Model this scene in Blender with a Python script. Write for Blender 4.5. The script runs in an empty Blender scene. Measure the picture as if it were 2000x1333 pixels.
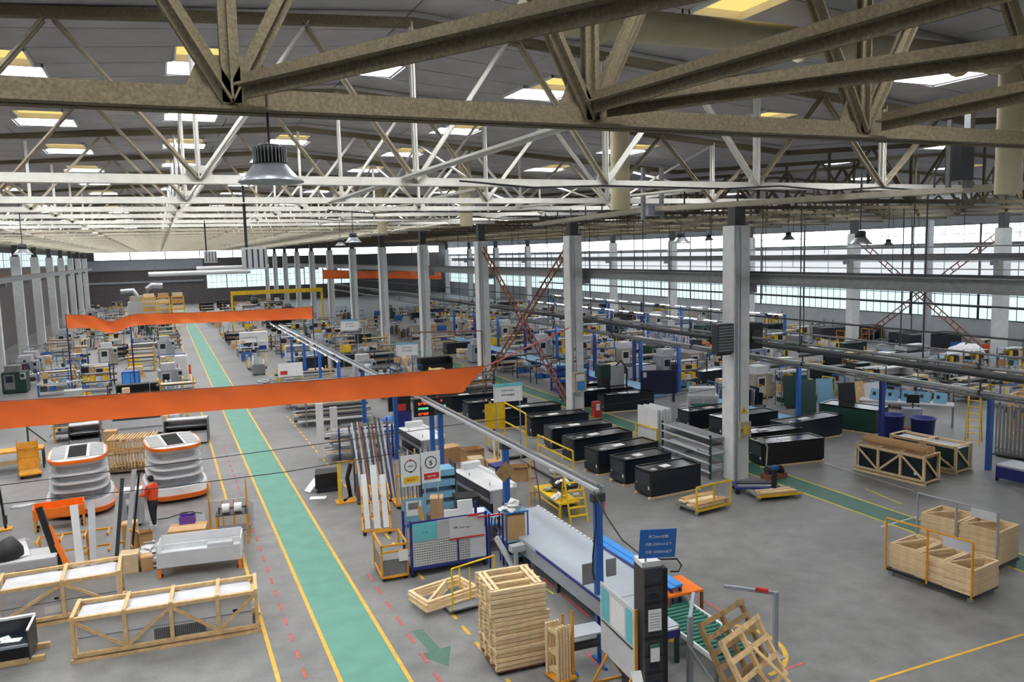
import bpy, math, random
from mathutils import Vector, Matrix
random.seed(7)
scn = bpy.context.scene
COL = scn.collection
PI = math.pi
# ---------------------------------------------------------------- camera
H = 9.0
FPX = 1560.0
YAW, PITCH, ROLL = 0.412895, 0.111434, math.radians(1.5)
_fw = Vector((math.sin(YAW) * math.cos(PITCH), math.cos(YAW) * math.cos(PITCH), -math.sin(PITCH)))
_r0 = Vector((math.cos(YAW), -math.sin(YAW), 0))
_u0 = _r0.cross(_fw)
_rt = _r0 * math.cos(ROLL) - _u0 * math.sin(ROLL)
_up = _u0 * math.cos(ROLL) + _r0 * math.sin(ROLL)
cam = bpy.data.cameras.new('camera')
cam.sensor_width = 36.0
cam.lens = FPX / 2000 * 36.0
cam.clip_end = 600
cam.clip_start = 0.05
camo = bpy.data.objects.new('camera', cam)
M = Matrix.Identity(4)
for i in range(3):
    M[i][0] = _rt[i]; M[i][1] = _up[i]; M[i][2] = -_fw[i]
M[2][3] = H
camo.matrix_world = M
COL.objects.link(camo)
scn.camera = camo
# ---------------------------------------------------------------- light
world = bpy.data.worlds.new('sky')
scn.world = world
world.use_nodes = True
bg = world.node_tree.nodes['Background']
bg.inputs[0].default_value = (0.80, 0.87, 1.0, 1)      # overcast daylight
bg.inputs[1].default_value = 1.0
scn.view_settings.view_transform = 'Standard'
scn.view_settings.look = 'None'
scn.view_settings.gamma = 1.0
scn.view_settings.use_curve_mapping = False
scn.view_settings.exposure = 0.42
SKYLIGHT = 34.0      # radiance of the roof skylight panes
WINDOW = 5.0
LAMP = 30.0
# ---------------------------------------------------------------- point helpers (the camera stands 9 m up on a gallery)
def _ray(px, py):
    return _fw * FPX + _rt * (px - 1000) + _up * (666.5 - py)
def F(px, py, z=0.0):
    r = _ray(px, py); t = (z - H) / r.z
    return Vector((r.x * t, r.y * t, z))
def FY(px, py, Y):
    r = _ray(px, py); t = Y / r.y
    return Vector((r.x * t, Y, H + r.z * t))
def HT(p, py):
    """height of a thing that stands at floor point p and reaches picture row py"""
    lo, hi = 0.0, 14.0
    for _ in range(40):
        m = (lo + hi) / 2
        d = Vector((p.x, p.y, m - H))
        y = 666.5 - FPX * d.dot(_up) / d.dot(_fw)
        if y > py: lo = m
        else: hi = m
    return lo
# ---------------------------------------------------------------- materials
def lin(c):
    c /= 255.0
    return c / 12.92 if c <= .04045 else ((c + .055) / 1.055) ** 2.4
MATS = {}
def mat(name, rgb, rough=.6, metal=0.0, var=.12, scale=6.0, bump=0.0, trans=0.0, stretch=None, alpha=1.0):
    if name in MATS: return MATS[name]
    m = bpy.data.materials.new(name); m.use_nodes = True
    nt = m.node_tree; b = nt.nodes['Principled BSDF']
    c = [lin(v) for v in rgb]
    tc = nt.nodes.new('ShaderNodeTexCoord'); nz = nt.nodes.new('ShaderNodeTexNoise')
    nz.inputs['Scale'].default_value = scale; nz.inputs['Detail'].default_value = 3
    if stretch:
        mp = nt.nodes.new('ShaderNodeMapping'); mp.inputs['Scale'].default_value = stretch
        nt.links.new(tc.outputs['Object'], mp.inputs[0]); nt.links.new(mp.outputs[0], nz.inputs['Vector'])
    else:
        nt.links.new(tc.outputs['Object'], nz.inputs['Vector'])
    rp = nt.nodes.new('ShaderNodeValToRGB')
    rp.color_ramp.elements[0].position = .3; rp.color_ramp.elements[1].position = .7
    rp.color_ramp.elements[0].color = [max(0, v * (1 - var)) for v in c] + [1]
    rp.color_ramp.elements[1].color = [min(1, v * (1 + var)) for v in c] + [1]
    nt.links.new(nz.outputs['Fac'], rp.inputs[0]); nt.links.new(rp.outputs[0], b.inputs['Base Color'])
    b.inputs['Roughness'].default_value = rough; b.inputs['Metallic'].default_value = metal
    if trans: b.inputs['Transmission Weight'].default_value = trans
    if alpha < 1: b.inputs['Alpha'].default_value = alpha
    if bump:
        bp = nt.nodes.new('ShaderNodeBump'); bp.inputs['Strength'].default_value = bump
        nt.links.new(nz.outputs['Fac'], bp.inputs['Height']); nt.links.new(bp.outputs[0], b.inputs['Normal'])
    MATS[name] = m
    return m
def emit(name, rgb, s):
    if name in MATS: return MATS[name]
    m = bpy.data.materials.new(name); m.use_nodes = True
    nt = m.node_tree; nt.nodes.clear()
    o = nt.nodes.new('ShaderNodeOutputMaterial'); e = nt.nodes.new('ShaderNodeEmission')
    e.inputs[0].default_value = [lin(v) for v in rgb] + [1]; e.inputs[1].default_value = s
    nt.links.new(e.outputs[0], o.inputs[0])
    MATS[name] = m
    return m
mat('dusty_shaded_steel', (104, 95, 74), .85, 0, .3, 30, .25)  # dusty, speckled paint with backlit shade mixed into its colour
mat('shaded_steel', (140, 130, 112), .7, 0, .18, 8)  # darker copy of the truss steel, shade painted into the colour
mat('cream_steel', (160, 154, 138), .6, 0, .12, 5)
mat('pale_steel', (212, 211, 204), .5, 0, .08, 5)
mat('grey_steel', (128, 130, 132), .5, .3, .12, 5)
mat('dark_steel', (62, 64, 66), .5, .3, .15, 5)
mat('galvanised', (170, 176, 182), .38, .7, .1, 12)
mat('stainless', (190, 198, 208), .35, .25, .06, 4, stretch=(1, 20, 1))
mat('roof_slab', (172, 170, 172), .9, 0, .1, 1.2)
mat('roof_joint', (96, 94, 92), .9, 0, .1, 2)
mat('duct_beige', (186, 176, 146), .6, 0, .06, 2)
mat('concrete_column', (222, 224, 224), .8, 0, .08, 2.5)
mat('column_cap', (70, 72, 70), .7)
mat('pale_wood', (230, 204, 162), .75, 0, .16, 5, .1, stretch=(1, 1, 6))
mat('wood', (212, 180, 132), .78, 0, .18, 6, .1)
mat('old_wood', (150, 122, 84), .85, 0, .28, 6, .15)
mat('white_paint', (228, 230, 232), .4, 0, .04, 3)
mat('white_panel', (206, 208, 212), .35, 0, .05, 3)
mat('cool_grey', (150, 156, 164), .4, 0, .06, 3)
mat('light_grey', (178, 180, 184), .45, 0, .06, 3)
mat('mid_grey', (120, 122, 124), .5, 0, .1, 3)
mat('charcoal', (52, 54, 60), .4, 0, .1, 3)
mat('black', (22, 23, 25), .5, 0, .1, 3)
mat('black_gloss', (17, 19, 22), .16, 0, .1, 3)
mat('navy_black', (24, 34, 42), .3, 0, .1, 3)
mat('dark_green', (30, 62, 52), .4, 0, .1, 3)
mat('yellow', (222, 184, 30), .45, 0, .12, 4)
mat('amber', (214, 150, 40), .45, 0, .12, 4)
mat('orange', (238, 120, 32), .4, 0, .06, 4)
mat('vinyl_orange', (238, 112, 50), .24, 0, .05, .6, .12)
mat('blue', (36, 92, 168), .45, 0, .1, 4)
mat('sign_blue', (40, 104, 184), .45, 0, .05, 4)
mat('deep_blue', (38, 48, 120), .45, 0, .1, 4)
mat('bright_blue', (70, 150, 226), .4, 0, .06, 4)
mat('sky_blue', (120, 170, 200), .45, 0, .06, 4)
mat('turquoise', (104, 190, 200), .5, 0, .05, 4)
mat('purple', (96, 62, 150), .45, 0, .1, 4)
mat('red', (190, 48, 40), .5, 0, .1, 4)
mat('rust', (128, 78, 62), .8, 0, .2, 6)
mat('cardboard', (188, 150, 104), .85, 0, .08, 4)
mat('carton_pale', (208, 184, 150), .85, 0, .08, 4)
mat('paper', (236, 236, 236), .7, 0, .03, 8)
mat('film', (214, 218, 224), .16, 0, .08, 3, .5)
mat('plastic_bag', (224, 226, 230), .25, 0, .1, 5, .6)
mat('matte_black', (8, 8, 9), .95, 0, .1, 3)
mat('rubber', (34, 34, 36), .8)
mat('cable', (28, 28, 30), .6)
mat('glass_dark', (36, 46, 52), .08, 0, .05, 2)
mat('roller_green', (52, 120, 104), .4, 0, .08, 4)
mat('skin', (206, 156, 124), .6)
mat('hair', (26, 22, 20), .7)
mat('shirt_orange', (226, 74, 34), .8, 0, .1, 10)
mat('trousers', (32, 34, 42), .85, 0, .15, 10)
mat('work_navy', (38, 44, 70), .85, 0, .15, 10)
mat('shoe', (210, 212, 214), .7)
mat('paint_green', (92, 148, 132), .5, 0, .10, 1.6)
mat('paint_green_dark', (52, 102, 88), .5, 0, .10, 1.6)
mat('paint_yellow', (222, 176, 70), .6, 0, .16, 5)
mat('paint_lemon', (212, 194, 70), .6, 0, .16, 5)
mat('paint_red', (190, 92, 92), .65, 0, .2, 7)
mat('paint_white', (206, 204, 200), .6, 0, .1, 5)
mat('arrow_green', (76, 112, 98), .6, 0, .1, 5)
mat('wall_grey', (176, 178, 178), .85, 0, .08, 2)
mat('wall_dark', (92, 88, 88), .9, 0, .15, 2)
mat('wall_panel', (196, 202, 206), .7, 0, .06, 1)
emit('daylight_pane', (255, 255, 255), SKYLIGHT)
emit('yellow_pane', (255, 218, 128), .85)
emit('window_pane', (240, 248, 255), WINDOW)
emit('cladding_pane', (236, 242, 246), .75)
emit('window_low', (205, 232, 235), 1.1)
emit('tube_light', (245, 245, 255), LAMP)
emit('led_red', (255, 90, 40), 1.2)
emit('led_green', (120, 255, 190), 1.2)
def floor_mat():
    m = bpy.data.materials.new('worn_concrete'); m.use_nodes = True
    nt = m.node_tree; b = nt.nodes['Principled BSDF']; L = nt.links
    tc = nt.nodes.new('ShaderNodeTexCoord')
    def nz(s, d):
        n = nt.nodes.new('ShaderNodeTexNoise'); n.inputs['Scale'].default_value = s; n.inputs['Detail'].default_value = d
        L.new(tc.outputs['Object'], n.inputs['Vector']); return n
    n1, n2, n3 = nz(.22, 6), nz(1.6, 8), nz(14, 4)
    def ramp(n, a, b_, ca, cb):
        r = nt.nodes.new('ShaderNodeValToRGB'); e = r.color_ramp.elements
        e[0].position = a; e[1].position = b_; e[0].color = (*[lin(ca)] * 3, 1); e[1].color = (*[lin(cb)] * 3, 1)
        L.new(n.outputs['Fac'], r.inputs[0]); return r
    def mix(a, bb, f, mode):
        x = nt.nodes.new('ShaderNodeMix'); x.data_type = 'RGBA'; x.blend_type = mode; x.inputs[0].default_value = f
        L.new(a, x.inputs[6]); L.new(bb, x.inputs[7]); return x.outputs[2]
    r1 = ramp(n1, .35, .65, 126, 150); r2 = ramp(n2, .3, .72, 180, 255); r3 = ramp(n3, .3, .7, 225, 255)
    c = mix(mix(r1.outputs[0], r2.outputs[0], .7, 'MULTIPLY'), r3.outputs[0], .6, 'MULTIPLY')
    L.new(c, b.inputs['Base Color'])
    rr = nt.nodes.new('ShaderNodeMapRange'); rr.inputs[3].default_value = .3; rr.inputs[4].default_value = .55
    L.new(n2.outputs['Fac'], rr.inputs[0]); L.new(rr.outputs[0], b.inputs['Roughness'])
    MATS['floor'] = m
floor_mat()
# ---------------------------------------------------------------- mesh builder
CH = {}
class MB:
    def __init__(s): s.v = []; s.f = []; s.sm = []
    def _add(s, vs, fs, smooth=False):
        n = len(s.v); s.v += [tuple(v) for v in vs]
        s.f += [tuple(i + n for i in f) for f in fs]; s.sm += [smooth] * len(fs)
        return s
    def box(s, c, d, rz=0.0, R=None):
        x, y, z = d[0] / 2, d[1] / 2, d[2] / 2
        vs = [Vector(p) for p in ((-x, -y, -z), (x, -y, -z), (x, y, -z), (-x, y, -z), (-x, -y, z), (x, -y, z), (x, y, z), (-x, y, z))]
        if rz: R = Matrix.Rotation(rz, 3, 'Z')
        c = Vector(c)
        vs = [(R @ v if R else v) + c for v in vs]
        return s._add(vs, ((0, 3, 2, 1), (4, 5, 6, 7), (0, 1, 5, 4), (1, 2, 6, 5), (2, 3, 7, 6), (3, 0, 4, 7)))
    def b2(s, lo, hi):
        return s.box([(a + b) / 2 for a, b in zip(lo, hi)], [abs(b - a) for a, b in zip(lo, hi)])
    def bar(s, p, q, w, h=None, upv=(0, 0, 1)):
        p, q = Vector(p), Vector(q); h = h or w
        z = (q - p); l = z.length
        if l < 1e-6: return s
        z /= l; u = Vector(upv)
        if abs(z.dot(u)) > .99: u = Vector((0, 1, 0))
        x = z.cross(u).normalized(); y = x.cross(z)
        R = Matrix((x, z, y)).transposed()
        return s.box((p + q) / 2, (w, l, h), R=R)
    def tube(s, p, q, r, n=8, r2=None, cap=True):
        p, q = Vector(p), Vector(q); z = (q - p).normalized(); r2 = r if r2 is None else r2
        u = Vector((0, 0, 1)) if abs(z.z) < .95 else Vector((1, 0, 0))
        x = z.cross(u).normalized(); y = z.cross(x)
        vs = []
        for k in range(n):
            a = 2 * PI * k / n; d = x * math.cos(a) + y * math.sin(a)
            vs += [p + d * r, q + d * r2]
        fs = [(2 * k, 2 * ((k + 1) % n), 2 * ((k + 1) % n) + 1, 2 * k + 1) for k in range(n)]
        s._add(vs, fs, n > 6)
        if cap: s._add(vs, (tuple(range(0, 2 * n, 2))[::-1], tuple(range(1, 2 * n, 2))))
        return s
    def path(s, pts, r, n=6):
        pts = [Vector(p) for p in pts]
        vs = []
        for i, p in enumerate(pts):
            a = pts[max(0, i - 1)]; b = pts[min(len(pts) - 1, i + 1)]
            z = (b - a).normalized(); u = Vector((0, 0, 1)) if abs(z.z) < .95 else Vector((1, 0, 0))
            x = z.cross(u).normalized(); y = z.cross(x)
            vs += [p + x * math.cos(2 * PI * k / n) * r + y * math.sin(2 * PI * k / n) * r for k in range(n)]
        fs = [(i * n + k, i * n + (k + 1) % n, (i + 1) * n + (k + 1) % n, (i + 1) * n + k) for i in range(len(pts) - 1) for k in range(n)]
        return s._add(vs, fs, True)
    def lathe(s, prof, n=16, c=(0, 0, 0)):
        vs = [(c[0] + r * math.cos(2 * PI * k / n), c[1] + r * math.sin(2 * PI * k / n), c[2] + z) for r, z in prof for k in range(n)]
        fs = [(i * n + k, i * n + (k + 1) % n, (i + 1) * n + (k + 1) % n, (i + 1) * n + k) for i in range(len(prof) - 1) for k in range(n)]
        return s._add(vs, fs, True)
    def prism(s, out, z0, z1):
        n = len(out)
        vs = [(x, y, z0) for x, y in out] + [(x, y, z1) for x, y in out]
        fs = [(k, (k + 1) % n, (k + 1) % n + n, k + n) for k in range(n)] + [tuple(range(n))[::-1], tuple(range(n, 2 * n))]
        return s._add(vs, fs)
    def grid(s, fn, nu, nv, thick=0):
        vs = [fn(i / nu, j / nv) for i in range(nu + 1) for j in range(nv + 1)]
        w = nv + 1
        return s._add(vs, [(i * w + j, (i + 1) * w + j, (i + 1) * w + j + 1, i * w + j + 1) for i in range(nu) for j in range(nv)], True)
    def mesh(s, name, m):
        me = bpy.data.meshes.new(name)
        me.from_pydata(s.v, [], s.f)
        if any(s.sm): me.polygons.foreach_set('use_smooth', s.sm)
        me.materials.append(MATS[m] if isinstance(m, str) else m)
        me.update()
        return me
    def build(s, name, m, parent=None, label=None, **kw):
        o = bpy.data.objects.new(name, s.mesh(name, m))
        COL.objects.link(o)
        if parent: o.parent = parent; CH.setdefault(parent.name, []).append(o)
        if label: o['label'] = label
        for k, v in kw.items(): o[k] = v
        return o
def inst(src, parent=None, loc=None, rz=None):
    o = src.copy(); COL.objects.link(o); o.parent = parent
    if parent: CH.setdefault(parent.name, []).append(o)
    if loc is not None: o.location = loc
    if rz is not None: o.rotation_euler = (0, 0, rz)
    return o
LABELS = {}
def tag(o, label, cat, group=None):
    o['label'] = label; o['category'] = cat
    if group: o['group'] = group
    LABELS.setdefault(label, []).append(o)
    return o
def thing(name, label, cat, loc=(0, 0, 0), rz=0.0, group=None):
    o = bpy.data.objects.new(name, None); o.empty_display_size = .2
    COL.objects.link(o); o.location = loc; o.rotation_euler = (0, 0, rz)
    return tag(o, label, cat, group)
def dup(root, label, loc, rz=0.0, group=None, scale=None):
    r = root.copy(); COL.objects.link(r); r.location = loc; r.rotation_euler = (0, 0, rz)
    if scale: r.scale = scale
    for c in CH.get(root.name, []):
        k = c.copy(); COL.objects.link(k); k.parent = r
        for g in CH.get(c.name, []):
            d = g.copy(); COL.objects.link(d); d.parent = k
    tag(r, label, root['category'], group or root.get('group'))
    return r
def struct(name, mb, m, **kw):
    o = mb.build(name, m); o['kind'] = 'structure'
    for k, v in kw.items(): o[k] = v
    return o
def part(par, name, m, *ops, label=None):
    mm = MB()
    for o in ops:
        k = o[0]
        if k == 'b': mm.b2(o[1], o[2])
        elif k == 'r': mm.bar(o[1], o[2], *o[3:])
        elif k == 't': mm.tube(o[1], o[2], *o[3:])
        elif k == 'p': mm.prism(o[1], o[2], o[3])
        elif k == 'l': mm.lathe(o[1], *o[2:])
        elif k == 'w': mm.path(o[1], *o[2:])
    return mm.build(name, m, par, label)
ORD = ['nearest', 'second', 'third', 'fourth', 'fifth', 'sixth', 'seventh', 'eighth', 'ninth', 'tenth', 'eleventh', 'twelfth', 'thirteenth', 'fourteenth', 'fifteenth', 'sixteenth', 'seventeenth', 'eighteenth', 'nineteenth', 'twentieth', 'twenty-first', 'twenty-second', 'twenty-third', 'twenty-fourth', 'twenty-fifth', 'twenty-sixth', 'twenty-seventh', 'twenty-eighth', 'twenty-ninth', 'thirtieth']
def tmp_mesh(o):
    """the evaluated mesh of an object, worked out in a small scene of its own"""
    ts = bpy.data.scenes.new('workroom'); ts.collection.objects.link(o)
    vl = ts.view_layers[0]; vl.update()
    me = bpy.data.meshes.new_from_object(o.evaluated_get(vl.depsgraph))
    bpy.data.scenes.remove(ts)
    return me
FONT = None
try:
    import os
    _p = os.path.join(bpy.utils.system_resource('DATAFILES'), 'fonts', 'Noto Sans CJK Regular.woff2')
    FONT = bpy.data.fonts.load(_p)
except Exception as e:
    FONT = None
def text(body, size, loc, R, m, parent, name='lettering', weight=.004, align='CENTER'):
    """flat lettering lying in the plane whose right / up / out axes are the columns of R"""
    c = bpy.data.curves.new(name, 'FONT'); c.body = body; c.size = size * 1.6; c.align_x = align; c.align_y = 'CENTER'
    if FONT: c.font = FONT
    c.offset = weight * .5; c.extrude = .001; c.resolution_u = 2
    t = bpy.data.objects.new(name, c)
    me = tmp_mesh(t)
    bpy.data.objects.remove(t)
    me.transform(Matrix.Translation(loc) @ R.to_4x4())
    me.materials.clear(); me.materials.append(MATS[m])
    o = bpy.data.objects.new(name, me); COL.objects.link(o); o.parent = parent; CH.setdefault(parent.name, []).append(o)
    return o
RFRONT = Matrix(((1, 0, 0), (0, 0, -1), (0, 1, 0)))     # faces -y (towards the gallery)
# ================================================================ shell
XL, XR, XC1, XC2, XC3 = -15.5, 62.0, -12.5, 20.05, 54.0
YB, YE = -14.0, 178.0
YCOL = [24.4 + 13.1 * k for k in range(-2, 12)]
m = MB(); m.box(((XL + XR) / 2, (YB + YE) / 2, -.1), (XR - XL, YE - YB, .2))
floor = struct('floor', m, 'floor')
def line_mark(name, p, q, w, m_, label=None, z=.004):
    mm = MB(); p = Vector((p[0], p[1], z)); q = Vector((q[0], q[1], z)); mm.bar(p, q, w, .006)
    return mm.build(name, m_, floor, label)
# green aisle
m = MB(); m.b2((3.0, -12, 0), (4.25, 176, .004)); m.build('painted_walkway', 'paint_green', floor, 'green painted walkway down the main aisle')
m = MB(); m.b2((20.95, -12, 0), (22.0, 120, .004))
m.build('painted_walkway', 'paint_green_dark', floor, 'darker green painted walkway right of the columns')
for x, mt in ((2.95, 'paint_yellow'), (4.3, 'paint_yellow'), (1.75, 'paint_yellow')):
    line_mark('painted_line', (x, -5), (x, 150), .09, mt)
for x in (20.9, 22.05): line_mark('painted_line', (x, -5), (x, 120), .08, 'paint_lemon')
def dashes(x, y0, y1, ln, gap, w, m_):
    src = None; y = y0
    while y < y1:
        if src is None:
            src = line_mark('painted_dash', (x, y), (x, y + ln), w, m_); base = y
        else: inst(src, floor, (0, y - base, 0))
        y += ln + gap
dashes(6.15, 12.5, 46, .5, .4, .09, 'paint_yellow')
dashes(2.3, 14, 40, .42, .5, .07, 'paint_red')
dashes(4.85, 15.2, 22, .5, .5, .07, 'paint_red')
# arrow on the floor
a = F(815, 1232); b = F(876, 1302)
d = (b - a); d.z = 0; L = d.length; d.normalize(); n_ = Vector((-d.y, d.x, 0))
mm = MB(); pts = []
for t, w in ((0, .13), (.58, .13), (.58, .40), (1, 0), (.58, -.40), (.58, -.13), (0, -.13)):
    p = a + d * (L * t) + n_ * w; pts.append((p.x, p.y))
mm.prism(pts, .001, .006); mm.build('painted_arrow', 'arrow_green', floor, 'dark green arrow on the floor beside the dashes')
# yellow ring around the broken pallets and red lines near it
c = F(1420, 1270); mm = MB(); rr = []
for k in range(33):
    an = -1.5 + 3.9 * k / 32; rr.append((c.x + 1.25 * math.cos(an), c.y + 1.25 * math.sin(an), .004))
for p, q in zip(rr[:-1], rr[1:]): mm.bar(p, q, .11, .006)
mm.build('painted_ring', 'paint_yellow', floor, 'yellow painted arc around the roller table')
for p, q in (((1060, 1130), (1150, 1205)), ((1145, 1275), (1180, 1310)), ((1365, 1170), (1420, 1200)), ((1530, 1310), (1570, 1296))):
    line_mark('painted_line', F(*p), F(*q), .07, 'paint_red')
for p, q in (((1610, 905), (1785, 960)), ((1720, 1030), (1790, 1010))):
    line_mark('painted_line', F(*p), F(*q), .06, 'paint_white')
line_mark('painted_line', F(1700, 1333), F(2000, 1240), .07, 'paint_yellow')
for p, q in (((1690, 955), (1760, 985)), ((1062, 1148), (1082, 1162))): line_mark('painted_line', F(*p), F(*q), .06, 'paint_lemon')
# walls -------------------------------------------------------------
def wall_with_bands(name, axis, at, lo, hi, ztop, bands, m_, t=.3):
    """solid strips of wall between the glazed bands"""
    mm = MB(); z = 0
    for z0, z1 in bands + [(ztop, ztop)]:
        if z0 > z:
            if axis == 'x': mm.b2((at, lo, z), (at + t, hi, z0))
            else: mm.b2((lo, at, z), (hi, at + t, z0))
        z = z1
    return struct(name, mm, m_)
wall_with_bands('wall_right', 'x', XR, YB, YE, 13.5, [(2.4, 5.4), (5.9, 8.45), (8.7, 10.3)], 'wall_panel')
mm = MB()
for lo, hi in (((XL, YE, 0), (XR, YE + .3, 3.0)), ((XL, YE, 3.0), (9, YE + .3, 6.9)), ((40, YE, 3.0), (XR, YE + .3, 6.9)), ((XL, YE, 6.9), (XR, YE + .3, 9.3)), ((XL, YE, 9.3), (XL + 4, YE + .3, 10.9)), ((XR - 2, YE, 9.3), (XR, YE + .3, 10.9)), ((XL, YE, 10.9), (XR, YE + .3, 13.5))): mm.b2(lo, hi)
struct('wall_back', mm, 'wall_dark')
wall_with_bands('wall_left', 'x', XL - .3, YB, YE, 13.5, [(8.6, 10.4)], 'wall_dark')
mm = MB(); mm.b2((XL, YB - .3, 0), (XR, YB, 13.5)); struct('wall_front', mm, 'wall_grey')
nwin = [0]
def window_row(axis, at, lo, hi, z0, z1, step, pane, cols, rows, frame='grey_steel'):
    p = lo
    while p < hi - .5:
        q = min(p + step, hi); nwin[0] += 1
        f = MB()
        def bx(a0, a1, b0, b1, w=.06):
            if axis == 'x': f.b2((at - w, a0, b0), (at + w, a1, b1))
            else: f.b2((a0, at - w, b0), (a1, at + w, b1))
        bx(p, q, z0, z0 + .08); bx(p, q, z1 - .08, z1); bx(p, p + .1, z0, z1); bx(q - .1, q, z0, z1)
        for i in range(1, cols): bx(p + (q - p) * i / cols - .025, p + (q - p) * i / cols + .025, z0, z1, .04)
        for j in range(1, rows): bx(p, q, z0 + (z1 - z0) * j / rows - .03, z0 + (z1 - z0) * j / rows + .03, .04)
        w_ = struct('window_%d' % nwin[0], f, frame)
        g = MB()
        if axis == 'x': g.b2((at - .012, p + .02, z0 + .02), (at + .012, q - .02, z1 - .02))
        else: g.b2((p + .02, at - .012, z0 + .02), (q - .02, at + .012, z1 - .02))
        g.build('pane', pane, w_)
        p = q
window_row('x', XR, YB, YE, 8.7, 10.3, 6.55, 'window_pane', 2, 2)
window_row('x', XR, YB, YE, 5.9, 8.45, 6.55, 'cladding_pane', 2, 4)
window_row('x', XR, YB, YE, 2.4, 5.4, 6.55, 'window_low', 8, 3, 'dark_steel')
window_row('y', YE, XL + 4, XR - 2, 9.3, 10.9, 6.5, 'window_pane', 2, 2)
window_row('y', YE, 9, 40, 3.0, 6.9, 4.0, 'window_low', 4, 3)
window_row('x', XL - .15, YB, YE, 8.6, 10.4, 13.1, 'window_low', 6, 2)
mm = MB()
for y in YCOL:
    if y > 70: mm.b2((XL + .02, y - 6, 7.2), (XL + .4, y + 6, 7.9))
struct('trim_1', mm, 'rust')
mm = MB(); mm.b2((XL + 1, YE - .25, 7.2), (8.5, YE - .02, 9.2)); mm.b2((XL + 1, YE - .25, 4.6), (8.5, YE - .03, 5.0)); struct('trim_2', mm, 'cool_grey')
# ================================================================ roof
ZE, ZR = 12.35, 13.55
def roof_z(x):
    if x <= XC2: r = 4.7; h = (XC2 - 4.7)
    else: r = 37.1; h = 16.9
    return ZR - (ZR - ZE) * min(1, abs(x - r) / h)
TY = [1.6, 8.2, 15.0, 21.8] + [28.3 + 6.55 * k for k in range(0, 23)]
TYB = [-5.0] + TY
ceiling = bpy.data.objects.new('ceiling', None); COL.objects.link(ceiling); ceiling['kind'] = 'structure'
SKX = [-10.6, -6.6, -2.6, 1.2, 5.0, 9.6, 16.2]
SKX2 = [33.5, 42.5, 51.0]
def slab(mm, x0, x1, y0, y1, t=.14):
    za, zb = roof_z(x0 + 1e-4), roof_z(x1 - 1e-4)
    mm._add([(x0, y0, za), (x1, y0, zb), (x1, y1, zb), (x0, y1, za), (x0, y0, za + t), (x1, y0, zb + t), (x1, y1, zb + t), (x0, y1, za + t)],
            ((0, 3, 2, 1), (4, 5, 6, 7), (0, 1, 5, 4), (1, 2, 6, 5), (2, 3, 7, 6), (3, 0, 4, 7)))
# roof slabs run across the bay; rows of slabs, cut where a skylight sits
bays = list(zip(TYB[:-1], TYB[1:]))
far_slabs = MB(); n_slab = 0
def bay_rows(y0, y1):
    n = 5; h = (y1 - y0) / n
    return [(y0 + h * i, y0 + h * (i + 1)) for i in range(n)]
for bi, (y0, y1) in enumerate(bays):
    for ri, (a, b) in enumerate(bay_rows(y0, y1)):
        for (xa, xb, sk) in ((XL, XC2, SKX), (XC2, XR, SKX2)):
            cuts = [xa]
            if ri in (2, 3):
                for s in sk:
                    w = .75 if ri == 3 else .6
                    cuts += [s - w, s + w]
            ridge = 4.7 if xb == XC2 else 37.1
            if ri in (2, 3):
                segs = list(zip(cuts[0::2], cuts[1::2] + [xb]))
            else:
                k = 6; segs = [(xa + (xb - xa) * i / k, xa + (xb - xa) * (i + 1) / k) for i in range(k)]
            for (p, q) in segs:
                for (u, v) in ([(p, ridge), (ridge, q)] if p < ridge < q else [(p, q)]):
                    if y0 < 24 and y0 > 6 and xb == XC2 and n_slab < 300 and u > -8:
                        mm = MB(); slab(mm, u + .015, v - .015, a + .02, b - .02, .14)
                        mm.build('roof_slab', 'roof_slab', ceiling); n_slab += 1
                    else: slab(far_slabs, u + .015, v - .015, a + .02, b - .02, .14)
o = far_slabs.build('roof_slabs', 'roof_slab', ceiling); o['kind'] = 'stuff'
mm = MB()
for (xa, xb) in ((XL, 4.7), (4.7, XC2), (XC2, 37.1), (37.1, XR)):
    za, zb = roof_z(xa + 1e-3) + .75, roof_z(xb - 1e-3) + .75
    mm._add([(xa, YB, za), (xb, YB, zb), (xb, YE, zb), (xa, YE, za), (xa, YB, za + .1), (xb, YB, zb + .1), (xb, YE, zb + .1), (xa, YE, za + .1)],
            ((0, 3, 2, 1), (4, 5, 6, 7), (0, 1, 5, 4), (1, 2, 6, 5), (2, 3, 7, 6), (3, 0, 4, 7)))
mm.build('roof_deck', 'roof_joint', ceiling)
# skylights: white pane with a deep white curb, and a yellowed pane beside it
def skylight(x, ya, yb, kind):
    z = roof_z(x); w = .75 if kind == 'w' else .6
    c = MB()
    for (p, q) in (((x - w, ya, z), (x - w + .04, yb, z + .62)), ((x + w - .04, ya, z), (x + w, yb, z + .62)), ((x - w, ya, z), (x + w, ya + .04, z + .62)), ((x - w, yb - .04, z), (x + w, yb, z + .62))):
        c.b2((p[0], p[1], p[2] - .02), q)
    o = c.build('skylight_curb', 'white_paint', ceiling)
    g = MB(); d = .5 if kind == 'w' else .12
    g.b2((x - w + .04, ya + .04, z + d), (x + w - .04, yb - .04, z + d + .03)); g.build('pane', 'daylight_pane' if kind == 'w' else 'yellow_pane', o)
for (y0, y1) in bays:
    r = bay_rows(y0, y1)
    for s in SKX + (SKX2 if y0 < 110 else []):
        skylight(s, r[3][0], r[3][1], 'w'); skylight(s, r[2][0], r[2][1], 'y')
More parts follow.
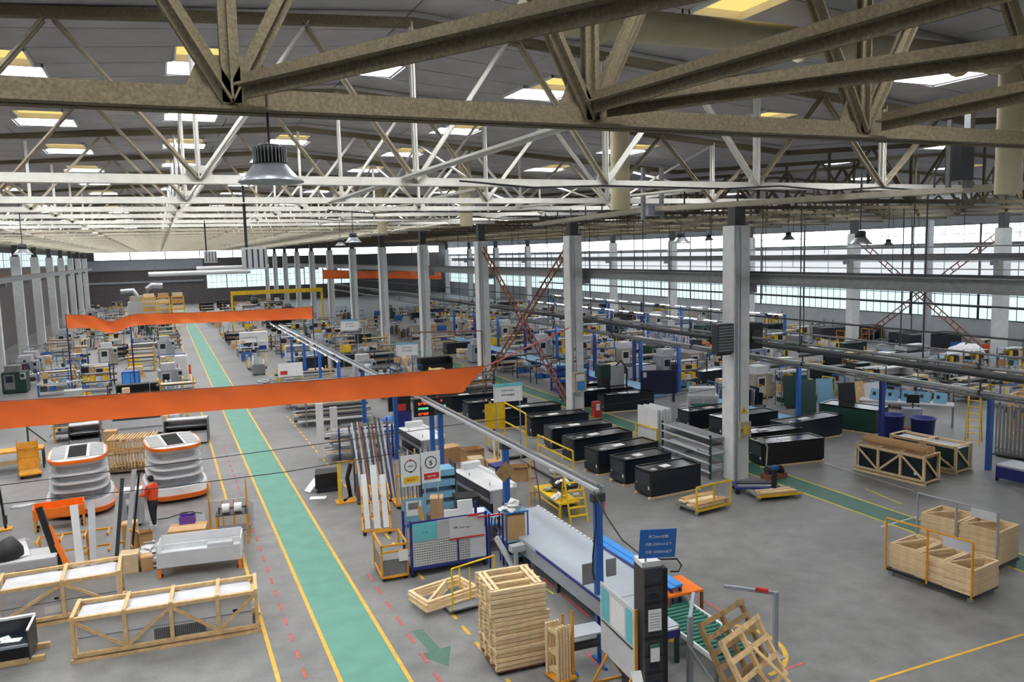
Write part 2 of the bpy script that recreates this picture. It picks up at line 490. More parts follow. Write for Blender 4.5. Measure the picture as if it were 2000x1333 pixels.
# ================================================================ trusses
ZC = {0: 10.42, 1: 10.42, 2: 10.33, 3: 10.44, 4: 10.6, 5: 10.72, 6: 10.78}
def truss_parts(x0, x1, nodes, ridge, zc, half, parent, mt, heavy, detail):
    zt = lambda x: roof_z(x) - .22
    s = 1.0 if heavy else .8
    ch = MB()
    if heavy:                      # a pair of steel angles back to back
        for sg in (-1, 1):
            ch.b2((x0, sg * .02, zc - .03), (x1, sg * .045, zc + .19)); ch.b2((x0, sg * .02, zc - .03), (x1, sg * .19, zc))
    else:
        ch.b2((x0, -.10, zc - .03), (x1, .10, zc)); ch.b2((x0, -.025, zc), (x1, .025, zc + .13))
    ch.build('bottom_chord', mt, parent)
    tc = MB()
    for (a, b) in ((x0, ridge), (ridge, x1)):
        for sg in (-1, 1) if heavy else (0,):
            tc.bar((a, sg * .06, zt(a + 1e-3 if a == x0 else a)), (b, sg * .06, zt(b - 1e-3 if b == x1 else b)), .12 * s if heavy else .2, .2 * s)
    tc.build('top_chord', 'dusty_shaded_steel', parent)
    def member(nm, p, q):
        mm = MB()
        w = .17 if heavy else .08
        if detail:
            dx = Vector(q) - Vector(p)
            for sg in (-1, 1): mm.bar(Vector(p) + Vector((0, sg * .05, 0)), Vector(q) + Vector((0, sg * .05, 0)), w, .03, (0, 1, 0)); mm.bar(Vector(p) + Vector((0, sg * .085, 0)), Vector(q) + Vector((0, sg * .085, 0)), .02, .07 * (1.4 if heavy else 1), (0, 1, 0)) 
        else: mm.bar(p, q, w, w)
        return mm
    allm = MB()
    for nx in nodes:
        for dx, nm in ((0, 'vertical_strut'), (-half, 'diagonal_strut'), (half, 'diagonal_strut')):
            if not (x0 - .01 <= nx + dx <= x1 + .01): continue
            mb = member(nm, (nx, 0, zc + .05), (nx + dx, 0, zt(nx + dx)))
            if detail is not None and detail >= 0: mb.build(nm, mt if nm == 'vertical_strut' or mt == 'dusty_shaded_steel' or (nx + dx) % .9 < .4 else 'shaded_steel', parent)  # pale trusses: skylit struts stay pale, other diagonals get painted shade
            else:
                n = len(allm.v); allm.v += mb.v; allm.f += [tuple(i + n for i in f) for f in mb.f]; allm.sm += mb.sm
        g = MB()
        gw = 1.35 if heavy else .8; g.prism([(nx - .36 * gw, zc), (nx + .36 * gw, zc), (nx + .2 * gw, zc + .36 * gw), (nx - .2 * gw, zc + .36 * gw)], -.02, .02)
        g.v = [(a, c, b) for a, b, c in g.v]
        if detail is not None and detail >= 0: g.build('gusset_plate', mt, parent)
    if allm.v: allm.build('web_struts', 'shaded_steel' if mt != 'dusty_shaded_steel' else mt, parent)['kind'] = 'stuff'
NA = [-11.5, -7.45, -3.4, .75, 4.65, 8.85, 12.9, 16.9]
NB = [22.0 + 4.05 * k for k in range(9)]
for i, y in enumerate(TYB):
    k = i - 1
    if y < 1: continue
    zc = ZC.get(k, 10.85)
    det = 1 if 0 <= k <= 3 else (0 if k < 9 else -1)
    mt = 'dusty_shaded_steel' if k <= 1 else ('pale_steel' if k <= 7 else 'cream_steel')
    t = thing('roof_truss', ('%s steel roof truss over the main hall, counted from the gallery' % ORD[k - 1]) if k else 'dusty roof truss right above the gallery, out of view', 'truss', (0, y, 0), 0, 'roof trusses over the main hall')
    truss_parts(XL, XC2 - .05, NA, 4.7, zc, 1.4 if k <= 1 else 2.0, t, mt, k <= 1, det)
    if k >= 2 and y < 125:
        t = thing('roof_truss', '%s dark steel roof truss over the right-hand hall' % ORD[k - 2], 'truss', (0, y, 0), 0, 'roof trusses over the right-hand hall')
        truss_parts(XC2 + .05, XR - .3, NB, 37.1, zc, 2.0, t, 'dusty_shaded_steel', False, -1 if k > 4 else 0)
# ties and braces between the trusses
def tie(label, pts, w, h, mt, name='roof_tie'):
    mm = MB()
    for p, q in zip(pts[:-1], pts[1:]):
        mm.bar(p, q, w, .025); mm.bar(p, q, .025, h)
    o = mm.build(name, mt); tag(o, label, 'brace'); return o
zb = 10.6
tie('dusty diagonal roof brace running up right from the big fan joint', [(.85, 8.0, zb), (4.55, 1.7, zb)], .25, .24, 'dusty_shaded_steel', 'diagonal_brace')
tie('dusty diagonal roof brace rising right from the middle truss joint', [(4.75, 8.0, zb), (8.75, 1.7, zb)], .25, .24, 'dusty_shaded_steel', 'diagonal_brace')
tie('speckled roof tie running steeply up right above the middle joint', [(4.62, 8.05, zb + .05), (5.4, 1.7, zb + .05)], .25, .24, 'dusty_shaded_steel')
tie('dusty roof tie at the right edge above the beige duct', [(9.0, 8.0, zb), (8.5, 1.7, zb)], .25, .24, 'dusty_shaded_steel')
tie('dusty roof brace leaving the frame at upper left', [(-3.4, 8.0, zb), (.6, 1.7, zb)], .25, .24, 'dusty_shaded_steel', 'diagonal_brace')
tie('pale sloping tie between the nearest and third roof trusses', [(4.5, 8.4, 10.45), (4.35, 21.9, 10.45)], .16, .1, 'pale_steel')
tie('pale tie crossing the trusses farther back on the right', [(12.9, 15.1, 10.45), (12.9, 28.2, 10.7)], .12, .08, 'pale_steel')
for k, x in enumerate((-7.45, .75, 8.85, 16.9)):
    mm = MB()
    for (ya, yb) in zip(TY[3:18], TY[4:19]):
        za = 10.8
        mm.bar((x, ya, za + .1), (x, yb, za + .1), .08, .08); mm.bar((x, ya, za), (x, yb, roof_z(x) - .3), .06, .06); mm.bar((x, ya, roof_z(x) - .3), (x, yb, za), .06, .06)
    tag(mm.build('sway_brace', 'pale_steel'), ['row of crossed sway braces left of the aisle', 'row of crossed sway braces over the aisle edge', 'row of crossed sway braces right of the aisle', 'row of crossed sway braces beside the columns'][k], 'brace')
# beige horizontal duct and its drop pipes
mm = MB(); mm.tube((5.2, 11.2, 12.5), (15.66, 11.0, 12.5), .25, 14)
d = tag(mm.build('ventilation_duct', 'duct_beige'), 'beige round duct running across under the roof at top right', 'duct')
for i, x in enumerate((6.5, 10.5, 14.5)):
    f = MB(); f.tube((x, 11.12, 12.45), (x + .06, 11.12, 12.45), .29, 14); f.build('flange', 'duct_beige', d)
for x, y, z0, r, lab in ((15.92, 11.0, 9.9, .25, 'beige vertical pipe at the right edge below the duct'), (11.05, 18.0, 10.0, .25, 'beige vertical pipe in the middle of the roof space'), (11.3, 30.0, 10.05, .25, 'beige vertical pipe farther back left of the middle one'), (11.3, 43.0, 10.2, .25, 'small far beige vertical pipe under the roof')):
    t = thing('vertical_pipe', lab, 'pipe', (x, y, 0))
    mm = MB(); mm.tube((0, 0, z0), (0, 0, roof_z(x) - (.12 if x > 15 else .03)), r, 16); mm.build('pipe', 'duct_beige', t)
    f = MB()
    for zz in (z0 + 1.3,): f.tube((0, 0, zz), (0, 0, zz + .03), r + .012, 16)
    f.build('seam', 'duct_beige', t)
# ================================================================ columns
def column(x, y, w, lab, extra=False):
    t = thing('column', lab, 'column', (x, y, 0), 0, 'concrete columns')
    mm = MB(); mm.b2((-w / 2, -w * .45, 0), (w / 2, w * .45, 9.75)); mm.build('shaft', 'concrete_column', t)
    c = MB(); c.b2((-w * .32, -w * .3, 9.75), (w * .32, w * .3, 10.9)); c.b2((-w * .42, -w * .4, 9.75), (w * .42, w * .4, 9.8)); c.build('steel_cap', 'column_cap', t)
    if extra:
        p = MB(); p.tube((-w / 2 + .1, -w * .45 - .05, 0), (-w / 2 + .1, -w * .45 - .05, 9.7), .05, 8); p.tube((-w / 2 + .28, -w * .45 - .03, 2), (-w / 2 + .28, -w * .45 - .03, 9.7), .025, 6)
        p.build('conduit', 'galvanised', t)
    return t
rows = ((XC2, .74, 'the middle row beside the dark green walkway'), (XC3, .8, 'the far right row by the window wall'), (XC1, .8, 'the left row by the dark wall'))
for x, w, rn in rows:
    ys = [y for y in YCOL if not (x == XC1 and y < 70) and not (x == XC3 and y < 30)]
    for i, y in enumerate(ys):
        if y < 5: continue
        k = len([v for v in ys[:i] if v > 20])
        column(x, y, w, ('%s grey concrete column of %s' % (ORD[k], rn)) if y > 20 else 'grey concrete column of the middle row cut off by the right edge', x == XC2)
# crane runway beams along the column rows
for x, y0, y1, lab in ((XC2 + .7, -5, 150, 'long grey crane runway beam on the middle columns'), (XC3 - .8, 20, 150, 'long grey crane runway beam on the far right columns'), (XC1 + .8, 50, 175, 'crane runway beam on the left columns')):
    t = thing('runway_beam', lab, 'beam', (x, 0, 0))
    mm = MB(); mm.b2((-.14, y0, 7.9), (.14, y1, 7.94)); mm.b2((-.14, y0, 7.5), (.14, y1, 7.54)); mm.b2((-.02, y0, 7.54), (.02, y1, 7.9)); mm.build('beam', 'grey_steel', t)
    r = MB(); r.b2((-.03, y0, 7.94), (.03, y1, 8.02)); r.build('rail', 'dark_steel', t)
    b = MB()
    for y in YCOL:
        if y0 < y < y1: b.b2((-.5 if x > 0 and x < 40 else -.3, y - .12, 7.2), (.2, y + .12, 7.5))
    b.build('bracket', 'grey_steel', t)
# pipes and cable ladders hung along the middle row
for j, (x, z, r, lab, mt) in enumerate(((20.85, 5.45, .05, 'thick dark service pipe strung along the middle columns, upper', 'mid_grey'), (20.95, 5.3, .045, 'thin dark pipe just under the upper service pipe', 'mid_grey'), (20.9, 4.72, .05, 'thick dark service pipe along the middle columns, lower', 'mid_grey'), (21.05, 4.58, .04, 'thin pipe just under the lower service pipe', 'grey_steel'), (20.85, 6.3, .03, 'thin cable pipe midway up the middle columns', 'dark_steel'), (53.0, 8.55, .05, 'slim rail pipe before the top of the window wall', 'grey_steel'), (53.0, 6.9, .04, 'slim rail pipe before the pale wall panels', 'grey_steel'), (53.0, 4.3, .07, 'dark pipe before the lower windows of the right wall', 'charcoal'), (33.5, 3.9, .05, 'slim pipe hung over the right-hand workshop', 'grey_steel'), (27.0, 4.1, .09, 'dark fat pipe hung over the right-hand assembly line', 'charcoal'))):
    t = thing('service_pipe', lab, 'pipe', (x, 0, 0))
    mm = MB(); mm.tube((0, 3, z), (0, 110, z), r, 8); mm.build('pipe', mt, t)
    hg = None
    for y in [15.0 + .001] + [21.8 + 6.55 * k for k in range(11)]:
        if r < .05 or x > 50: break
        if hg is None:
            h = MB(); h.b2((-.02, y - .02, z), (.02, y + .02, z + (.3 if x < 22 else 10.8 - z))); h.b2((-r - .03, y - .03, z - r - .02), (r + .03, y + .03, z + r + .02)); hg = h.build('hanger', 'dark_steel', t); y_ = y
        else: inst(hg, t, (0, y - y_, 0))
# lattice braces between columns
def lattice_cross(label, x):
    t = thing('lattice_brace', label, 'brace')
    for sg in (-1, 1):
        p, q = Vector((x + .06 * sg, 44.05 - 6.0 * sg, 9.2)), Vector((x + .06 * sg, 44.05 + 6.0 * sg, .6))
        d = (q - p).normalized(); n = Vector((0, -d.z, d.y)) * .2
        part(t, 'rail', 'rust', ('r', p + n, q + n, .07, .07)); part(t, 'rail', 'rust', ('r', p - n, q - n, .07, .07))
        L = (q - p).length; k = .4
        while k < L - .3:
            c = p + d * k; part(t, 'rung', 'rust', ('r', c + n, c - n, .05, .05)); k += .62
lattice_cross('rusty crossed lattice brace between the second and third middle columns', XC2)
lattice_cross('rusty crossed lattice brace between far right columns before the window wall', XC3)
# cable trays below the trusses on the right
def tray(pts, lab):
    t = thing('cable_tray', lab, 'cable tray')
    mm = MB()
    for p, q in zip(pts[:-1], pts[1:]): mm.bar(p, q, .42, .02)
    mm.build('base', 'cream_steel', t)
    for s in (-1, 1):
        r = MB()
        for p, q in zip(pts[:-1], pts[1:]):
            d = (Vector(q) - Vector(p)).normalized(); n = Vector((-d.y, d.x, 0)) * (.21 * s)
            r.bar(Vector(p) + n + Vector((0, 0, .06)), Vector(q) + n + Vector((0, 0, .06)), .02, .14)
        r.build('side_rail', 'cream_steel', t)
    for p, q in zip(pts[:-1], pts[1:]):
        p, q = Vector(p), Vector(q); n = max(2, int((q - p).length / 1.5))
        for k in range(n):
            c = p.lerp(q, (k + .5) / n); h = MB(); h.b2((c.x - .02, c.y - .25, c.z - .04), (c.x + .02, c.y - .22, c.z + .5)); h.build('hanger', 'dark_steel', t)
tray([(13.6, 20.2, 10.08), (16.9, 12.7, 10.08), (17.6, 11.4, 10.08)], 'pale ribbed cable tray sloping up to the right edge')
tray([(15.4, 32, 10.1), (13.5, 20.4, 10.08)], 'pale cable tray running back from the grey junction box')
t = thing('junction_box', 'grey junction box hung where two cable trays meet', 'box', (13.5, 20.2, 9.95))
mm = MB(); mm.b2((-.28, -.2, 0), (.28, .2, .34)); mm.build('case', 'cool_grey', t)
for s in (-1, 1):
    h = MB(); h.b2((s * .32 - .05, -.05, -.1), (s * .32 + .05, .05, 1.4)); h.build('hanger', 'grey_steel', t)
t = thing('junction_box', 'dark distribution box in the truss at the right edge', 'box', (16.3, 12.4, 10.2))
mm = MB(); mm.b2((-.2, -.2, .1), (.2, .2, 1.1)); mm.build('case', 'charcoal', t)
h = MB(); h.b2((-.36, -.05, -.05), (-.3, .05, 1.4)); h.b2((.25, -.05, -.05), (.4, .1, 1.6)); h.build('hanger', 'mid_grey', t)
# lamps
def bay_lamp(p, d, lab, fins=True, hang=None):
    t = thing('high_bay_lamp', lab, 'lamp', p)
    r = d / 2
    s = MB(); s.lathe([(.42 * r, .30 * d), (.5 * r, .28 * d), (.8 * r, .1 * d), (r, .02 * d), (r, 0), (.95 * r, 0), (.45 * r, .25 * d), (.01, .26 * d)], 24); s.build('shade', 'galvanised', t)
    b = MB(); b.lathe([(.01, .58 * d), (.34 * r, .58 * d), (.44 * r, .53 * d), (.44 * r, .3 * d), (.01, .3 * d)], 20); b.build('housing', 'charcoal', t)
    if fins:
        for k in range(28):
            a = 2 * PI * k / 28; f = MB(); f.bar((math.cos(a) * .5 * r, math.sin(a) * .5 * r, .3 * d), (math.cos(a) * .5 * r, math.sin(a) * .5 * r, .54 * d), .03 * r, .16 * r); f.build('cooling_fin', 'grey_steel', t)
    c = MB(); top = hang if hang else 10.86 - p[2]
    c.tube((0, 0, .57 * d), (0, 0, top), .012, 5); c.build('cord', 'cable', t)
    return t
lp = FY(530, 357, 8.15)
bay_lamp(lp, .62, 'large finned aluminium high-bay lamp hanging at upper left, closest', True, 10.6 - lp.z)
for px, py, Y, d, lab in ((1680, 478, 15.0, .6, 'pale high-bay lamp hanging before the right window wall'), (1735, 480, 21.8, .42, 'small caged high-bay lamp right of the pale one'), (1330, 475, 21.8, .62, 'high-bay lamp left of the thick middle column'), (690, 474, 28.3, .6, 'high-bay lamp in front of a left middle-row column'), (45, 498, 28.3, .56, 'white high-bay lamp at the far left'), (1540, 468, 28.3, .58, 'high-bay lamp right of the thick middle column'), (1385, 470, 34.85, .56, 'small distant high-bay lamp beside the thick column'), (665, 480, 41.4, .56, 'dark small distant high-bay lamp in mid-picture')):
    bay_lamp(FY(px, py, Y), d, lab, False)
# unit heaters on drop rods
for px, py, Y, s, lab in ((496, 505, 21.8, .56, 'grey unit heater on a black drop rod, nearer one'), (411, 502, 41.4, .56, 'grey unit heater on a black drop rod, farther one')):
    p = FY(px, py, Y); t = thing('unit_heater', lab, 'heater', p)
    mm = MB(); mm.b2((-s / 2, -s / 2, -s / 2), (s / 2, s / 2, s / 2)); mm.build('case', 'light_grey', t)
    for k in range(4):
        f = MB(); f.b2((-s / 2 + .06 + k * .14, -s / 2 - .02, -s * .42), (-s / 2 + .1 + k * .14, -s / 2, s * .42)); f.build('louvre', 'charcoal', t)
    r = MB(); r.tube((-s * .3, 0, s / 2), (-s * .3, 0, 10.86 - p.z), .04, 6); r.build('drop_rod', 'black', t)
# ================================================================ shared builders
def casters(par, L, D, r=.06, m='rubber', inset=.08):
    s = part(par, 'wheel', m, ('t', (inset, inset - .02, r), (inset, inset + .03, r), r, 10))
    for x, y in ((L - 2 * inset, 0), (0, D - 2 * inset), (L - 2 * inset, D - 2 * inset)): inst(s, par, (x, y, 0))
def legs4(par, L, D, h, w, m, name='leg', z0=0.0):
    s = part(par, name, m, ('b', (0, 0, z0), (w, w, h)))
    for x, y in ((L - w, 0), (0, D - w), (L - w, D - w)): inst(s, par, (x, y, 0))
def R(d): return math.radians(d)
def loose(name, label, cat, m, loc, rz, *ops, group=None):
    """a thing that is one mesh"""
    o = part(None, name, m, *ops); o.location = loc; o.rotation_euler = (0, 0, rz)
    return tag(o, label, cat, group)
def tagd(base, label):      # base label + ordinal handled by the caller
    return label
def wavy(L, D, z, amp, nu=14, nv=8, seed=0):
    rnd = random.Random(seed); ph = [rnd.uniform(0, 6) for _ in range(4)]
    mm = MB()
    def fn(u, v):
        s = math.sin(u * 9 + ph[0]) * .5 + math.sin(v * 7 + u * 5 + ph[1]) * .5 + math.sin(u * 23 + v * 11 + ph[2]) * .35
        return (u * L, v * D, z + amp * s)
    mm.grid(fn, nu, nv)
    return mm
def scraps(name, label, m, loc, r, h, n, seed, cat='rubbish'):
    rnd = random.Random(seed); mm = MB()
    for k in range(n):
        a = rnd.uniform(0, 6.3); d = r * math.sqrt(rnd.random()); z = h * (1 - d / r) * rnd.uniform(.3, 1) + .03
        Rm = Matrix.Rotation(rnd.uniform(-.7, .7), 3, 'X') @ Matrix.Rotation(rnd.uniform(0, 3), 3, 'Z')
        mm.box((d * math.cos(a), d * math.sin(a), z), (r * rnd.uniform(.5, .9), r * rnd.uniform(.3, .6), .012), R=Rm)
    o = mm.build(name, m); o.location = loc; o['kind'] = 'stuff'; return tag(o, label, cat)
# ---------------------------------------------------------------- crates
def crate(label, loc, rz, L, D, Hh, ups, diags, m='wood', w=.085, ends=True):
    t = thing('wooden_crate', label, 'crate', loc, rz)
    def beam(nm, p, q, a=w, b=w * .45): part(t, nm, m, ('r', p, q, a, b))
    hw = w / 2; z0, z1 = .12, Hh
    for y in (hw, D - hw):
        for z in (z0 + hw, z1 - hw): part(t, 'rail', m, ('b', (0, y - hw, z - hw), (L, y + hw, z + hw)))
        part(t, 'runner', m, ('b', (-.04, y - .05, 0), (L + .04, y + .05, .075)))
        for u in ups:
            x = hw + u * (L - w); part(t, 'post', m, ('b', (x - hw, y - hw * (1.25 if y < D / 2 else 1), z0), (x + hw, y + hw, z1)))
    for (u, v, dr) in diags:
        xa, xb = hw + u * (L - w), hw + v * (L - w)
        za, zb_ = (z1 - w, z0 + w) if dr < 0 else (z0 + w, z1 - w)
        for y in (hw - .012, D - hw + .012): beam('diagonal', (xa, y, za), (xb, y, zb_), .03, w * .9)
    for u in ups:
        x = hw + u * (L - w); part(t, 'top_cross_piece', m, ('b', (x - hw, 0, z1 - .005), (x + hw, D, z1 + .03)))
        part(t, 'floor_cross_piece', m, ('b', (x - hw, .1, .075), (x + hw, D - .1, .12)))
    if ends:
        for x in (hw, L - hw): beam('end_diagonal', (x, w, z0 + w), (x, D - w, z1 - w), .03, w * .9)
    return t
UA = (0, .27, .52, .78, 1)
crate('large pale wooden crate nearest the gallery, beside the yellow aisle line', (-2.37, 19.75, 0), R(-4.8), 4.03, 1.08, 1.06, UA, ((0, .27, -1), (.27, .52, 1), (.52, .78, -1), (.78, 1, 1)))
crate('pale wooden crate behind the large one at the left edge', (-4.25, 22.25, 0), R(-.4), 2.82, 1.25, 1.08, (0, .53, 1), ((0, .53, 1), (.53, 1, -1)))
def cabinet_in_crate(label, loc, rz, L, D, Hh, grille, seed):
    t = thing('display_cabinet', label, 'cabinet', loc, rz)
    part(t, 'body', 'white_panel', ('b', (0, 0, 0), (L, D, Hh)))
    part(t, 'trim_strip', 'grey_steel', ('b', (0, -.012, Hh * .48), (L, 0, Hh * .5)))
    if grille:
        g = part(t, 'grille', 'mid_grey', ('b', (L * .42, -.02, .07), (L * .72, 0, Hh * .42)))
        for k in range(24):
            x = L * .43 + k * L * .29 / 24; part(g, 'slat', 'charcoal', ('b', (x, -.028, .09), (x + .015, -.02, Hh * .4)))
        part(t, 'badge', 'black', ('b', (L * .885, -.02, Hh * .55), (L * .925, 0, Hh * .62)))
    else:
        part(t, 'badge', 'black', ('b', (L * .45, -.02, Hh * .56), (L * .49, 0, Hh * .62)))
        part(t, 'paper', 'paper', ('b', (L * .36, -.012, .12), (L * .5, 0, Hh * .38)))
    wavy(L * .99, D * .99, Hh + .025, .014, 40, 14, seed).build('plastic_film', 'film', t)
cabinet_in_crate('white display cabinet under plastic film inside the large nearest crate', (-2.37 + .12, 19.75 + .13, .125), R(-4.8), 3.77, .82, .80, True, 1)
cabinet_in_crate('white display cabinet under plastic film inside the left-edge crate', (-4.13, 22.4, .125), R(-.4), 2.58, .98, .82, False, 2)
# dark open display at the bottom left
t = thing('open_display_cabinet', 'charcoal open-front display cabinet at the bottom left corner', 'cabinet', (-5.6, 20.3, 0), R(-3))
part(t, 'side_panel', 'charcoal', ('p', [(2.33, 0), (2.36, 0), (2.36, .86), (2.33, .86)], .12, .80))
part(t, 'side_panel', 'charcoal', ('b', (0, 0, .12), (.04, .86, .80)))
part(t, 'back_panel', 'charcoal', ('b', (.04, .82, .12), (2.33, .86, .80)))
part(t, 'deck', 'navy_black', ('b', (.04, .02, .42), (2.33, .82, .46)))
part(t, 'front_fascia', 'cool_grey', ('b', (.04, -.01, .44), (2.33, .02, .50)))
part(t, 'plinth', 'black', ('b', (.04, .12, .12), (2.33, .82, .42)))
part(t, 'top_rim', 'white_paint', ('b', (0, .78, .80), (2.36, .88, .85)), ('b', (2.32, -.01, .80), (2.37, .86, .83)))
part(t, 'glass_side', 'glass_dark', ('b', (2.30, .02, .46), (2.325, .8, .78)))
for y in (.08, .74): part(t, 'skid', 'wood', ('b', (-.1, y, 0), (2.62, y + .1, .12)))
for k, (x, y, a) in enumerate(((1.7, .45, .4), (1.95, .3, -.2))):
    loose('paper_sheet', ['crumpled white sheet on the deck of the charcoal display', 'second white sheet on the charcoal display, nearer its front'][k], 'paper', 'paper', Vector((-5.6, 20.3, .463)) + Vector((x, y, 0)), a, ('b', (-.2, -.1, 0), (.2, .1, .012)))
# ---------------------------------------------------------------- island displays
def outline(a, b, e=.5, n=40):
    o = []
    for k in range(n):
        th = 2 * PI * k / n; c, s = math.cos(th), math.sin(th)
        o.append((a * math.copysign(abs(c) ** e, c), b * math.copysign(abs(s) ** (e * 1.5), s)))
    return o
def ring(par, name, m, a, b, z0, z1, a1=None, b1=None):
    mm = MB(); o0 = outline(a, b); o1 = outline(a1 or a, b1 or b); n = len(o0)
    vs = [(x, y, z0) for x, y in o0] + [(x, y, z1) for x, y in o1]
    mm._add(vs, [(k, (k + 1) % n, (k + 1) % n + n, k + n) for k in range(n)], True)
    mm._add(vs, [tuple(range(n))[::-1], tuple(range(n, 2 * n))])
    return mm.build(name, m, par)
def island(label, loc, rz):
    t = thing('island_display', label, 'display', loc, rz)
    ring(t, 'toe_kick', 'black', .98, 1.5, 0, .12)
    ring(t, 'bumper', 'orange', 1.16, 1.72, .12, .3, 1.2, 1.76)
    ring(t, 'base_body', 'white_paint', 1.15, 1.71, .3, .56, 1.1, 1.66)
    ring(t, 'lower_deck', 'cool_grey', 1.0, 1.55, .56, .6)
    ring(t, 'core', 'light_grey', .74, 1.25, .6, 1.86)
    for z in (.92, 1.22, 1.52):
        s = ring(t, 'shelf', 'white_panel', .98 - (z - .9) * .08, 1.5 - (z - .9) * .08, z, z + .035)
        ring(s, 'shelf_lip', 'white_paint', 1.0 - (z - .9) * .08, 1.52 - (z - .9) * .08, z - .03, z + .02)
    ring(t, 'canopy', 'white_panel', .93, 1.42, 1.84, 1.93)
    ring(t, 'top_rim', 'orange', .99, 1.48, 1.93, 2.04)
    ring(t, 'top_tray', 'white_paint', .94, 1.43, 2.04, 2.05)
    part(t, 'well', 'matte_black', ('b', (-.33, -1.15, 2.05), (.33, 1.1, 2.062)))
    part(t, 'well_frame', 'white_paint', ('b', (-.36, -1.16, 2.05), (-.3, 1.1, 2.1)), ('b', (.3, -1.16, 2.05), (.36, 1.1, 2.1)), ('b', (-.36, 1.05, 2.05), (.36, 1.1, 2.1)), ('b', (-.36, -1.17, 2.05), (.36, -1.12, 2.1)))
    for sx in (-1, 1):
        for k in range(9):
            y = -1.05 + k * .25; part(t, 'grille_slat', 'light_grey', ('b', (sx * .4 if sx > 0 else -.86, y, 2.05), (.86 if sx > 0 else -.4, y + .17, 2.08)))
    return t
island('white tiered island display with orange rim, left of the two', (-3.2, 33.1, 0), R(3))
island('white tiered island display with orange rim, right one behind the worker', (.02, 33.35, 0), R(7))
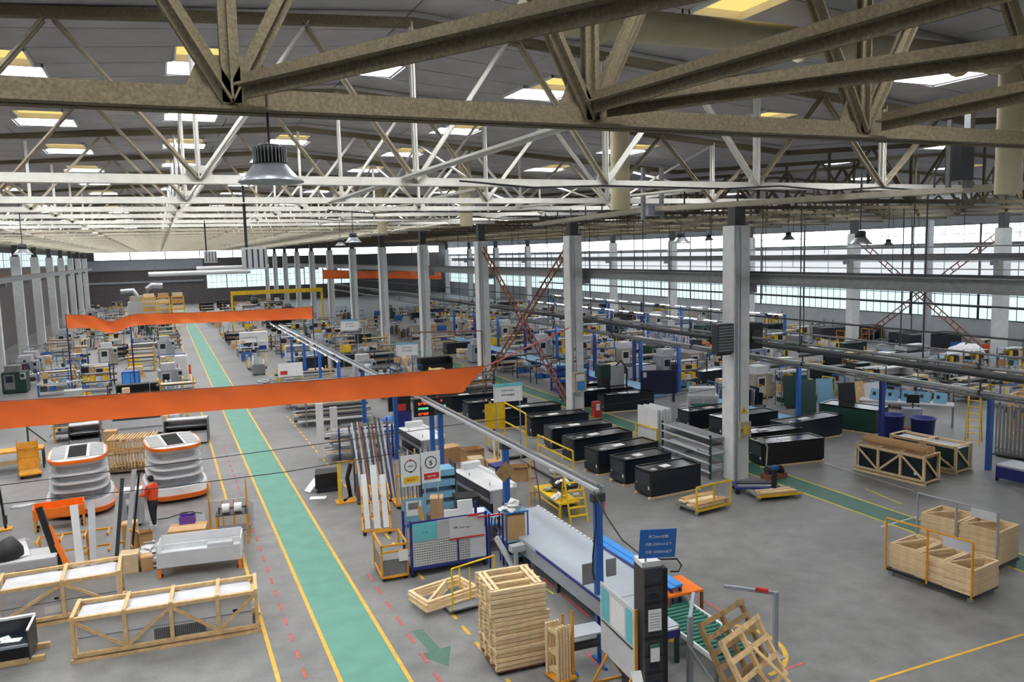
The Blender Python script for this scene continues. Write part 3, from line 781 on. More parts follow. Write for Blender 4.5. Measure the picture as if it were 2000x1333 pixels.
# ---------------------------------------------------------------- people
def skin_mesh(name, joints, edges, m, sub=2, root=0):
    me = bpy.data.meshes.new(name); me.from_pydata([j[:3] for j in joints], edges, [])
    o = bpy.data.objects.new(name, me)
    md = o.modifiers.new('s', 'SKIN'); md.use_smooth_shade = True
    sv = me.skin_vertices[0].data
    for i, j in enumerate(joints):
        r = j[3]; sv[i].radius = r if isinstance(r, tuple) else (r, r); sv[i].use_root = (i == root)
    o.modifiers.new('u', 'SUBSURF').levels = sub
    em = tmp_mesh(o)
    bpy.data.objects.remove(o); em.materials.clear(); em.materials.append(MATS[m]); em.name = name
    return em
def person(label, loc, rz, shirt='shirt_orange', pants='trousers', arms='forward', lean=0.0, step=.0, name='person'):
    """faces +y; 1.72 m tall"""
    t = thing(name, label, 'person', loc, rz)
    L = lean
    def J(x, y, z, r): return (x, y + L * max(0, z - .9), z, r)
    hip = .93; sh = 1.42
    if arms == 'forward': hands = [(-.24, .08, 1.14), (-.2, .38, 1.10)], [(.24, .08, 1.14), (.2, .38, 1.10)]
    elif arms == 'down': hands = [(-.26, -.02, 1.14), (-.26, .06, .88)], [(.26, -.02, 1.14), (.26, .06, .88)]
    else: hands = [(-.27, .1, 1.12), (-.1, .36, 1.06)], [(.28, -.02, 1.14), (.27, .12, .9)]
    j = [J(0, 0, hip, .12), J(0, -.01, 1.12, (.13, .1)), J(0, -.01, 1.32, (.15, .11)), J(0, 0, 1.47, .06), J(0, .01, 1.54, .05), J(0, .03, 1.62, (.075, .092)), J(0, .02, 1.67, (.07, .085))]
    e = [(0, 1), (1, 2), (2, 3), (3, 4), (4, 5), (5, 6)]
    for si, sx in ((0, -1), (1, 1)):
        el, ha = hands[si]; n = len(j)
        j += [J(sx * .17, 0, 1.40, .06), J(*el, .042), J(*ha, .03), J(ha[0] - sx * .01, ha[1] + .05, ha[2] - .02, .034), J(ha[0] - sx * .015, ha[1] + .12, ha[2] - .03, .016)]
        e += [(2, n), (n, n + 1), (n + 1, n + 2), (n + 2, n + 3), (n + 3, n + 4)]
        n = len(j); st = step * sx
        j += [(sx * .09, st * .1, .86, .09), (sx * .11, .02 + st * .5, .48, .062), (sx * .12, -.02 + st, .09, .042)]
        e += [(0, n), (n, n + 1), (n + 1, n + 2)]
    body = bpy.data.objects.new('body', skin_mesh('body', j, e, 'skin')); COL.objects.link(body); body.parent = t
    sj = [J(0, 0, .80, (.19, .16)), J(0, -.01, 1.05, (.19, .15)), J(0, -.01, 1.33, (.21, .155)), J(0, 0, 1.47, .085)]; se = [(0, 1), (1, 2), (2, 3)]
    for si, sx in ((0, -1), (1, 1)):
        el, ha = hands[si]; n = len(sj); ew = Vector(el).lerp(Vector(ha), .8)
        sj += [J(sx * .19, 0, 1.40, .088), J(*el, .072), J(*ew, .058)]; se += [(2, n), (n, n + 1), (n + 1, n + 2)]
    o = bpy.data.objects.new('shirt', skin_mesh('shirt', sj, se, shirt)); COL.objects.link(o); o.parent = t
    pj = [J(0, 0, 1.02, (.17, .14)), J(0, 0, .88, (.175, .145))]; pe = [(0, 1)]
    for sx in (-1, 1):
        n = len(pj); st = step * sx
        pj += [(sx * .1, st * .1, .78, .118), (sx * .11, .02 + st * .5, .48, .092), (sx * .12, -.02 + st, .06, .075)]; pe += [(1, n), (n, n + 1), (n + 1, n + 2)]
    o = bpy.data.objects.new('trousers', skin_mesh('trousers', pj, pe, pants)); COL.objects.link(o); o.parent = t
    h = MB(); h.lathe([(.001, .12), (.06, .11), (.092, .06), (.1, 0), (.094, -.05), (.075, -.09)], 14, (0, .01 + L * .74, 1.645))
    h.build('hair', 'hair', t)
    for sx in (-1, 1):
        st = step * sx
        s = MB(); s.b2((sx * .12 - .045, -.09 + st, .0), (sx * .12 + .045, .17 + st, .07)); s.build('shoe', 'shoe', t)
    f = MB(); f.bar((0, .115 + L * .7, 1.60), (0, .135 + L * .7, 1.575), .025, .03); f.build('nose', 'skin', t)
    for sx in (-1, 1):
        f = MB(); f.b2((sx * .085 - .012, L * .7 + .01, 1.57), (sx * .085 + .012, L * .7 + .05, 1.63)); f.build('ear', 'skin', t)
        f = MB(); f.b2((sx * .032 - .012, .105 + L * .7, 1.612), (sx * .032 + .012, .118 + L * .7, 1.624)); f.build('eye', 'black', t)
    return t
worker = person('person in an orange shirt and black trousers standing between the island displays', (-.72, 29.25, 0), R(52), arms='forward', step=.1)
# silver machine beside the worker
t = thing('steel_cart', 'grey metal cabinet cart beside the person in orange, left', 'cabinet', (-1.72, 29.45, 0), R(-8))
part(t, 'body', 'light_grey', ('b', (0, 0, .1), (.62, .6, 1.2)))
part(t, 'top', 'white_paint', ('b', (-.02, -.02, 1.2), (.64, .62, 1.26)))
part(t, 'door', 'cool_grey', ('b', (.06, -.015, .18), (.56, 0, 1.12)))
part(t, 'vent', 'charcoal', ('b', (.2, -.025, .4), (.24, -.015, .75)), ('b', (.3, -.025, .4), (.34, -.015, .75)))
part(t, 'label_plate', 'paper', ('b', (.18, -.022, .82), (.42, -.015, 1.0)))
casters(t, .62, .6, .05)
# purple tool crate, cartons
t = thing('plastic_crate', 'purple plastic crate on top of the brown cartons', 'crate', (.05, 26.25, .8), R(-8))
part(t, 'base', 'purple', ('b', (0, 0, 0), (.46, .34, .03)))
for lo, hi in (((0, 0, .03), (.46, .02, .26)), ((0, .32, .03), (.46, .34, .26)), ((0, .02, .03), (.02, .32, .26)), ((.44, .02, .03), (.46, .32, .26))): part(t, 'side', 'purple', ('b', lo, hi))
part(t, 'handle', 'charcoal', ('w', [(0, .17, .26), (.05, .17, .36), (.41, .17, .36), (.46, .17, .26)], .012))
def carton(label, loc, rz, L, D, Hh, m='cardboard', tape=True, open_=False, group=None):
    t = thing('carton', label, 'carton', loc, rz, group)
    if open_:
        e = .012
        part(t, 'box', m, ('b', (0, 0, 0), (L, D, e)), ('b', (0, 0, e), (L, e, Hh)), ('b', (0, D - e, e), (L, D, Hh)), ('b', (0, e, e), (e, D - e, Hh)), ('b', (L - e, e, e), (L, D - e, Hh)))
        part(t, 'flap', m, ('r', (L / 2, 0, Hh), (L / 2, -D * .3, Hh + .06), L, e)); part(t, 'flap', m, ('r', (0, D / 2, Hh), (-L * .25, D / 2, Hh + .1), D, e, (1, 0, 0)))
    else:
        part(t, 'box', m, ('b', (0, 0, 0), (L, D, Hh)))
        part(t, 'flap_seam', 'old_wood', ('b', (0, D / 2 - .004, Hh), (L, D / 2 + .004, Hh + .003)))
        if tape: part(t, 'tape', 'carton_pale', ('b', (-.003, D / 2 - .035, Hh * .7), (L + .003, D / 2 + .035, Hh + .004)))
    return t
carton('big brown carton with pale top on the trolley behind the nearest crate', (-.3, 25.7, .02), R(-9), 1.08, .75, .8, tape=True)
carton('brown carton standing upright by the worker, left of the rubbish', (-1.62, 27.3, 0), R(-5), .44, .4, .78)
carton('small open brown carton beside the upright one', (-1.12, 27.0, 0), R(6), .38, .36, .5, open_=True)
carton('low brown carton left of the white open cabinet', (-1.62, 25.0, 0), R(-6), .5, .5, .55, 'carton_pale')
carton('flat small brown carton under the low one, by the crate post', (-1.05, 24.9, 0), R(3), .32, .4, .42)
# heaps of wrapping between the cartons and the white cabinet
scraps('plastic_wrap', 'heap of white plastic wrap beside the brown cartons', 'plastic_bag', (-.85, 26.05, 0), .42, .62, 26, 3)
scraps('plastic_wrap', 'pale pinkish wrap heap between the low carton and the cartons behind', 'film', (-.72, 25.35, 0), .3, .6, 18, 4)
# white open cabinet on a trolley behind crate A
t = thing('open_cabinet_shell', 'white open-topped cabinet shell with pipes, behind the nearest crate', 'cabinet', (-.6, 24.15, 0), R(-8))
part(t, 'base', 'white_paint', ('b', (0, 0, .3), (2.25, .95, .5)))
part(t, 'front_panel', 'white_panel', ('b', (0, -.02, .3), (2.25, .0, .74)))
part(t, 'back_panel', 'white_paint', ('b', (0, .93, .3), (2.25, .96, .95)))
part(t, 'side_panel', 'white_paint', ('b', (-.02, 0, .3), (.0, .95, .9))); part(t, 'side_panel', 'white_paint', ('b', (2.25, 0, .3), (2.28, .95, .9)))
part(t, 'top_rail', 'white_paint', ('r', (0, .02, .95), (2.25, .02, .95), .03), ('r', (0, .02, .74), (0, .02, .95), .03), ('r', (2.25, .02, .74), (2.25, .02, .95), .03))
part(t, 'copper_pipe', 'galvanised', ('t', (.25, .45, .56), (1.2, .45, .56), .03, 8), ('t', (1.2, .3, .56), (2.1, .3, .56), .02, 8))
part(t, 'fan_unit', 'light_grey', ('b', (1.3, .5, .5), (2.0, .85, .68)))
for k in range(3): part(t, 'valve', 'amber', ('b', (1.4 + .25 * k, .2, .5), (1.47 + .25 * k, .3, .6)))
legs4(t, 2.25, .95, .3, .08, 'orange')
casters(t, 2.25, .95, .05)
# yellow posted trolley with white panels
t = thing('panel_trolley', 'amber-posted trolley holding upright white panels beside the aisle', 'trolley', (.92, 27.3, 0), R(-5))
part(t, 'deck', 'amber', ('b', (0, 0, .12), (1.3, .8, .18)))
sp = part(t, 'post', 'amber', ('b', (.04, .02, .12), (.09, .07, 1.75)))
for x in (1.17,): inst(sp, t, (x, 0, 0))
sp2 = part(t, 'short_post', 'amber', ('b', (.45, .02, .12), (.49, .06, 1.1))); inst(sp2, t, (.35, 0, 0))
casters(t, 1.3, .8)
for k in range(3):
    loose('sheet_board', ['front white sheet panel on the amber trolley', 'middle white sheet panel on the amber trolley', 'rear white sheet panel on the amber trolley'][k], 'panel', 'white_panel', (.97, 27.42 + .12 * k, .18), R(-5), ('b', (-.12 + .05 * k, 0, 0), (1.22 + .1 * k, .03, .92 - .12 * k)))
# reel machine in front of it
t = thing('wire_reel_rack', 'small rack with two white reels on top near the aisle', 'rack', (1.1, 26.0, 0), R(-8))
legs4(t, .95, .6, .98, .045, 'amber')
part(t, 'shelf', 'mid_grey', ('b', (0, 0, .45), (.95, .6, .48))); part(t, 'top', 'charcoal', ('b', (0, 0, .98), (.95, .6, 1.01)))
r = part(t, 'reel', 'white_paint', ('t', (.2, .2, 1.17), (.42, .2, 1.17), .15, 16)); inst(r, t, (.36, 0, 0))
part(t, 'axle', 'dark_steel', ('t', (.1, .2, 1.17), (.9, .2, 1.17), .03, 8)); part(t, 'bracket', 'dark_steel', ('b', (.08, .16, 1.01), (.12, .24, 1.22)), ('b', (.88, .16, 1.01), (.92, .24, 1.22)))
# grey cabinet and black bag at the left
t = thing('grey_cabinet_shell', 'grey cabinet shell with a dark slot at the far left', 'cabinet', (-4.95, 25.1, 0), R(-2))
part(t, 'body', 'light_grey', ('b', (0, 0, .1), (1.75, 1.0, .78))); part(t, 'lid', 'white_panel', ('b', (.3, 0, .78), (1.75, 1.0, .82)))
part(t, 'slot', 'black', ('b', (.75, -.012, .5), (1.75, 0, .57))); part(t, 'rail', 'cool_grey', ('b', (.3, -.02, .3), (1.75, 0, .34)))
legs4(t, 1.75, 1.0, .1, .1, 'charcoal')
mm = MB(); mm.lathe([(.05, .5), (.3, .46), (.5, .3), (.6, .1), (.58, 0)], 14); mm.v = [(a * 1.0, b * .7, c * (1 + .25 * math.sin(6 * a))) for a, b, c in mm.v]
o = mm.build('black_bag', 'black'); o.location = (-4.55, 25.6, .82); tag(o, 'black bag slumped on the grey cabinet shell at left', 'bag')
loose('paper_roll', 'white paper sheet curled over the black bag', 'paper', 'paper', (-4.0, 25.4, .83), R(40), ('r', (0, 0, .02), (.1, .35, .42), .32, .012), ('r', (.1, .35, .42), (.35, .55, .3), .32, .012))
# trolleys holding upright profiles
def profile_trolley(label, loc, rz, L, D, m='amber', hgt=1.1, arms=4):
    t = thing('profile_trolley', label, 'trolley', loc, rz)
    part(t, 'base_frame', m, ('r', (0, .03, .17), (L, .03, .17), .06), ('r', (0, D - .03, .17), (L, D - .03, .17), .06), ('r', (.03, 0, .17), (.03, D, .17), .06), ('r', (L - .03, 0, .17), (L - .03, D, .17), .06))
    p = part(t, 'post', m, ('b', (0, D - .08, .2), (.06, D - .02, hgt))); inst(p, t, (L - .06, 0, 0)); inst(p, t, (L / 2 - .03, 0, 0))
    part(t, 'rail', m, ('r', (0, D - .05, hgt), (L, D - .05, hgt), .05), ('r', (0, D - .05, hgt * .55), (L, D - .05, hgt * .55), .05))
    s = None
    for k in range(arms + 1):
        x = .03 + (L - .06) * k / arms
        for z in (hgt * .55, hgt):
            part(t, 'arm', m, ('r', (x, D - .05, z), (x, .12, z - .02), .04), ('r', (x, .12, z - .02), (x, .05, z + .1), .04))
    casters(t, L, D)
    return t
profile_trolley('amber arm trolley full of upright profiles behind the left crate', (-3.75, 25.4, 0), R(-2), 2.5, .8)
def profile(label, p, lean, Ln, w, d, m, rz, group=None):
    q = Vector(p); o = part(None, 'metal_profile', m, ('r', (0, 0, 0), (lean, .45, Ln), w, d, (0, 1, 0)))
    o.location = q; o.rotation_euler = (0, 0, rz); tag(o, label, 'profile', group); return o
for k, (x, y, lean, Ln, w, m, lab) in enumerate(((-3.1, 25.3, -.5, 1.9, .17, 'black', 'tall black profile leaning left on the amber arm trolley'), (-2.85, 25.2, -.55, 1.35, .13, 'orange', 'orange profile leaning on the amber arm trolley'), (-2.62, 25.25, -.1, 1.85, .2, 'white_paint', 'broad white profile, left of the pair on the arm trolley'), (-2.3, 25.35, .02, 1.85, .18, 'white_panel', 'broad white profile, right of the pair on the arm trolley'), (-1.72, 25.5, .3, 2.4, .1, 'charcoal', 'long dark profile leaning right on the arm trolley'), (-1.85, 25.45, .28, 1.9, .1, 'light_grey', 'grey profile just left of the long dark one'), (-1.45, 25.6, .36, 2.6, .13, 'light_grey', 'longest grey profile at the right end of the arm trolley'), (-1.32, 25.55, .36, 2.5, .06, 'navy_black', 'thin dark profile beside the longest grey one'))):
    profile(lab, (x, y, .2), lean, Ln, w, .1, m, R(-2))
# orange machine
t = thing('orange_bin', 'shiny orange open trough on a stand before the left island display', 'bin', (-4.4, 30.3, 0), R(4))
part(t, 'shell', 'orange', ('p', [(0, 0), (1.5, 0), (1.5, .62), (0, .62)], .42, .46), ('b', (0, -.02, .46), (1.5, .02, .78)), ('b', (0, .6, .46), (1.5, .64, .86)), ('b', (-.02, 0, .46), (.02, .62, .82)), ('b', (1.48, 0, .46), (1.52, .62, .86)))
legs4(t, 1.5, .62, .42, .06, 'amber'); casters(t, 1.5, .62, .05)
# yellow trolleys and stands
t = thing('sack_trolley', 'small amber sheet-backed trolley near the left edge', 'trolley', (-5.9, 38.3, 0), R(12))
part(t, 'back_plate', 'amber', ('r', (.4, .55, .3), (.4, .75, 1.45), .75, .03, (0, 1, 0))); part(t, 'deck', 'amber', ('b', (0, 0, .14), (.8, .9, .2)))
p = part(t, 'post', 'amber', ('b', (.0, .6, .2), (.04, .64, 1.6))); inst(p, t, (.76, 0, 0)); part(t, 'crossbar', 'amber', ('r', (0, .62, .8), (.8, .62, .8), .04), ('r', (0, .62, 1.2), (.8, .62, 1.2), .04)); casters(t, .8, .9)
t = thing('slat_rack', 'rack of upright yellowish wooden slat frames between the two island displays', 'rack', (-2.5, 37.3, 0), R(-10))
part(t, 'base', 'old_wood', ('b', (0, 0, .1), (1.85, 1.3, .2))); casters(t, 1.85, 1.3)
s = part(t, 'slat_frame', 'wood', ('b', (0, 0, .2), (.05, .06, 1.5)), ('b', (0, 1.2, .2), (.05, 1.26, 1.5)), ('b', (0, 0, 1.42), (.05, 1.26, 1.5)), ('b', (0, 0, .2), (.05, 1.26, .28)), ('b', (0, 0, .8), (.05, 1.26, .87)))
for k in range(1, 15): inst(s, t, (.125 * k, (.04 if k % 3 == 0 else 0), 0))
part(t, 'side_rail', 'amber', ('r', (0, -.03, 1.1), (1.85, -.03, 1.1), .03), ('r', (0, 1.3, 1.1), (1.85, 1.3, 1.1), .03))
def small_case(label, loc, rz, L, D, Hh, m1='white_panel', m2='charcoal'):
    t = thing('display_case', label, 'cabinet', loc, rz)
    part(t, 'body', m1, ('b', (0, 0, .08), (L, D, Hh * .5))); part(t, 'end_panel', m2, ('b', (-.03, 0, .05), (0, D, Hh))); part(t, 'end_panel', m2, ('b', (L, 0, .05), (L + .03, D, Hh)))
    part(t, 'back_panel', m1, ('b', (0, D - .05, Hh * .5), (L, D, Hh))); part(t, 'top', m1, ('b', (0, D * .45, Hh - .06), (L, D, Hh)))
    part(t, 'shelf', 'cool_grey', ('b', (0, D * .35, Hh * .7), (L, D - .05, Hh * .72))); part(t, 'well', 'black', ('b', (.06, .06, Hh * .5), (L - .06, D * .9, Hh * .51))); part(t, 'front_rail', 'galvanised', ('b', (0, -.02, Hh * .46), (L, 0, Hh * .54)))
    part(t, 'plinth', 'black', ('b', (.05, .05, 0), (L - .05, D - .05, .08)))
    return t
small_case('white and black display case shell under the orange banner, left', (-4.35, 41.9, 0), R(3), 1.25, 1.3, 1.35)
small_case('long white display case shell beside the aisle under the banner', (-.25, 41.7, 0), R(-8), 1.9, 1.1, 1.2)
carton('tall brown carton beside the left display case shell', (-2.95, 42.2, 0), R(-8), .55, .6, .95)
# left edge: workbench, post
t = thing('workbench', 'amber-topped workbench cut by the left edge, under the banner', 'bench', (-7.4, 40.0, 0), R(4))
part(t, 'top', 'amber', ('b', (0, 0, .82), (2.2, .9, .9))); legs4(t, 2.2, .9, .82, .07, 'dark_green'); part(t, 'shelf', 'carton_pale', ('b', (.05, .05, .3), (2.15, .85, .34)))
part(t, 'upright', 'dark_green', ('r', (1.6, .85, .9), (1.6, .85, 1.8), .07), ('r', (1.6, .85, 1.75), (2.3, .8, 1.0), .05))
t = thing('side_table', 'white round-cornered side table at the left edge', 'table', (-6.3, 33.0, 0), 0)
part(t, 'top', 'white_paint', ('l', [(.001, .86), (.55, .86), (.58, .83), (.55, .8), (.001, .8)], 20)); part(t, 'leg', 'dark_steel', ('t', (0, 0, 0), (0, 0, .8), .05, 8)); part(t, 'foot', 'dark_steel', ('l', [(.001, .03), (.3, .03), (.3, 0)], 16))
p0 = F(12, 1035); t = thing('stand_pole', 'slim black pole stand at the far left edge', 'pole', p0)
part(t, 'pole', 'black', ('r', (0, 0, 0), (-.16, .1, 2.4), .07)); part(t, 'foot', 'amber', ('b', (-.2, -.2, 0), (.2, .2, .05))); part(t, 'sign', 'dark_steel', ('b', (-.06, -.05, .2), (.06, .05, .5)))
loose('floor_scrap', 'grey crumpled plastic scrap lying on the floor left of the display', 'rubbish', 'film', F(45, 990), 0, ('p', [(-.4, -.15), (.1, -.2), (.45, .05), (.2, .2), (-.3, .15)], 0, .05))
# cables on the floor near the worker
mm = MB(); mm.path([tuple(F(x, y, .015)) for x, y in ((308, 1015), (330, 1012), (350, 1005), (372, 1000), (395, 1003))], .015); tag(mm.build('floor_cable', 'cable'), 'black cable on the floor right of the person in orange', 'cable')
# overhead wires
def wire(label, pts, r=.012, m='cable', name='overhead_wire'):
    mm = MB(); mm.path(pts, r, 5); return tag(mm.build(name, m), label, 'wire')
def sag(p, q, s, n=12):
    p, q = Vector(p), Vector(q); return [p.lerp(q, k / n) + Vector((0, 0, -s * 4 * (k / n) * (1 - k / n))) for k in range(n + 1)]
wire('thin wire strung low across the aisle from the left to the number sign', sag((-9, 25.2, 3.0), (8.6, 25.2, 3.2), .06))
wire('thin wire strung across past the thick column', sag((8.6, 25.2, 3.2), (19.62, 24.5, 3.6), .05), .01)
# ---------------------------------------------------------------- orange banners
def banner(label, x0, x1, y, zt, hgt, dipx=None, dip=0, cut=0.0, slope=0.0):
    t = thing('safety_banner', label, 'banner')
    mm = MB()
    def top(u):
        x = x0 + (x1 - x0) * u; z = zt + slope * u - .12 * math.sin(PI * u)
        if dipx is not None: z -= dip * math.exp(-((x - dipx) / .8) ** 2)
        return x, z
    def fn(u, v):
        x, z = top(u); hh = hgt * (1 - .18 * math.sin(PI * u))
        x -= cut * (1 - v) * max(0, (u - .7) / .3)
        return (x, y + .05 * math.sin(x * 1.7) + .03 * math.sin(x * 4 + v * 3) + .04 * math.sin(v * 3.1), z - hh * (1 - v))
    mm.grid(fn, 90, 8); mm.build('cloth', 'vinyl_orange', t)
    c = MB(); c.path([(*((top(k / 30)[0], y, top(k / 30)[1] + .01)),) for k in range(31)], .014, 5); c.build('rope', 'rust', t)
    return t, top
b1, tp1 = banner('glossy orange vinyl banner strung across the near workshop', -9.0, 12.0, 30.0, 4.75, 1.0, cut=1.1, slope=-.36)
b2, tp2 = banner('orange vinyl banner with a drooping left part, second from the gallery', -5.5, 9.7, 57.0, 5.78, .85, -3.0, .45, slope=-.28)
for x, z in ((-5.5, 5.85), (-1.9, 5.6), (9.72, 5.6)): part(b2, 'pole', 'deep_blue', ('t', (x, 57.1, 0), (x, 57.1, z), .05, 6))
banner('small distant orange banner among the middle columns', 18.0, 33.0, 97.3, 7.42, 1.1, slope=-.6)
mm = MB(); mm.tube((12.0, 30.0, 4.39), (19.68, 37.4, 4.9), .03, 6); tag(mm.build('banner_rail', 'paint_red'), 'pale red rail from the near banner to a middle column', 'rail')
t = thing('pole_gantry', 'thin red pole frame above the near banner', 'frame')
A_ = F(725, 745, 0); B_ = F(868, 735, 0)
part(t, 'pole', 'rust', ('t', (13.0, 44, 0), (13.0, 44, 4.6), .04, 6)); part(t, 'pole', 'rust', ('t', (17.4, 44.2, 0), (17.4, 44.2, 4.4), .04, 6)); part(t, 'crossbar', 'rust', ('t', (13.0, 44, 4.55), (17.4, 44.2, 4.35), .04, 6))
# ================================================================ middle of the picture, right of the aisle
# blue line posts with the lamp rail
t = thing('line_rail', 'long grey double rail on blue posts right of the aisle', 'rail', (9.15, 0, 0))
part(t, 'rail_bar', 'light_grey', ('r', (-.1, 15.9, 3.38), (-.1, 70, 3.3), .1, .08)); part(t, 'rail_bar', 'galvanised', ('r', (.08, 15.9, 3.4), (.08, 70, 3.32), .07, .1)); part(t, 'cable_duct', 'grey_steel', ('r', (-.02, 16, 3.48), (-.02, 70, 3.4), .08, .05))
for k, y in enumerate((15.9, 21.6, 27.7, 33.9, 40, 46, 52, 58, 64)):
    t = thing('blue_post', '%s blue steel post of the line rail right of the aisle' % ORD[k], 'post', (9.05 if k == 0 else 9.15, y, 0))
    part(t, 'post', 'blue', ('b', (-.09, -.07, 0), (.09, .07, 3.3))); part(t, 'foot_plate', 'blue', ('b', (-.18, -.16, 0), (.18, .16, .02)))
    part(t, 'bracket', 'dark_steel', ('b', (-.16, -.09, 3.12), (.16, .09, 3.32)))
    if k == 0:
        part(t, 'grey_board', 'mid_grey', ('b', (.14, -.14, 1.3), (.4, -.1, 1.72))); part(t, 'grey_board', 'mid_grey', ('b', (-.5, -.14, 1.22), (-.2, -.1, 1.72)))
        part(t, 'red_tag', 'paint_red', ('b', (.1, .08, 2.75), (.24, .14, 3.05)))
    if k == 1: part(t, 'amber_plate', 'old_wood', ('r', (-.22, -.12, 2.62), (.06, -.12, 2.3), .5, .02, (0, 1, 0)))
t = thing('tube_lamp_row', 'row of lit tube lamps hanging over the far middle line', 'lamp', (8.7, 0, 0))
for k in range(9):
    y = 44 + 3.3 * k
    part(t, 'tube', 'tube_light', ('t', (0, y, 3.2), (0, y + 2.3, 3.2), .02, 6)); part(t, 'reflector', 'white_paint', ('b', (-.08, y - .1, 3.23), (.08, y + 2.4, 3.28)))
part(t, 'support_rail', 'grey_steel', ('r', (0, 43, 3.31), (0, 74, 3.31), .05), ('r', (0, 46, 3.33), (.45, 46, 3.33), .05), ('r', (0, 58, 3.33), (.45, 58, 3.33), .05))
def sign(label, p, w, h, m, frame='cool_grey', rz=0.0, tilt=0, posts=None, name='sign_board'):
    t = thing(name, label, 'sign', p, rz)
    part(t, 'board', m, ('b', (-w / 2, 0, -h / 2), (w / 2, .02, h / 2)))
    return t
# hanging slogan boards
for k, (px, py, Y, w, lab) in enumerate(((992, 767, 29.2, 1.2, 'white slogan sign with a blue top band by the right end of the banner'), (795, 682, 44, 1.25, 'white slogan sign with a blue top band above the middle benches'), (683, 635, 62, 1.4, 'smallest farthest white slogan sign with a blue top band'))):
    p = FY(px, py, Y); t = sign(lab, p, w, w * .62, 'white_paint', rz=R(-8))
    part(t, 'top_band', 'turquoise' if k == 0 else 'sky_blue', ('b', (-w / 2, -.004, w * .2), (w / 2, .0, w * .31)))
    part(t, 'border', 'cool_grey', ('b', (-w * .47, -.003, -w * .28), (-w * .462, 0, w * .19)), ('b', (w * .462, -.003, -w * .28), (w * .47, 0, w * .19)))
    text('以日产力为核心', w * .12, Vector((0, -.004, w * .07)), RFRONT, 'dark_steel', t, weight=.002)
    text('提升产品的制度', w * .12, Vector((0, -.004, -w * .08)), RFRONT, 'dark_steel', t, weight=.002)
    part(t, 'post', 'galvanised', ('t', (-w * .42, .04, -p.z), (-w * .42, .04, w * .3), .025, 6)); part(t, 'post', 'galvanised', ('t', (w * .42, .04, -p.z), (w * .42, .04, w * .3), .025, 6))
# numbered boards
for k, (x0, lab) in enumerate(((6.02, 'white board with a black ring and a yellow caption, left of the number five'), (6.64, 'white board with a ringed black number five and a red caption'))):
    z0 = 2.28 + .03 * k; t = thing('number_board', lab, 'sign', (x0, 22.0, z0))
    part(t, 'board', 'white_paint', ('b', (0, 0, 0), (.58, .02, .92)))
    rg = MB(); n = 32
    for (ra, rb) in ((.16, .185),):
        vs = [(.29 + r_ * math.cos(2 * PI * i / n), y_, .6 + r_ * math.sin(2 * PI * i / n)) for y_ in (-.006, 0) for r_ in (ra, rb) for i in range(n)]
        fs = [(i, (i + 1) % n, n + (i + 1) % n, n + i) for i in range(n)]
        rg._add(vs, fs)
    rg.build('ring', 'black', t)
    part(t, 'caption_bar', 'yellow' if k == 0 else 'red', ('b', (.07, -.006, .1), (.53, 0, .28)))
    if k == 0:
        text('物流区', .1, Vector((.29, -.008, .6)), RFRONT, 'dark_steel', t, weight=.001)
        text('物料合格区', .09, Vector((.3, -.008, .19)), RFRONT, 'red', t, weight=.002)
        part(t, 'marker', 'red', ('p', [(.25, -.008), (.33, -.008), (.29, 0)], .74, .8)); part(t, 'marker', 'black', ('b', (.26, -.008, .4), (.32, -.001, .45)))
    else:
        text('5', .3, Vector((.29, -.008, .595)), RFRONT, 'black', t, weight=.012)
        text('物流中转区', .09, Vector((.3, -.008, .19)), RFRONT, 'paper', t, weight=.002)
    part(t, 'pole', 'galvanised', ('t', (.1, .04, -z0), (.1, .04, .95), .02, 6)); part(t, 'pole', 'galvanised', ('t', (.5, .04, -z0), (.5, .04, .95), .02, 6))
# LED board
p = FY(815, 808, 29.5); t = thing('led_board', 'black electronic board with red and green lines of text under the banner', 'screen', (p.x, 29.5, p.z))
part(t, 'case', 'black', ('b', (-.12, 0, -.15), (1.42, .12, .55))); part(t, 'post', 'blue', ('b', (.55, .12, -p.z), (.72, .25, .3)))
for z, a, b_, s in ((.33, 'led_red', 'led_red', '生产看板'), (.13, 'led_green', 'led_green', '8765430'), (-.08, 'led_red', 'led_red', '生产进度')): text(s, .19, Vector((.25, -.004, z + .04)), RFRONT, a, t, weight=.004)
text('305.20', .19, Vector((1.02, -.004, .2)), RFRONT, 'led_green', t, weight=.004); text('合格率', .18, Vector((1.05, -.004, -.03)), RFRONT, 'led_red', t, weight=.004); text('日', .16, Vector((1.0, -.004, .42)), RFRONT, 'led_red', t, weight=.002)
# wires to the number boards
wire('thin wire strung low across the aisle to the number boards', [FY(-40, 990, 22), FY(100, 974, 22), FY(300, 955, 22), FY(560, 922, 22), FY(782, 884, 22)])
# mesh trolley with notice boards
t = thing('mesh_trolley', 'blue trolley with white wire-mesh side beside the aisle', 'trolley', (5.88, 20.85, 0), R(-4))
for y in (0, 1.0):
    s = part(t, 'post', 'deep_blue', ('b', (0, y, .08), (.07, y + .07, 1.62))); inst(s, t, (2.2, 0, 0))
part(t, 'deck_frame', 'deep_blue', ('b', (0, 0, .2), (2.27, .06, .28)), ('b', (0, 1.0, .2), (2.27, 1.06, .28)), ('b', (0, 0, .2), (.06, 1.06, .28)), ('b', (2.21, 0, .2), (2.27, 1.06, .28)))
part(t, 'deck', 'mid_grey', ('b', (.06, .06, .22), (2.21, 1.0, .25)))
part(t, 'middle_bar', 'deep_blue', ('b', (1.35, -.01, .28), (1.4, .03, 1.0)), ('b', (0, -.01, 1.55), (2.27, .03, 1.6)))
s = part(t, 'mesh_wire', 'paper', ('b', (.09, .01, .3), (.104, .024, 1.02)))
for k in range(1, 31): inst(s, t, (.07 * k, 0, 0))
s = part(t, 'mesh_wire', 'paper', ('b', (.09, .004, .32), (2.19, .018, .334)))
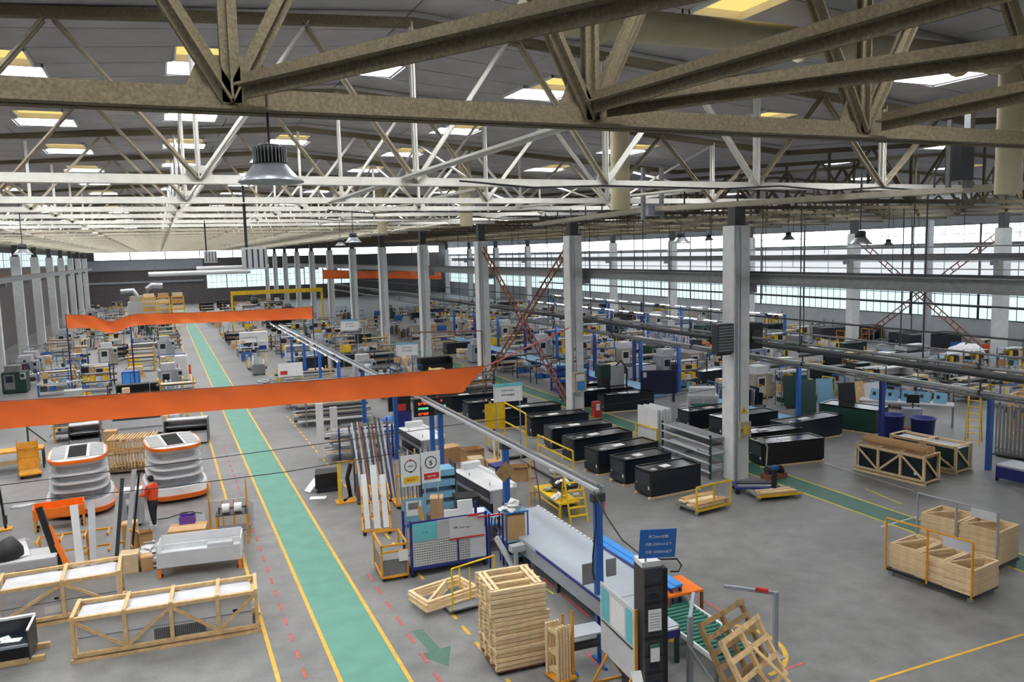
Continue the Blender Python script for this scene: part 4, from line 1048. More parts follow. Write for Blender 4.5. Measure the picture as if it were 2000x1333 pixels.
for k in range(1, 11): inst(s, t, (0, 0, .07 * k))
part(t, 'backing_sheet', 'light_grey', ('b', (.09, .04, .3), (2.19, .05, 1.02)))
part(t, 'clear_sheet', 'film', ('b', (1.72, -.02, .32), (2.2, -.012, 1.2)))
casters(t, 2.27, 1.06, .08)
t = thing('notice_board', 'turquoise and white notice panels on the mesh trolley top', 'sign', (5.88, 20.85, 0), R(-4))
part(t, 'turquoise_panel', 'turquoise', ('b', (.08, -.04, 1.04), (.78, -.015, 1.55))); part(t, 'grey_panel', 'light_grey', ('b', (.78, -.04, 1.06), (1.15, -.015, 1.56)))
part(t, 'white_panel', 'white_panel', ('b', (1.12, -.06, .98), (2.15, -.04, 1.58))); part(t, 'red_bar', 'red', ('b', (1.12, -.07, .95), (2.15, -.03, .99))); part(t, 'red_clip', 'red', ('b', (1.66, -.07, 1.56), (2.0, -.03, 1.61)))
text('以人为本', .08, Vector((.42, -.044, 1.28)), RFRONT, 'deep_blue', t, weight=.001)
for k, s in enumerate(('质量', '安全', '责任')): text(s, .1, Vector((1.3 + .19 * k, -.064, 1.3 - .02 * k)), RFRONT, 'dark_steel', t, weight=.001)
loose('white_carton_lid', 'white foam tray lying in the mesh trolley, left', 'box', 'white_paint', (6.9, 21.1, 1.0 - .75), R(12), ('b', (0, 0, 0), (.5, .35, .9)))
loose('foam_sheet', 'white foam sheet standing in the mesh trolley behind the panels', 'panel', 'white_paint', (7.15, 21.3, .25), R(-12), ('r', (.2, .3, 0), (.2, .42, 1.25), .5, .08, (0, 1, 0)))
loose('foam_sheet', 'white foam slab leaning at the right end of the mesh trolley', 'panel', 'white_paint', (7.65, 21.2, .25), R(-20), ('r', (.1, .3, 0), (0, .45, 1.5), .45, .1, (0, 1, 0)))
loose('timber_strip', 'amber strip leaning in the mesh trolley by the foam', 'plank', 'amber', (6.6, 21.25, .25), R(-4), ('r', (.05, .2, 0), (-.2, .4, 1.5), .09, .05))
t = thing('cage_trolley', 'amber open cage trolley left of the mesh trolley', 'trolley', (5.05, 20.9, 0), R(-4))
for y in (0, 1.2):
    s = part(t, 'post', 'amber', ('b', (0, y, .1), (.05, y + .05, 1.05))); inst(s, t, (.72, 0, 0))
part(t, 'top_rail', 'amber', ('b', (0, 0, 1.0), (.77, .05, 1.05)), ('b', (0, 1.2, 1.0), (.77, 1.25, 1.05)), ('b', (0, 0, 1.0), (.05, 1.25, 1.05)), ('b', (.72, 0, 1.0), (.77, 1.25, 1.05)), ('b', (0, 0, .82), (.77, .05, .86)))
part(t, 'deck', 'amber', ('b', (0, 0, .1), (.77, 1.25, .15))); part(t, 'lining', 'mid_grey', ('b', (.05, .07, .15), (.72, 1.18, .6))); part(t, 'paper', 'paper', ('b', (.5, -.02, .55), (.76, -.005, .85))); casters(t, .77, 1.25, .05)
# yellow frame trolley with flat wooden frames
t = thing('frame_trolley', 'yellow hoop-ended trolley with flat wooden frames, left of the tall stack', 'trolley', (6.15, 18.15, 0), R(4))
part(t, 'hoop', 'yellow', ('t', (0, 0, .12), (0, 0, 1.2), .025, 8), ('t', (1.3, .25, .12), (1.3, .25, 1.2), .025, 8), ('t', (0, 0, 1.2), (1.3, .25, 1.2), .025, 8))
part(t, 'hoop', 'yellow', ('t', (.45, .55, .12), (.45, .55, .95), .025, 8), ('t', (.62, .3, .12), (.62, .3, 1.0), .022, 8), ('t', (.8, .1, .12), (.8, .1, .7), .022, 8))
part(t, 'deck', 'mid_grey', ('b', (-.1, -.05, .1), (1.4, .9, .14))); casters(t, 1.3, .85, .05)
def wood_frame(L, D, w=.09, h=.045, diag=True, m='pale_wood', mids=1):
    ops = [(('b', (0, 0, 0), (L, w, h))), ('b', (0, D - w, 0), (L, D, h)), ('b', (0, w, 0), (w, D - w, h)), ('b', (L - w, w, 0), (L, D - w, h))]
    return ops
for k in range(4):
    t2 = thing('slatted_pallet', ['bottom flat wooden frame left of the stack', 'second flat wooden frame left of the stack', 'third flat wooden frame left of the stack', 'top flat wooden frame left of the stack, with a diagonal'][k], 'frame', (5.5 + .05 * (k % 2), 18.25 + .03 * k, .15 + .06 * k), R(12 + 2 * (k % 2)), 'flat wooden frames left of the stack')
    for o in wood_frame(1.55, .95): part(t2, 'slat', 'pale_wood', o)
    part(t2, 'diagonal', 'pale_wood', ('r', (.09, .09, .02), (1.1, .86, .02), .07, .035))
# tall stack of pallet frames
def pallet(label, loc, rz, group):
    t = thing('wooden_pallet', label, 'pallet', loc, rz, group)
    s = part(t, 'slat', 'pale_wood', ('b', (0, 0, 0), (1.25, .075, .078)))
    for y in (.36, .73, 1.095): inst(s, t, (0, y, 0))
    b = part(t, 'board', 'pale_wood', ('b', (.03, .055, .078), (.10, 1.11, .098)))
    for x in (.11, .98, 1.09): inst(b, t, (x, 0, 0))
    return t
pw = None
for k in range(18):
    kk = ['bottom', 'second', 'third', 'fourth', 'fifth', 'sixth', 'seventh', 'eighth', 'ninth', 'tenth', 'eleventh', 'twelfth', 'thirteenth', 'fourteenth', 'fifteenth', 'sixteenth', 'seventeenth', 'top'][k]
    lab = '%s slatted pine pallet of the tall stack, %s' % (kk, 'counted from the floor' if k < 17 else 'open frame on view')
    dx = .012 * math.sin(k * 1.9) + (.05 if k < 12 else -.03); dy = .012 * math.cos(k * 2.3) - (.03 if k < 12 else 0)
    loc = (5.93 + dx, 14.96 + dy, .12 + .1 * k); rz = R(-4.5 + .5 * math.sin(k * 2.7) + (.8 if k < 12 else -1))
    if pw is None: pw = pallet(lab, loc, rz, 'pine pallets of the tall stack')
    else: dup(pw, lab, loc, rz, 'pine pallets of the tall stack')
t = thing('pallet_dolly', 'low red dolly under the tall stack of pine pallets', 'trolley', (6.0, 14.95, 0), R(-4))
part(t, 'deck', 'rust', ('b', (0, 0, .08), (1.2, 1.12, .115))); casters(t, 1.2, 1.1, .04)
# slats on edge beside the stack
t = thing('slat_stand', 'yellow-posted stand right of the tall stack', 'stand', (7.0, 14.0, 0), R(8))
part(t, 'post', 'amber', ('b', (.42, .1, 0), (.47, .15, 1.5))); part(t, 'post', 'amber', ('b', (.42, .45, 0), (.47, .5, 1.3))); part(t, 'deck', 'amber', ('b', (0, 0, .05), (.47, .55, .1)))
sl = None
for k in range(5):
    t2 = thing('ladder_pallet', '%s narrow pine ladder frame on edge right of the tall stack' % ORD[k], 'frame', (7.0 + .068 * k, 14.05, .1), R(8), 'narrow pine ladder frames on edge')
    part(t2, 'rail', 'pale_wood', ('b', (0, 0, 0), (.035, .06, 1.15 + .02 * (k % 3)))); part(t2, 'rail', 'pale_wood', ('b', (0, .4, 0), (.035, .46, 1.12)))
    for z in (.1, .5, .95): part(t2, 'rung', 'pale_wood', ('b', (.036, .06, z), (.052, .4, z + .07)))
# conveyor machine
t = thing('conveyor_table', 'long stainless conveyor table with rivets, parallel to the aisle', 'conveyor', (8.95, 13.9, 0), 0)
part(t, 'bed', 'stainless', ('b', (0, 1.6, .78), (1.65, 8.6, .86)))
part(t, 'side_skirt', 'cool_grey', ('b', (-.03, 1.6, .42), (.02, 8.6, .8))); part(t, 'side_skirt', 'cool_grey', ('b', (1.63, 1.6, .42), (1.68, 8.6, .8)))
part(t, 'blue_edge', 'deep_blue', ('b', (-.045, 1.5, .80), (.0, 5.2, .86)))
part(t, 'lower_bed', 'charcoal', ('b', (.1, 1.6, .3), (1.55, 8.6, .42)))
s = part(t, 'rivet', 'galvanised', ('t', (-.05, 1.9, .6), (-.03, 1.9, .6), .03, 8))
for k in range(1, 14): inst(s, t, (0, .5 * k, .06 * (k % 2)))
for y in (1.7, 4.2, 6.6, 8.3):
    for x in (.1, 1.45): part(t, 'leg', 'dark_green', ('b', (x, y, 0), (x + .09, y + .09, .32)))
s = part(t, 'edge_tooth', 'white_paint', ('b', (1.64, 1.7, .86), (1.70, 1.83, .89)))
for k in range(1, 30): inst(s, t, (0, .235 * k, 0))
t = thing('end_table', 'shiny grey end table of the line with an orange corner', 'table', (8.95, 13.75, 0), R(-1))
part(t, 'top', 'stainless', ('b', (0, 0, .8), (.85, 1.7, .87))); part(t, 'blue_beam', 'deep_blue', ('b', (0, -.04, .62), (.85, .0, .78))); part(t, 'orange_corner', 'orange', ('b', (-.04, -.06, .6), (.06, .12, .8))); part(t, 'cover_strip', 'white_paint', ('b', (.2, -.05, .8), (.8, .05, .84)))
legs4(t, .85, 1.6, .8, .08, 'dark_green')
t = thing('blue_guard', 'bright blue sloped guard on the far side of the stainless line', 'guard', (10.62, 15.2, 0))
part(t, 'panel', 'bright_blue', ('p', [(-.02, 0), (.3, 0), (.3, 3.7), (-.02, 3.7)], .94, .96)); part(t, 'top_lip', 'bright_blue', ('b', (.12, 0, .96), (.34, 3.7, 1.0)))
part(t, 'edge', 'deep_blue', ('b', (-.05, 0, .88), (-.02, 3.7, .93)))
legs4(t, .3, 3.6, .95, .06, 'deep_blue')
t = thing('orange_step', 'orange-topped steel step table behind the black tower', 'table', (10.5, 15.1, 0), R(-2))
part(t, 'top', 'orange', ('b', (0, 0, .76), (.95, .95, .82))); legs4(t, .95, .95, .76, .06, 'rust'); part(t, 'shelf', 'dark_steel', ('b', (.05, .05, .3), (.9, .9, .33)))
# black tower
t = thing('tower_casing', 'tall black moulded tower with two notices on it', 'tower', (8.02, 12.35, 0), R(-9))
part(t, 'shaft', 'charcoal', ('b', (0, 0, 0), (.38, .5, 2.95))); part(t, 'corner_channel', 'black', ('b', (.38, .05, 0), (.5, .45, 2.9))); part(t, 'cap', 'concrete_column', ('b', (-.01, .08, 2.95), (.4, .48, 3.05)))
for k in range(8): part(t, 'rib', 'black', ('b', (-.015, -.025, .35 * k + .15), (.395, 0, .35 * k + .19)))
for k in range(7):
    part(t, 'moulded_slot', 'navy_black', ('p', [(.08, -.02), (.3, -.02), (.27, 0), (.11, 0)], .35 * k + .26, .35 * k + .34)); part(t, 'side_slot', 'navy_black', ('b', (.5, .15, .35 * k + .22), (.515, .35, .35 * k + .38)))
part(t, 'notice', 'paper', ('b', (.06, -.035, 1.72), (.33, -.027, 2.15))); part(t, 'notice', 'paper', ('b', (.1, -.035, 1.1), (.29, -.027, 1.45))); part(t, 'notice_header', 'roller_green', ('b', (.1, -.037, 1.38), (.29, -.033, 1.45)))
for k in range(6): part(t, 'notice_line', 'cool_grey', ('b', (.09, -.037, 2.06 - .055 * k), (.3, -.035, 2.075 - .055 * k)))
part(t, 'side_sticker', 'cool_grey', ('b', (.515, .2, 2.45), (.522, .3, 2.75)))
p = F(1252, 1390); t = thing('blue_sign', 'blue sign with three lines of white writing above the black tower', 'sign', (8.0, 12.45, 3.08), R(-9))
part(t, 'board', 'sign_blue', ('r', (-.02, 0, .34), (.74, .02, .28), .02, .56)); part(t, 'bracket', 'galvanised', ('b', (.1, .03, -.03), (.14, .05, .4)))
RS = Matrix.Rotation(R(4.5), 3, 'Y') @ RFRONT
for k, s in enumerate(('大口mm切机', '内线: 2000mm以下', '长线: 2500mm以下')): text(s, .115 if k else .13, Vector((.37, -.014, .46 - .15 * k)), RS, 'paper', t, weight=.0015)
wire('black drooping cable from the front blue post to the black tower', [FY(1160, 960, 15.8), FY(1185, 1010, 15.0), FY(1215, 1055, 14.2), FY(1250, 1083, 13.3), FY(1290, 1093, 12.4), FY(1322, 1092, 12.2), FY(1331, 1105, 12.2), FY(1325, 1117, 12.25), FY(1310, 1117, 12.4)], .018)
wire('black cable hanging down the front blue post', [(8.92, 15.78, 3.2), (8.88, 15.7, 2.6), (8.8, 15.72, 1.9), (8.78, 15.7, 1.5), (8.86, 15.76, 1.3)], .02)
# roller conveyor
t = thing('roller_conveyor', 'green roller conveyor with white rails beside the broken pallets', 'conveyor', (9.9, 12.6, 0), R(-2))
part(t, 'side_rail', 'white_paint', ('b', (0, 0, .48), (.05, 2.75, .58))); part(t, 'side_rail', 'white_paint', ('b', (1.05, 0, .48), (1.1, 2.75, .58)))
s = part(t, 'roller', 'roller_green', ('t', (.05, .1, .53), (1.05, .1, .53), .045, 10))
for k in range(1, 17): inst(s, t, (0, .155 * k, 0))
legs4(t, 1.1, 2.7, .48, .06, 'grey_steel'); part(t, 'cross_tie', 'grey_steel', ('b', (0, 1.5, .15), (1.1, 1.56, .2)))
# grey guard posts
t = thing('goalpost_guard', 'grey steel goalpost frame around the broken pallets', 'frame', (0, 0, 0))
a = F(1348, 1345); b = F(1514, 1285)
part(t, 'post', 'cool_grey', ('b', (a.x - .05, a.y - .04, 0), (a.x + .05, a.y + .04, 1.55))); part(t, 'post', 'cool_grey', ('b', (b.x - .05, b.y - .04, 0), (b.x + .05, b.y + .04, 1.5)))
part(t, 'arm', 'cool_grey', ('r', (a.x, a.y, 1.52), (a.x + .75, a.y + .9, 1.52), .07)); part(t, 'arm', 'cool_grey', ('r', (b.x, b.y, 1.47), (b.x - .75, b.y + .8, 1.47), .07)); part(t, 'foot', 'cool_grey', ('b', (a.x - .15, a.y - .15, 0), (a.x + .15, a.y + .15, .03)), ('b', (b.x - .15, b.y - .15, 0), (b.x + .15, b.y + .15, .03)))
part(t, 'red_tag', 'red', ('r', (b.x - .12, b.y + .1, 1.51), (b.x - .3, b.y + .3, 1.51), .075, .075))
# leaning broken pallets
def broken(label, loc, rz, tilt, L, D, ns, m='old_wood'):
    t = thing('broken_pallet', label, 'pallet', loc, rz); t.rotation_euler = (tilt, 0, rz)
    for k in range(ns):
        y = D * k / (ns - 1); part(t, 'slat', m, ('r', (0, y, .09), (L, y + .03 * math.sin(k * 3), .09), .1, .03))
    for x in (.05, L / 2, L - .05): part(t, 'bearer', m, ('r', (x, -.04, .04), (x, D + .04, .04), .08, .09))
    return t
broken('dark weathered pallet leaning at the bottom right, rear one', (9.5, 11.9, .5), R(20), R(60), 1.6, 1.15, 5)
broken('lighter broken pallet leaning in front, at the bottom edge', (9.6, 11.3, .4), R(22), R(58), 1.5, 1.15, 4, 'wood')
loose('loose_plank', 'loose plank sloping down from the leaning pallets', 'plank', 'wood', (10.3, 11.6, .2), R(10), ('r', (0, .3, .9), (.55, -.5, .03), .11, .03))
loose('loose_plank', 'second loose plank crossing under the leaning pallets', 'plank', 'old_wood', (10.0, 11.5, .2), R(-30), ('r', (0, .2, .6), (.7, -.5, .03), .1, .03))
t = thing('pallet_easel', 'steel easel carrying the leaning broken pallets', 'stand', (9.45, 11.35, 0), R(20))
part(t, 'frame', 'grey_steel', ('r', (.1, .1, .05), (.1, 1.2, 1.1), .05), ('r', (1.2, .1, .05), (1.2, 1.2, 1.1), .05), ('r', (.1, 1.2, 0), (.1, 1.2, 1.1), .05), ('r', (1.2, 1.2, 0), (1.2, 1.2, 1.1), .05), ('r', (.1, .1, .05), (1.2, .1, .05), .05))
# display board
t = thing('notice_easel', 'double-sided notice board on a yellow stand beside the black tower', 'sign', (7.95, 12.6, 0), R(-4))
part(t, 'board', 'white_panel', ('b', (0, 0, .55), (.03, 1.5, 2.05))); part(t, 'edge', 'amber', ('b', (-.01, -.03, .3), (.05, 0, 2.08)))
part(t, 'turquoise_poster', 'turquoise', ('b', (-.008, .1, 1.3), (0, .35, 1.98))); part(t, 'turquoise_poster', 'turquoise', ('b', (-.008, 1.1, 1.3), (0, 1.45, 1.98))); part(t, 'paper_sheet', 'paper', ('b', (-.006, .42, 1.32), (0, 1.02, 1.92))); part(t, 'marker_rail', 'charcoal', ('b', (-.02, .08, 1.22), (0, 1.42, 1.25)))
for y in (.15, 1.2): part(t, 'stand_leg', 'amber', ('r', (.02, y, .6), (-.35, y, .02), .04), ('r', (.02, y, .6), (.38, y, .02), .04), ('r', (-.35, y, .03), (.38, y, .03), .04))
loose('hanging_paper', 'crumpled white paper hanging off the notice board corner', 'paper', 'paper', (7.93, 12.55, .55), R(-4), ('r', (0, 0, .3), (-.02, -.22, 0), .22, .01))
t = thing('charcoal_bin', 'dark box machine with an upright metal bar behind the notice board', 'machine', (8.15, 13.0, 0), R(-4))
part(t, 'body', 'charcoal', ('b', (.06, 0, 0), (.62, .6, .95))); part(t, 'grey_top', 'light_grey', ('b', (.06, .0, .95), (.66, .75, 1.0))); part(t, 'bar', 'galvanised', ('b', (.5, -.06, .1), (.58, -.02, 1.05)))
t = thing('blue_work_table', 'small blue-legged table with a dark roll, bottom centre', 'table', (7.5, 14.3, 0), R(-4))
part(t, 'top', 'stainless', ('b', (0, 0, .8), (.75, .5, .84))); part(t, 'leg', 'blue', ('b', (0, .2, .03), (.07, .27, .8))); part(t, 'leg', 'blue', ('b', (.68, .2, .03), (.75, .27, .8))); part(t, 'foot', 'blue', ('b', (0, -.1, 0), (.07, .55, .05)), ('b', (.68, -.1, 0), (.75, .55, .05))); part(t, 'roll', 'charcoal', ('t', (.07, .23, .5), (.68, .23, .5), .09, 12))
# blue shelf with carton
t = thing('blue_shelf', 'blue shelf rack holding a carton by the second blue post', 'rack', (8.55, 20.3, 0), R(-3))
legs4(t, .7, .6, 1.6, .04, 'blue')
for z in (.25, .72): part(t, 'shelf', 'sky_blue', ('b', (0, 0, z), (.7, .6, z + .03)))
part(t, 'top_tray', 'sky_blue', ('b', (0, 0, 1.555), (.7, .6, 1.575)))
part(t, 'rim', 'blue', ('b', (0, -.01, 1.56), (.7, .02, 1.6)), ('b', (0, .58, 1.56), (.7, .6, 1.6)))
carton('brown carton with a label on the blue shelf', (8.63, 20.35, .752), R(-3), .54, .46, .74)
loose('blue_bag', 'dark bag stuffed on the lowest blue shelf', 'bag', 'charcoal', (8.9, 20.6, .29), 0, ('l', [(.001, .4), (.2, .35), (.26, .15), (.22, 0), (.001, 0)], 12))
scraps('scrap_heap', 'heap of white scraps on top of the blue shelf', 'paper', (8.9, 20.6, 1.6), .33, .25, 18, 5)
# foam block, black bin, tool trolley
t = thing('wheeled_bin', 'black lidded bin in front of the white counter shell', 'bin', (8.35, 23.9, 0), R(-8))
part(t, 'body', 'charcoal', ('b', (.04, .04, .05), (.76, .66, .98))); part(t, 'lid', 'black', ('b', (0, 0, .98), (.8, .7, 1.05))); part(t, 'handle', 'black', ('t', (.1, -.05, 1.0), (.7, -.05, 1.0), .03, 8)); part(t, 'sticker', 'paper', ('b', (.1, .03, .5), (.22, .04, .7))); part(t, 'wheel', 'rubber', ('t', (.0, .6, .08), (.06, .6, .08), .08, 10))
t = thing('blue_bench', 'bright blue topped bench between the bin and the second blue post', 'bench', (8.2, 21.9, 0), R(-4))
part(t, 'top', 'bright_blue', ('b', (0, 0, .72), (.85, 1.7, .78))); legs4(t, .85, 1.7, .72, .05, 'blue'); part(t, 'shelf', 'mid_grey', ('b', (.03, .03, .25), (.82, 1.67, .28)))
loose('foam_block', 'white foam block on the bright blue bench', 'box', 'white_paint', (8.25, 22.0, .785), R(-10), ('b', (0, 0, 0), (.42, .7, .3)))
t = thing('hose_stand', 'blue frame hung with dark hoses right of the mesh trolley', 'frame', (8.1, 20.5, 0), R(-5))
part(t, 'post', 'deep_blue', ('b', (0, 0, 0), (.05, .05, 1.6))); part(t, 'post', 'deep_blue', ('b', (.4, 0, 0), (.45, .05, 1.55))); part(t, 'bar', 'red', ('b', (-.3, 0, 1.52), (.45, .04, 1.56)))
for k in range(3): part(t, 'hose', 'cable', ('w', [(.1 + .1 * k, -.03, 1.5), (.05 + .1 * k, -.08, 1.2), (.2 + .1 * k, -.1, 1.05), (.3, -.06, 1.3), (.25 + .05 * k, -.03, 1.5)], .02, 6))
loose('grey_channel', 'pale metal channel leaning below the hose frame', 'profile', 'white_panel', (8.2, 20.2, 0), R(-10), ('r', (0, 0, 1.0), (.45, -.25, .1), .2, .08))
loose('grey_channel', 'light tray standing low in front of the blue shelf', 'tray', 'light_grey', (8.5, 19.75, .62), R(3), ('b', (0, 0, 0), (.85, .25, .18)), ('b', (.1, .05, -.62), (.2, .15, 0)), ('b', (.65, .05, -.62), (.75, .15, 0)))
# counter shells (unfinished display cases)
def counter_shell(label, loc, rz, L, D):
    t = thing('counter_shell', label, 'cabinet', loc, rz)
    part(t, 'body', 'cool_grey', ('b', (0, 0, .42), (D, L, .86))); part(t, 'top', 'white_paint', ('b', (-.04, -.04, .86), (D + .04, L + .02, .9)))
    part(t, 'rim', 'white_paint', ('b', (D - .1, 0, .9), (D + .04, L, 1.0)), ('b', (.3, L - .3, .9), (D, L, 1.15)))
    part(t, 'side_panel', 'charcoal', ('b', (-.07, 0, .62), (-.04, L, .9))); part(t, 'edge_trim', 'galvanised', ('b', (-.09, 0, .54), (-.05, L, .6)), ('b', (-.09, 0, .12), (-.05, L, .16)))
    part(t, 'base', 'black', ('b', (.08, .1, .0), (D - .1, L - .1, .42))); part(t, 'end_panel', 'light_grey', ('b', (.1, -.02, .05), (.45, 0, .86))); part(t, 'end_panel', 'light_grey', ('b', (D - .25, -.02, .05), (D, 0, .86)))
    part(t, 'drain', 'dark_steel', ('t', (.25, .5, .9), (.25, .5, 1.02), .012, 6)); part(t, 'drain', 'dark_steel', ('t', (.15, 2.0, .9), (.15, 2.0, 1.02), .012, 6))
    return t
counter_shell('white-topped counter shell right behind the black bin and second post', (9.85, 24.7, 0), R(4), 3.1, 1.0)
counter_shell('white-topped counter shell farther back beside the third blue post', (10.0, 33.0, 0), R(3), 3.0, 1.1)
# printed panel on stand, carton leaning
t = thing('poster_stand', 'pale blue poster panel on a blue stand behind the mesh trolley', 'sign', (6.35, 23.3, 0), R(-6))
part(t, 'panel', 'sky_blue', ('b', (0, 0, .75), (.72, .03, 1.5))); part(t, 'sheet', 'paper', ('b', (.1, -.008, .95), (.62, 0, 1.42))); part(t, 'photo', 'mid_grey', ('b', (.2, -.012, 1.15), (.52, -.008, 1.36))); part(t, 'tray', 'blue', ('b', (0, -.06, .6), (.72, .1, .72))); part(t, 'leg', 'deep_blue', ('b', (.02, .03, 0), (.08, .09, .75))); part(t, 'leg', 'deep_blue', ('b', (.64, .03, 0), (.7, .09, .75)))
carton('brown carton leaning behind the mesh trolley', (7.3, 23.4, 0), R(-20), .4, .5, 1.35)
t = thing('pale_panel_rack', 'pale blue sheets on a rack right of the number boards', 'rack', (7.55, 25.2, 0), R(-4))
part(t, 'frame', 'dark_steel', ('b', (0, 0, 0), (.05, .7, 1.9)), ('b', (1.2, 0, 0), (1.25, .7, 1.9)))
for z in (.35, .75, 1.15, 1.5): part(t, 'sheet_pile', 'sky_blue', ('b', (.05, 0, z), (1.2, .7, z + .22)))
part(t, 'green_tag', 'roller_green', ('b', (.5, -.01, 1.78), (.62, 0, 1.95)))
# profile trolley with white sheets
profile_trolley('amber arm trolley with white profiles right beside the aisle', (5.42, 24.75, 0), R(-12), .95, 1.5, 'amber', 1.25, 3)
for k, (x, y, ln, w, lab) in enumerate(((5.62, 24.85, 1.65, .17, 'left white profile on the aisle-side amber trolley'), (5.92, 24.75, 1.95, .21, 'tallest white profile, middle of the aisle-side amber trolley'), (6.2, 24.7, 1.6, .18, 'right white profile on the aisle-side amber trolley'))):
    o = part(None, 'white_profile', 'white_paint', ('r', (0, 0, 0), (-.05, .6, ln), w, .1, (0, 1, 0))); o.location = (x, y, .21); o.rotation_euler = (0, 0, R(-12)); tag(o, lab, 'profile')
# dark profile rack behind it
t = thing('a_frame_rack', 'dark A-frame rack of leaning steel profiles right of the aisle', 'rack', (6.1, 28.2, 0), R(-8))
part(t, 'frame', 'deep_blue', ('r', (0, 0, .05), (0, 1.4, 2.6), .08), ('r', (1.3, 0, .05), (1.3, 1.4, 2.6), .08), ('r', (0, 1.4, .05), (0, 1.4, 2.6), .08), ('r', (1.3, 1.4, .05), (1.3, 1.4, 2.6), .08), ('r', (0, 1.4, 1.2), (1.3, 1.4, 1.2), .06), ('r', (0, 1.4, 2.5), (1.3, 1.4, 2.5), .06))
part(t, 'base', 'charcoal', ('b', (-.05, -.1, .0), (1.4, 1.5, .08)))
rnd = random.Random(3)
for k in range(14):
    x = 6.15 + .092 * k; m_ = ['dark_steel', 'galvanised', 'charcoal', 'light_grey', 'rust'][k % 5]
    o = part(None, 'steel_profile', m_, ('r', (0, 0, 0), (-.22 + .02 * (k % 4), 1.25, 2.5 + .35 * rnd.random()), .07, .07, (0, 1, 0))); o.location = (x, 28.12 - .013 * k, .09); o.rotation_euler = (0, 0, R(-8))
    tag(o, '%s leaning steel profile on the dark A-frame rack, from the left' % ['first', 'second', 'third', 'fourth', 'fifth', 'sixth', 'seventh', 'eighth', 'ninth', 'tenth', 'eleventh', 'twelfth', 'thirteenth', 'fourteenth'][k], 'profile', 'leaning steel profiles')
t = thing('yellow_stand', 'amber bent-post stand with a black hose, left of the dark rack', 'stand', (5.45, 28.6, 0), R(-5))
part(t, 'post', 'yellow', ('b', (0, 0, 0), (.12, .06, 1.55))); part(t, 'post', 'amber', ('b', (.65, 0, 0), (.7, .05, 1.6))); part(t, 'crossbar', 'amber', ('b', (0, 0, 1.5), (.7, .05, 1.56))); part(t, 'hose', 'black', ('w', [(.5, .1, 1.4), (.35, .1, .9), (.45, .1, .2), (.2, .1, .05)], .08, 8)); part(t, 'foot', 'amber', ('b', (-.1, -.1, 0), (.8, .4, .05)))
t = thing('black_machine', 'black cloth-covered machine on the floor by the amber stand', 'machine', (4.9, 30.2, 0), R(-5))
part(t, 'cover', 'black', ('p', [(0, 0), (.9, .1), (1.0, .8), (.1, .9)], .2, .75)); part(t, 'base', 'charcoal', ('b', (.1, .1, .05), (.9, .8, .2))); part(t, 'sheet', 'paper', ('r', (-.3, .3, .05), (.1, .5, .45), .4, .02)); casters(t, .9, .8, .04)
loose('paper_sheet', 'white sheet lying on the floor beside the black covered machine', 'paper', 'paper', (4.55, 29.6, .01), R(-20), ('b', (0, 0, 0), (.6, .35, .012)))
# pipe shelves
def pipe_rack(label, loc, rz, L, D, Hh, levels, mats, frame='deep_blue', seed=0, dens=8):
    t = thing('pipe_rack', label, 'rack', loc, rz); rnd = random.Random(seed)
    s = part(t, 'upright', frame, ('b', (0, 0, 0), (.07, .07, Hh)))
    for x, y in ((L - .07, 0), (0, D - .07), (L - .07, D - .07)): inst(s, t, (x, y, 0))
    for z in levels:
        part(t, 'beam', frame, ('b', (0, .0, z), (.06, D, z + .06))); part(t, 'beam', frame, ('b', (L - .06, 0, z), (L, D, z + .06)))
        for k in range(dens):
            y = .1 + (D - .2) * (k + .5) / dens; ov = rnd.uniform(.05, .22) if D < 1.5 else rnd.uniform(.1, .6); rr = rnd.choice((.035, .045, .06))
            part(t, 'bar_stock', rnd.choice(mats), ('b', (-ov, y - rr, z + .06), (L + (rnd.uniform(0, .2) if D < 1.5 else rnd.uniform(0, .4)), y + rr, z + .06 + rr * 2)))
    return t
GM = ['light_grey', 'galvanised', 'white_paint', 'cool_grey', 'mid_grey', 'dark_steel', 'pale_wood']
pipe_rack('low blue rack stacked with pale bars under the banner, right of the aisle', (6.7, 34.5, 0), R(-6), 2.4, 1.6, 1.5, (.25, .7, 1.15), GM, seed=2)
for k, (x, y, h, m_, lab) in enumerate(((5.95, 35.5, 2.5, 'white_paint', 'tall white panel post standing left of the low blue rack'), (6.55, 35.4, 2.3, 'white_panel', 'second tall white panel post by the low blue rack'), (6.75, 36.0, 1.6, 'navy_black', 'dark slab standing behind the white panel posts'))):
    loose('standing_board', lab, 'panel', m_, (x, y, 0), R(-8), ('b', (0, 0, 0), (.32, .18, h)))
pipe_rack('grey rack of long bars reaching to the aisle, beyond the banner', (6.6, 42.5, 0), R(-4), 3.2, 2.2, 1.3, (.2, .55, .9, 1.2), GM, 'mid_grey', 5)
pipe_rack('second grey rack of long bars farther back right of the aisle', (6.7, 47.5, 0), R(-4), 3.4, 2.4, 1.5, (.2, .6, 1.0, 1.4), GM, 'mid_grey', 8)
pipe_rack('third rack of bars with a notice, far right of the aisle', (6.8, 54, 0), R(-3), 3.4, 2.4, 1.4, (.2, .6, 1.0), GM, 'yellow', 9)
t = thing('notice_sign', 'far yellow-framed notice with red mark on the third bar rack', 'sign', (6.7, 53.6, 0), 0)
part(t, 'board', 'paper', ('b', (0, 0, 1.2), (1.6, .03, 2.1))); part(t, 'red_mark', 'red', ('b', (.15, -.01, 1.35), (.6, 0, 1.6))); part(t, 'post', 'yellow', ('b', (0, .03, 0), (.06, .09, 1.9))); part(t, 'post', 'yellow', ('b', (1.54, .03, 0), (1.6, .09, 1.9)))
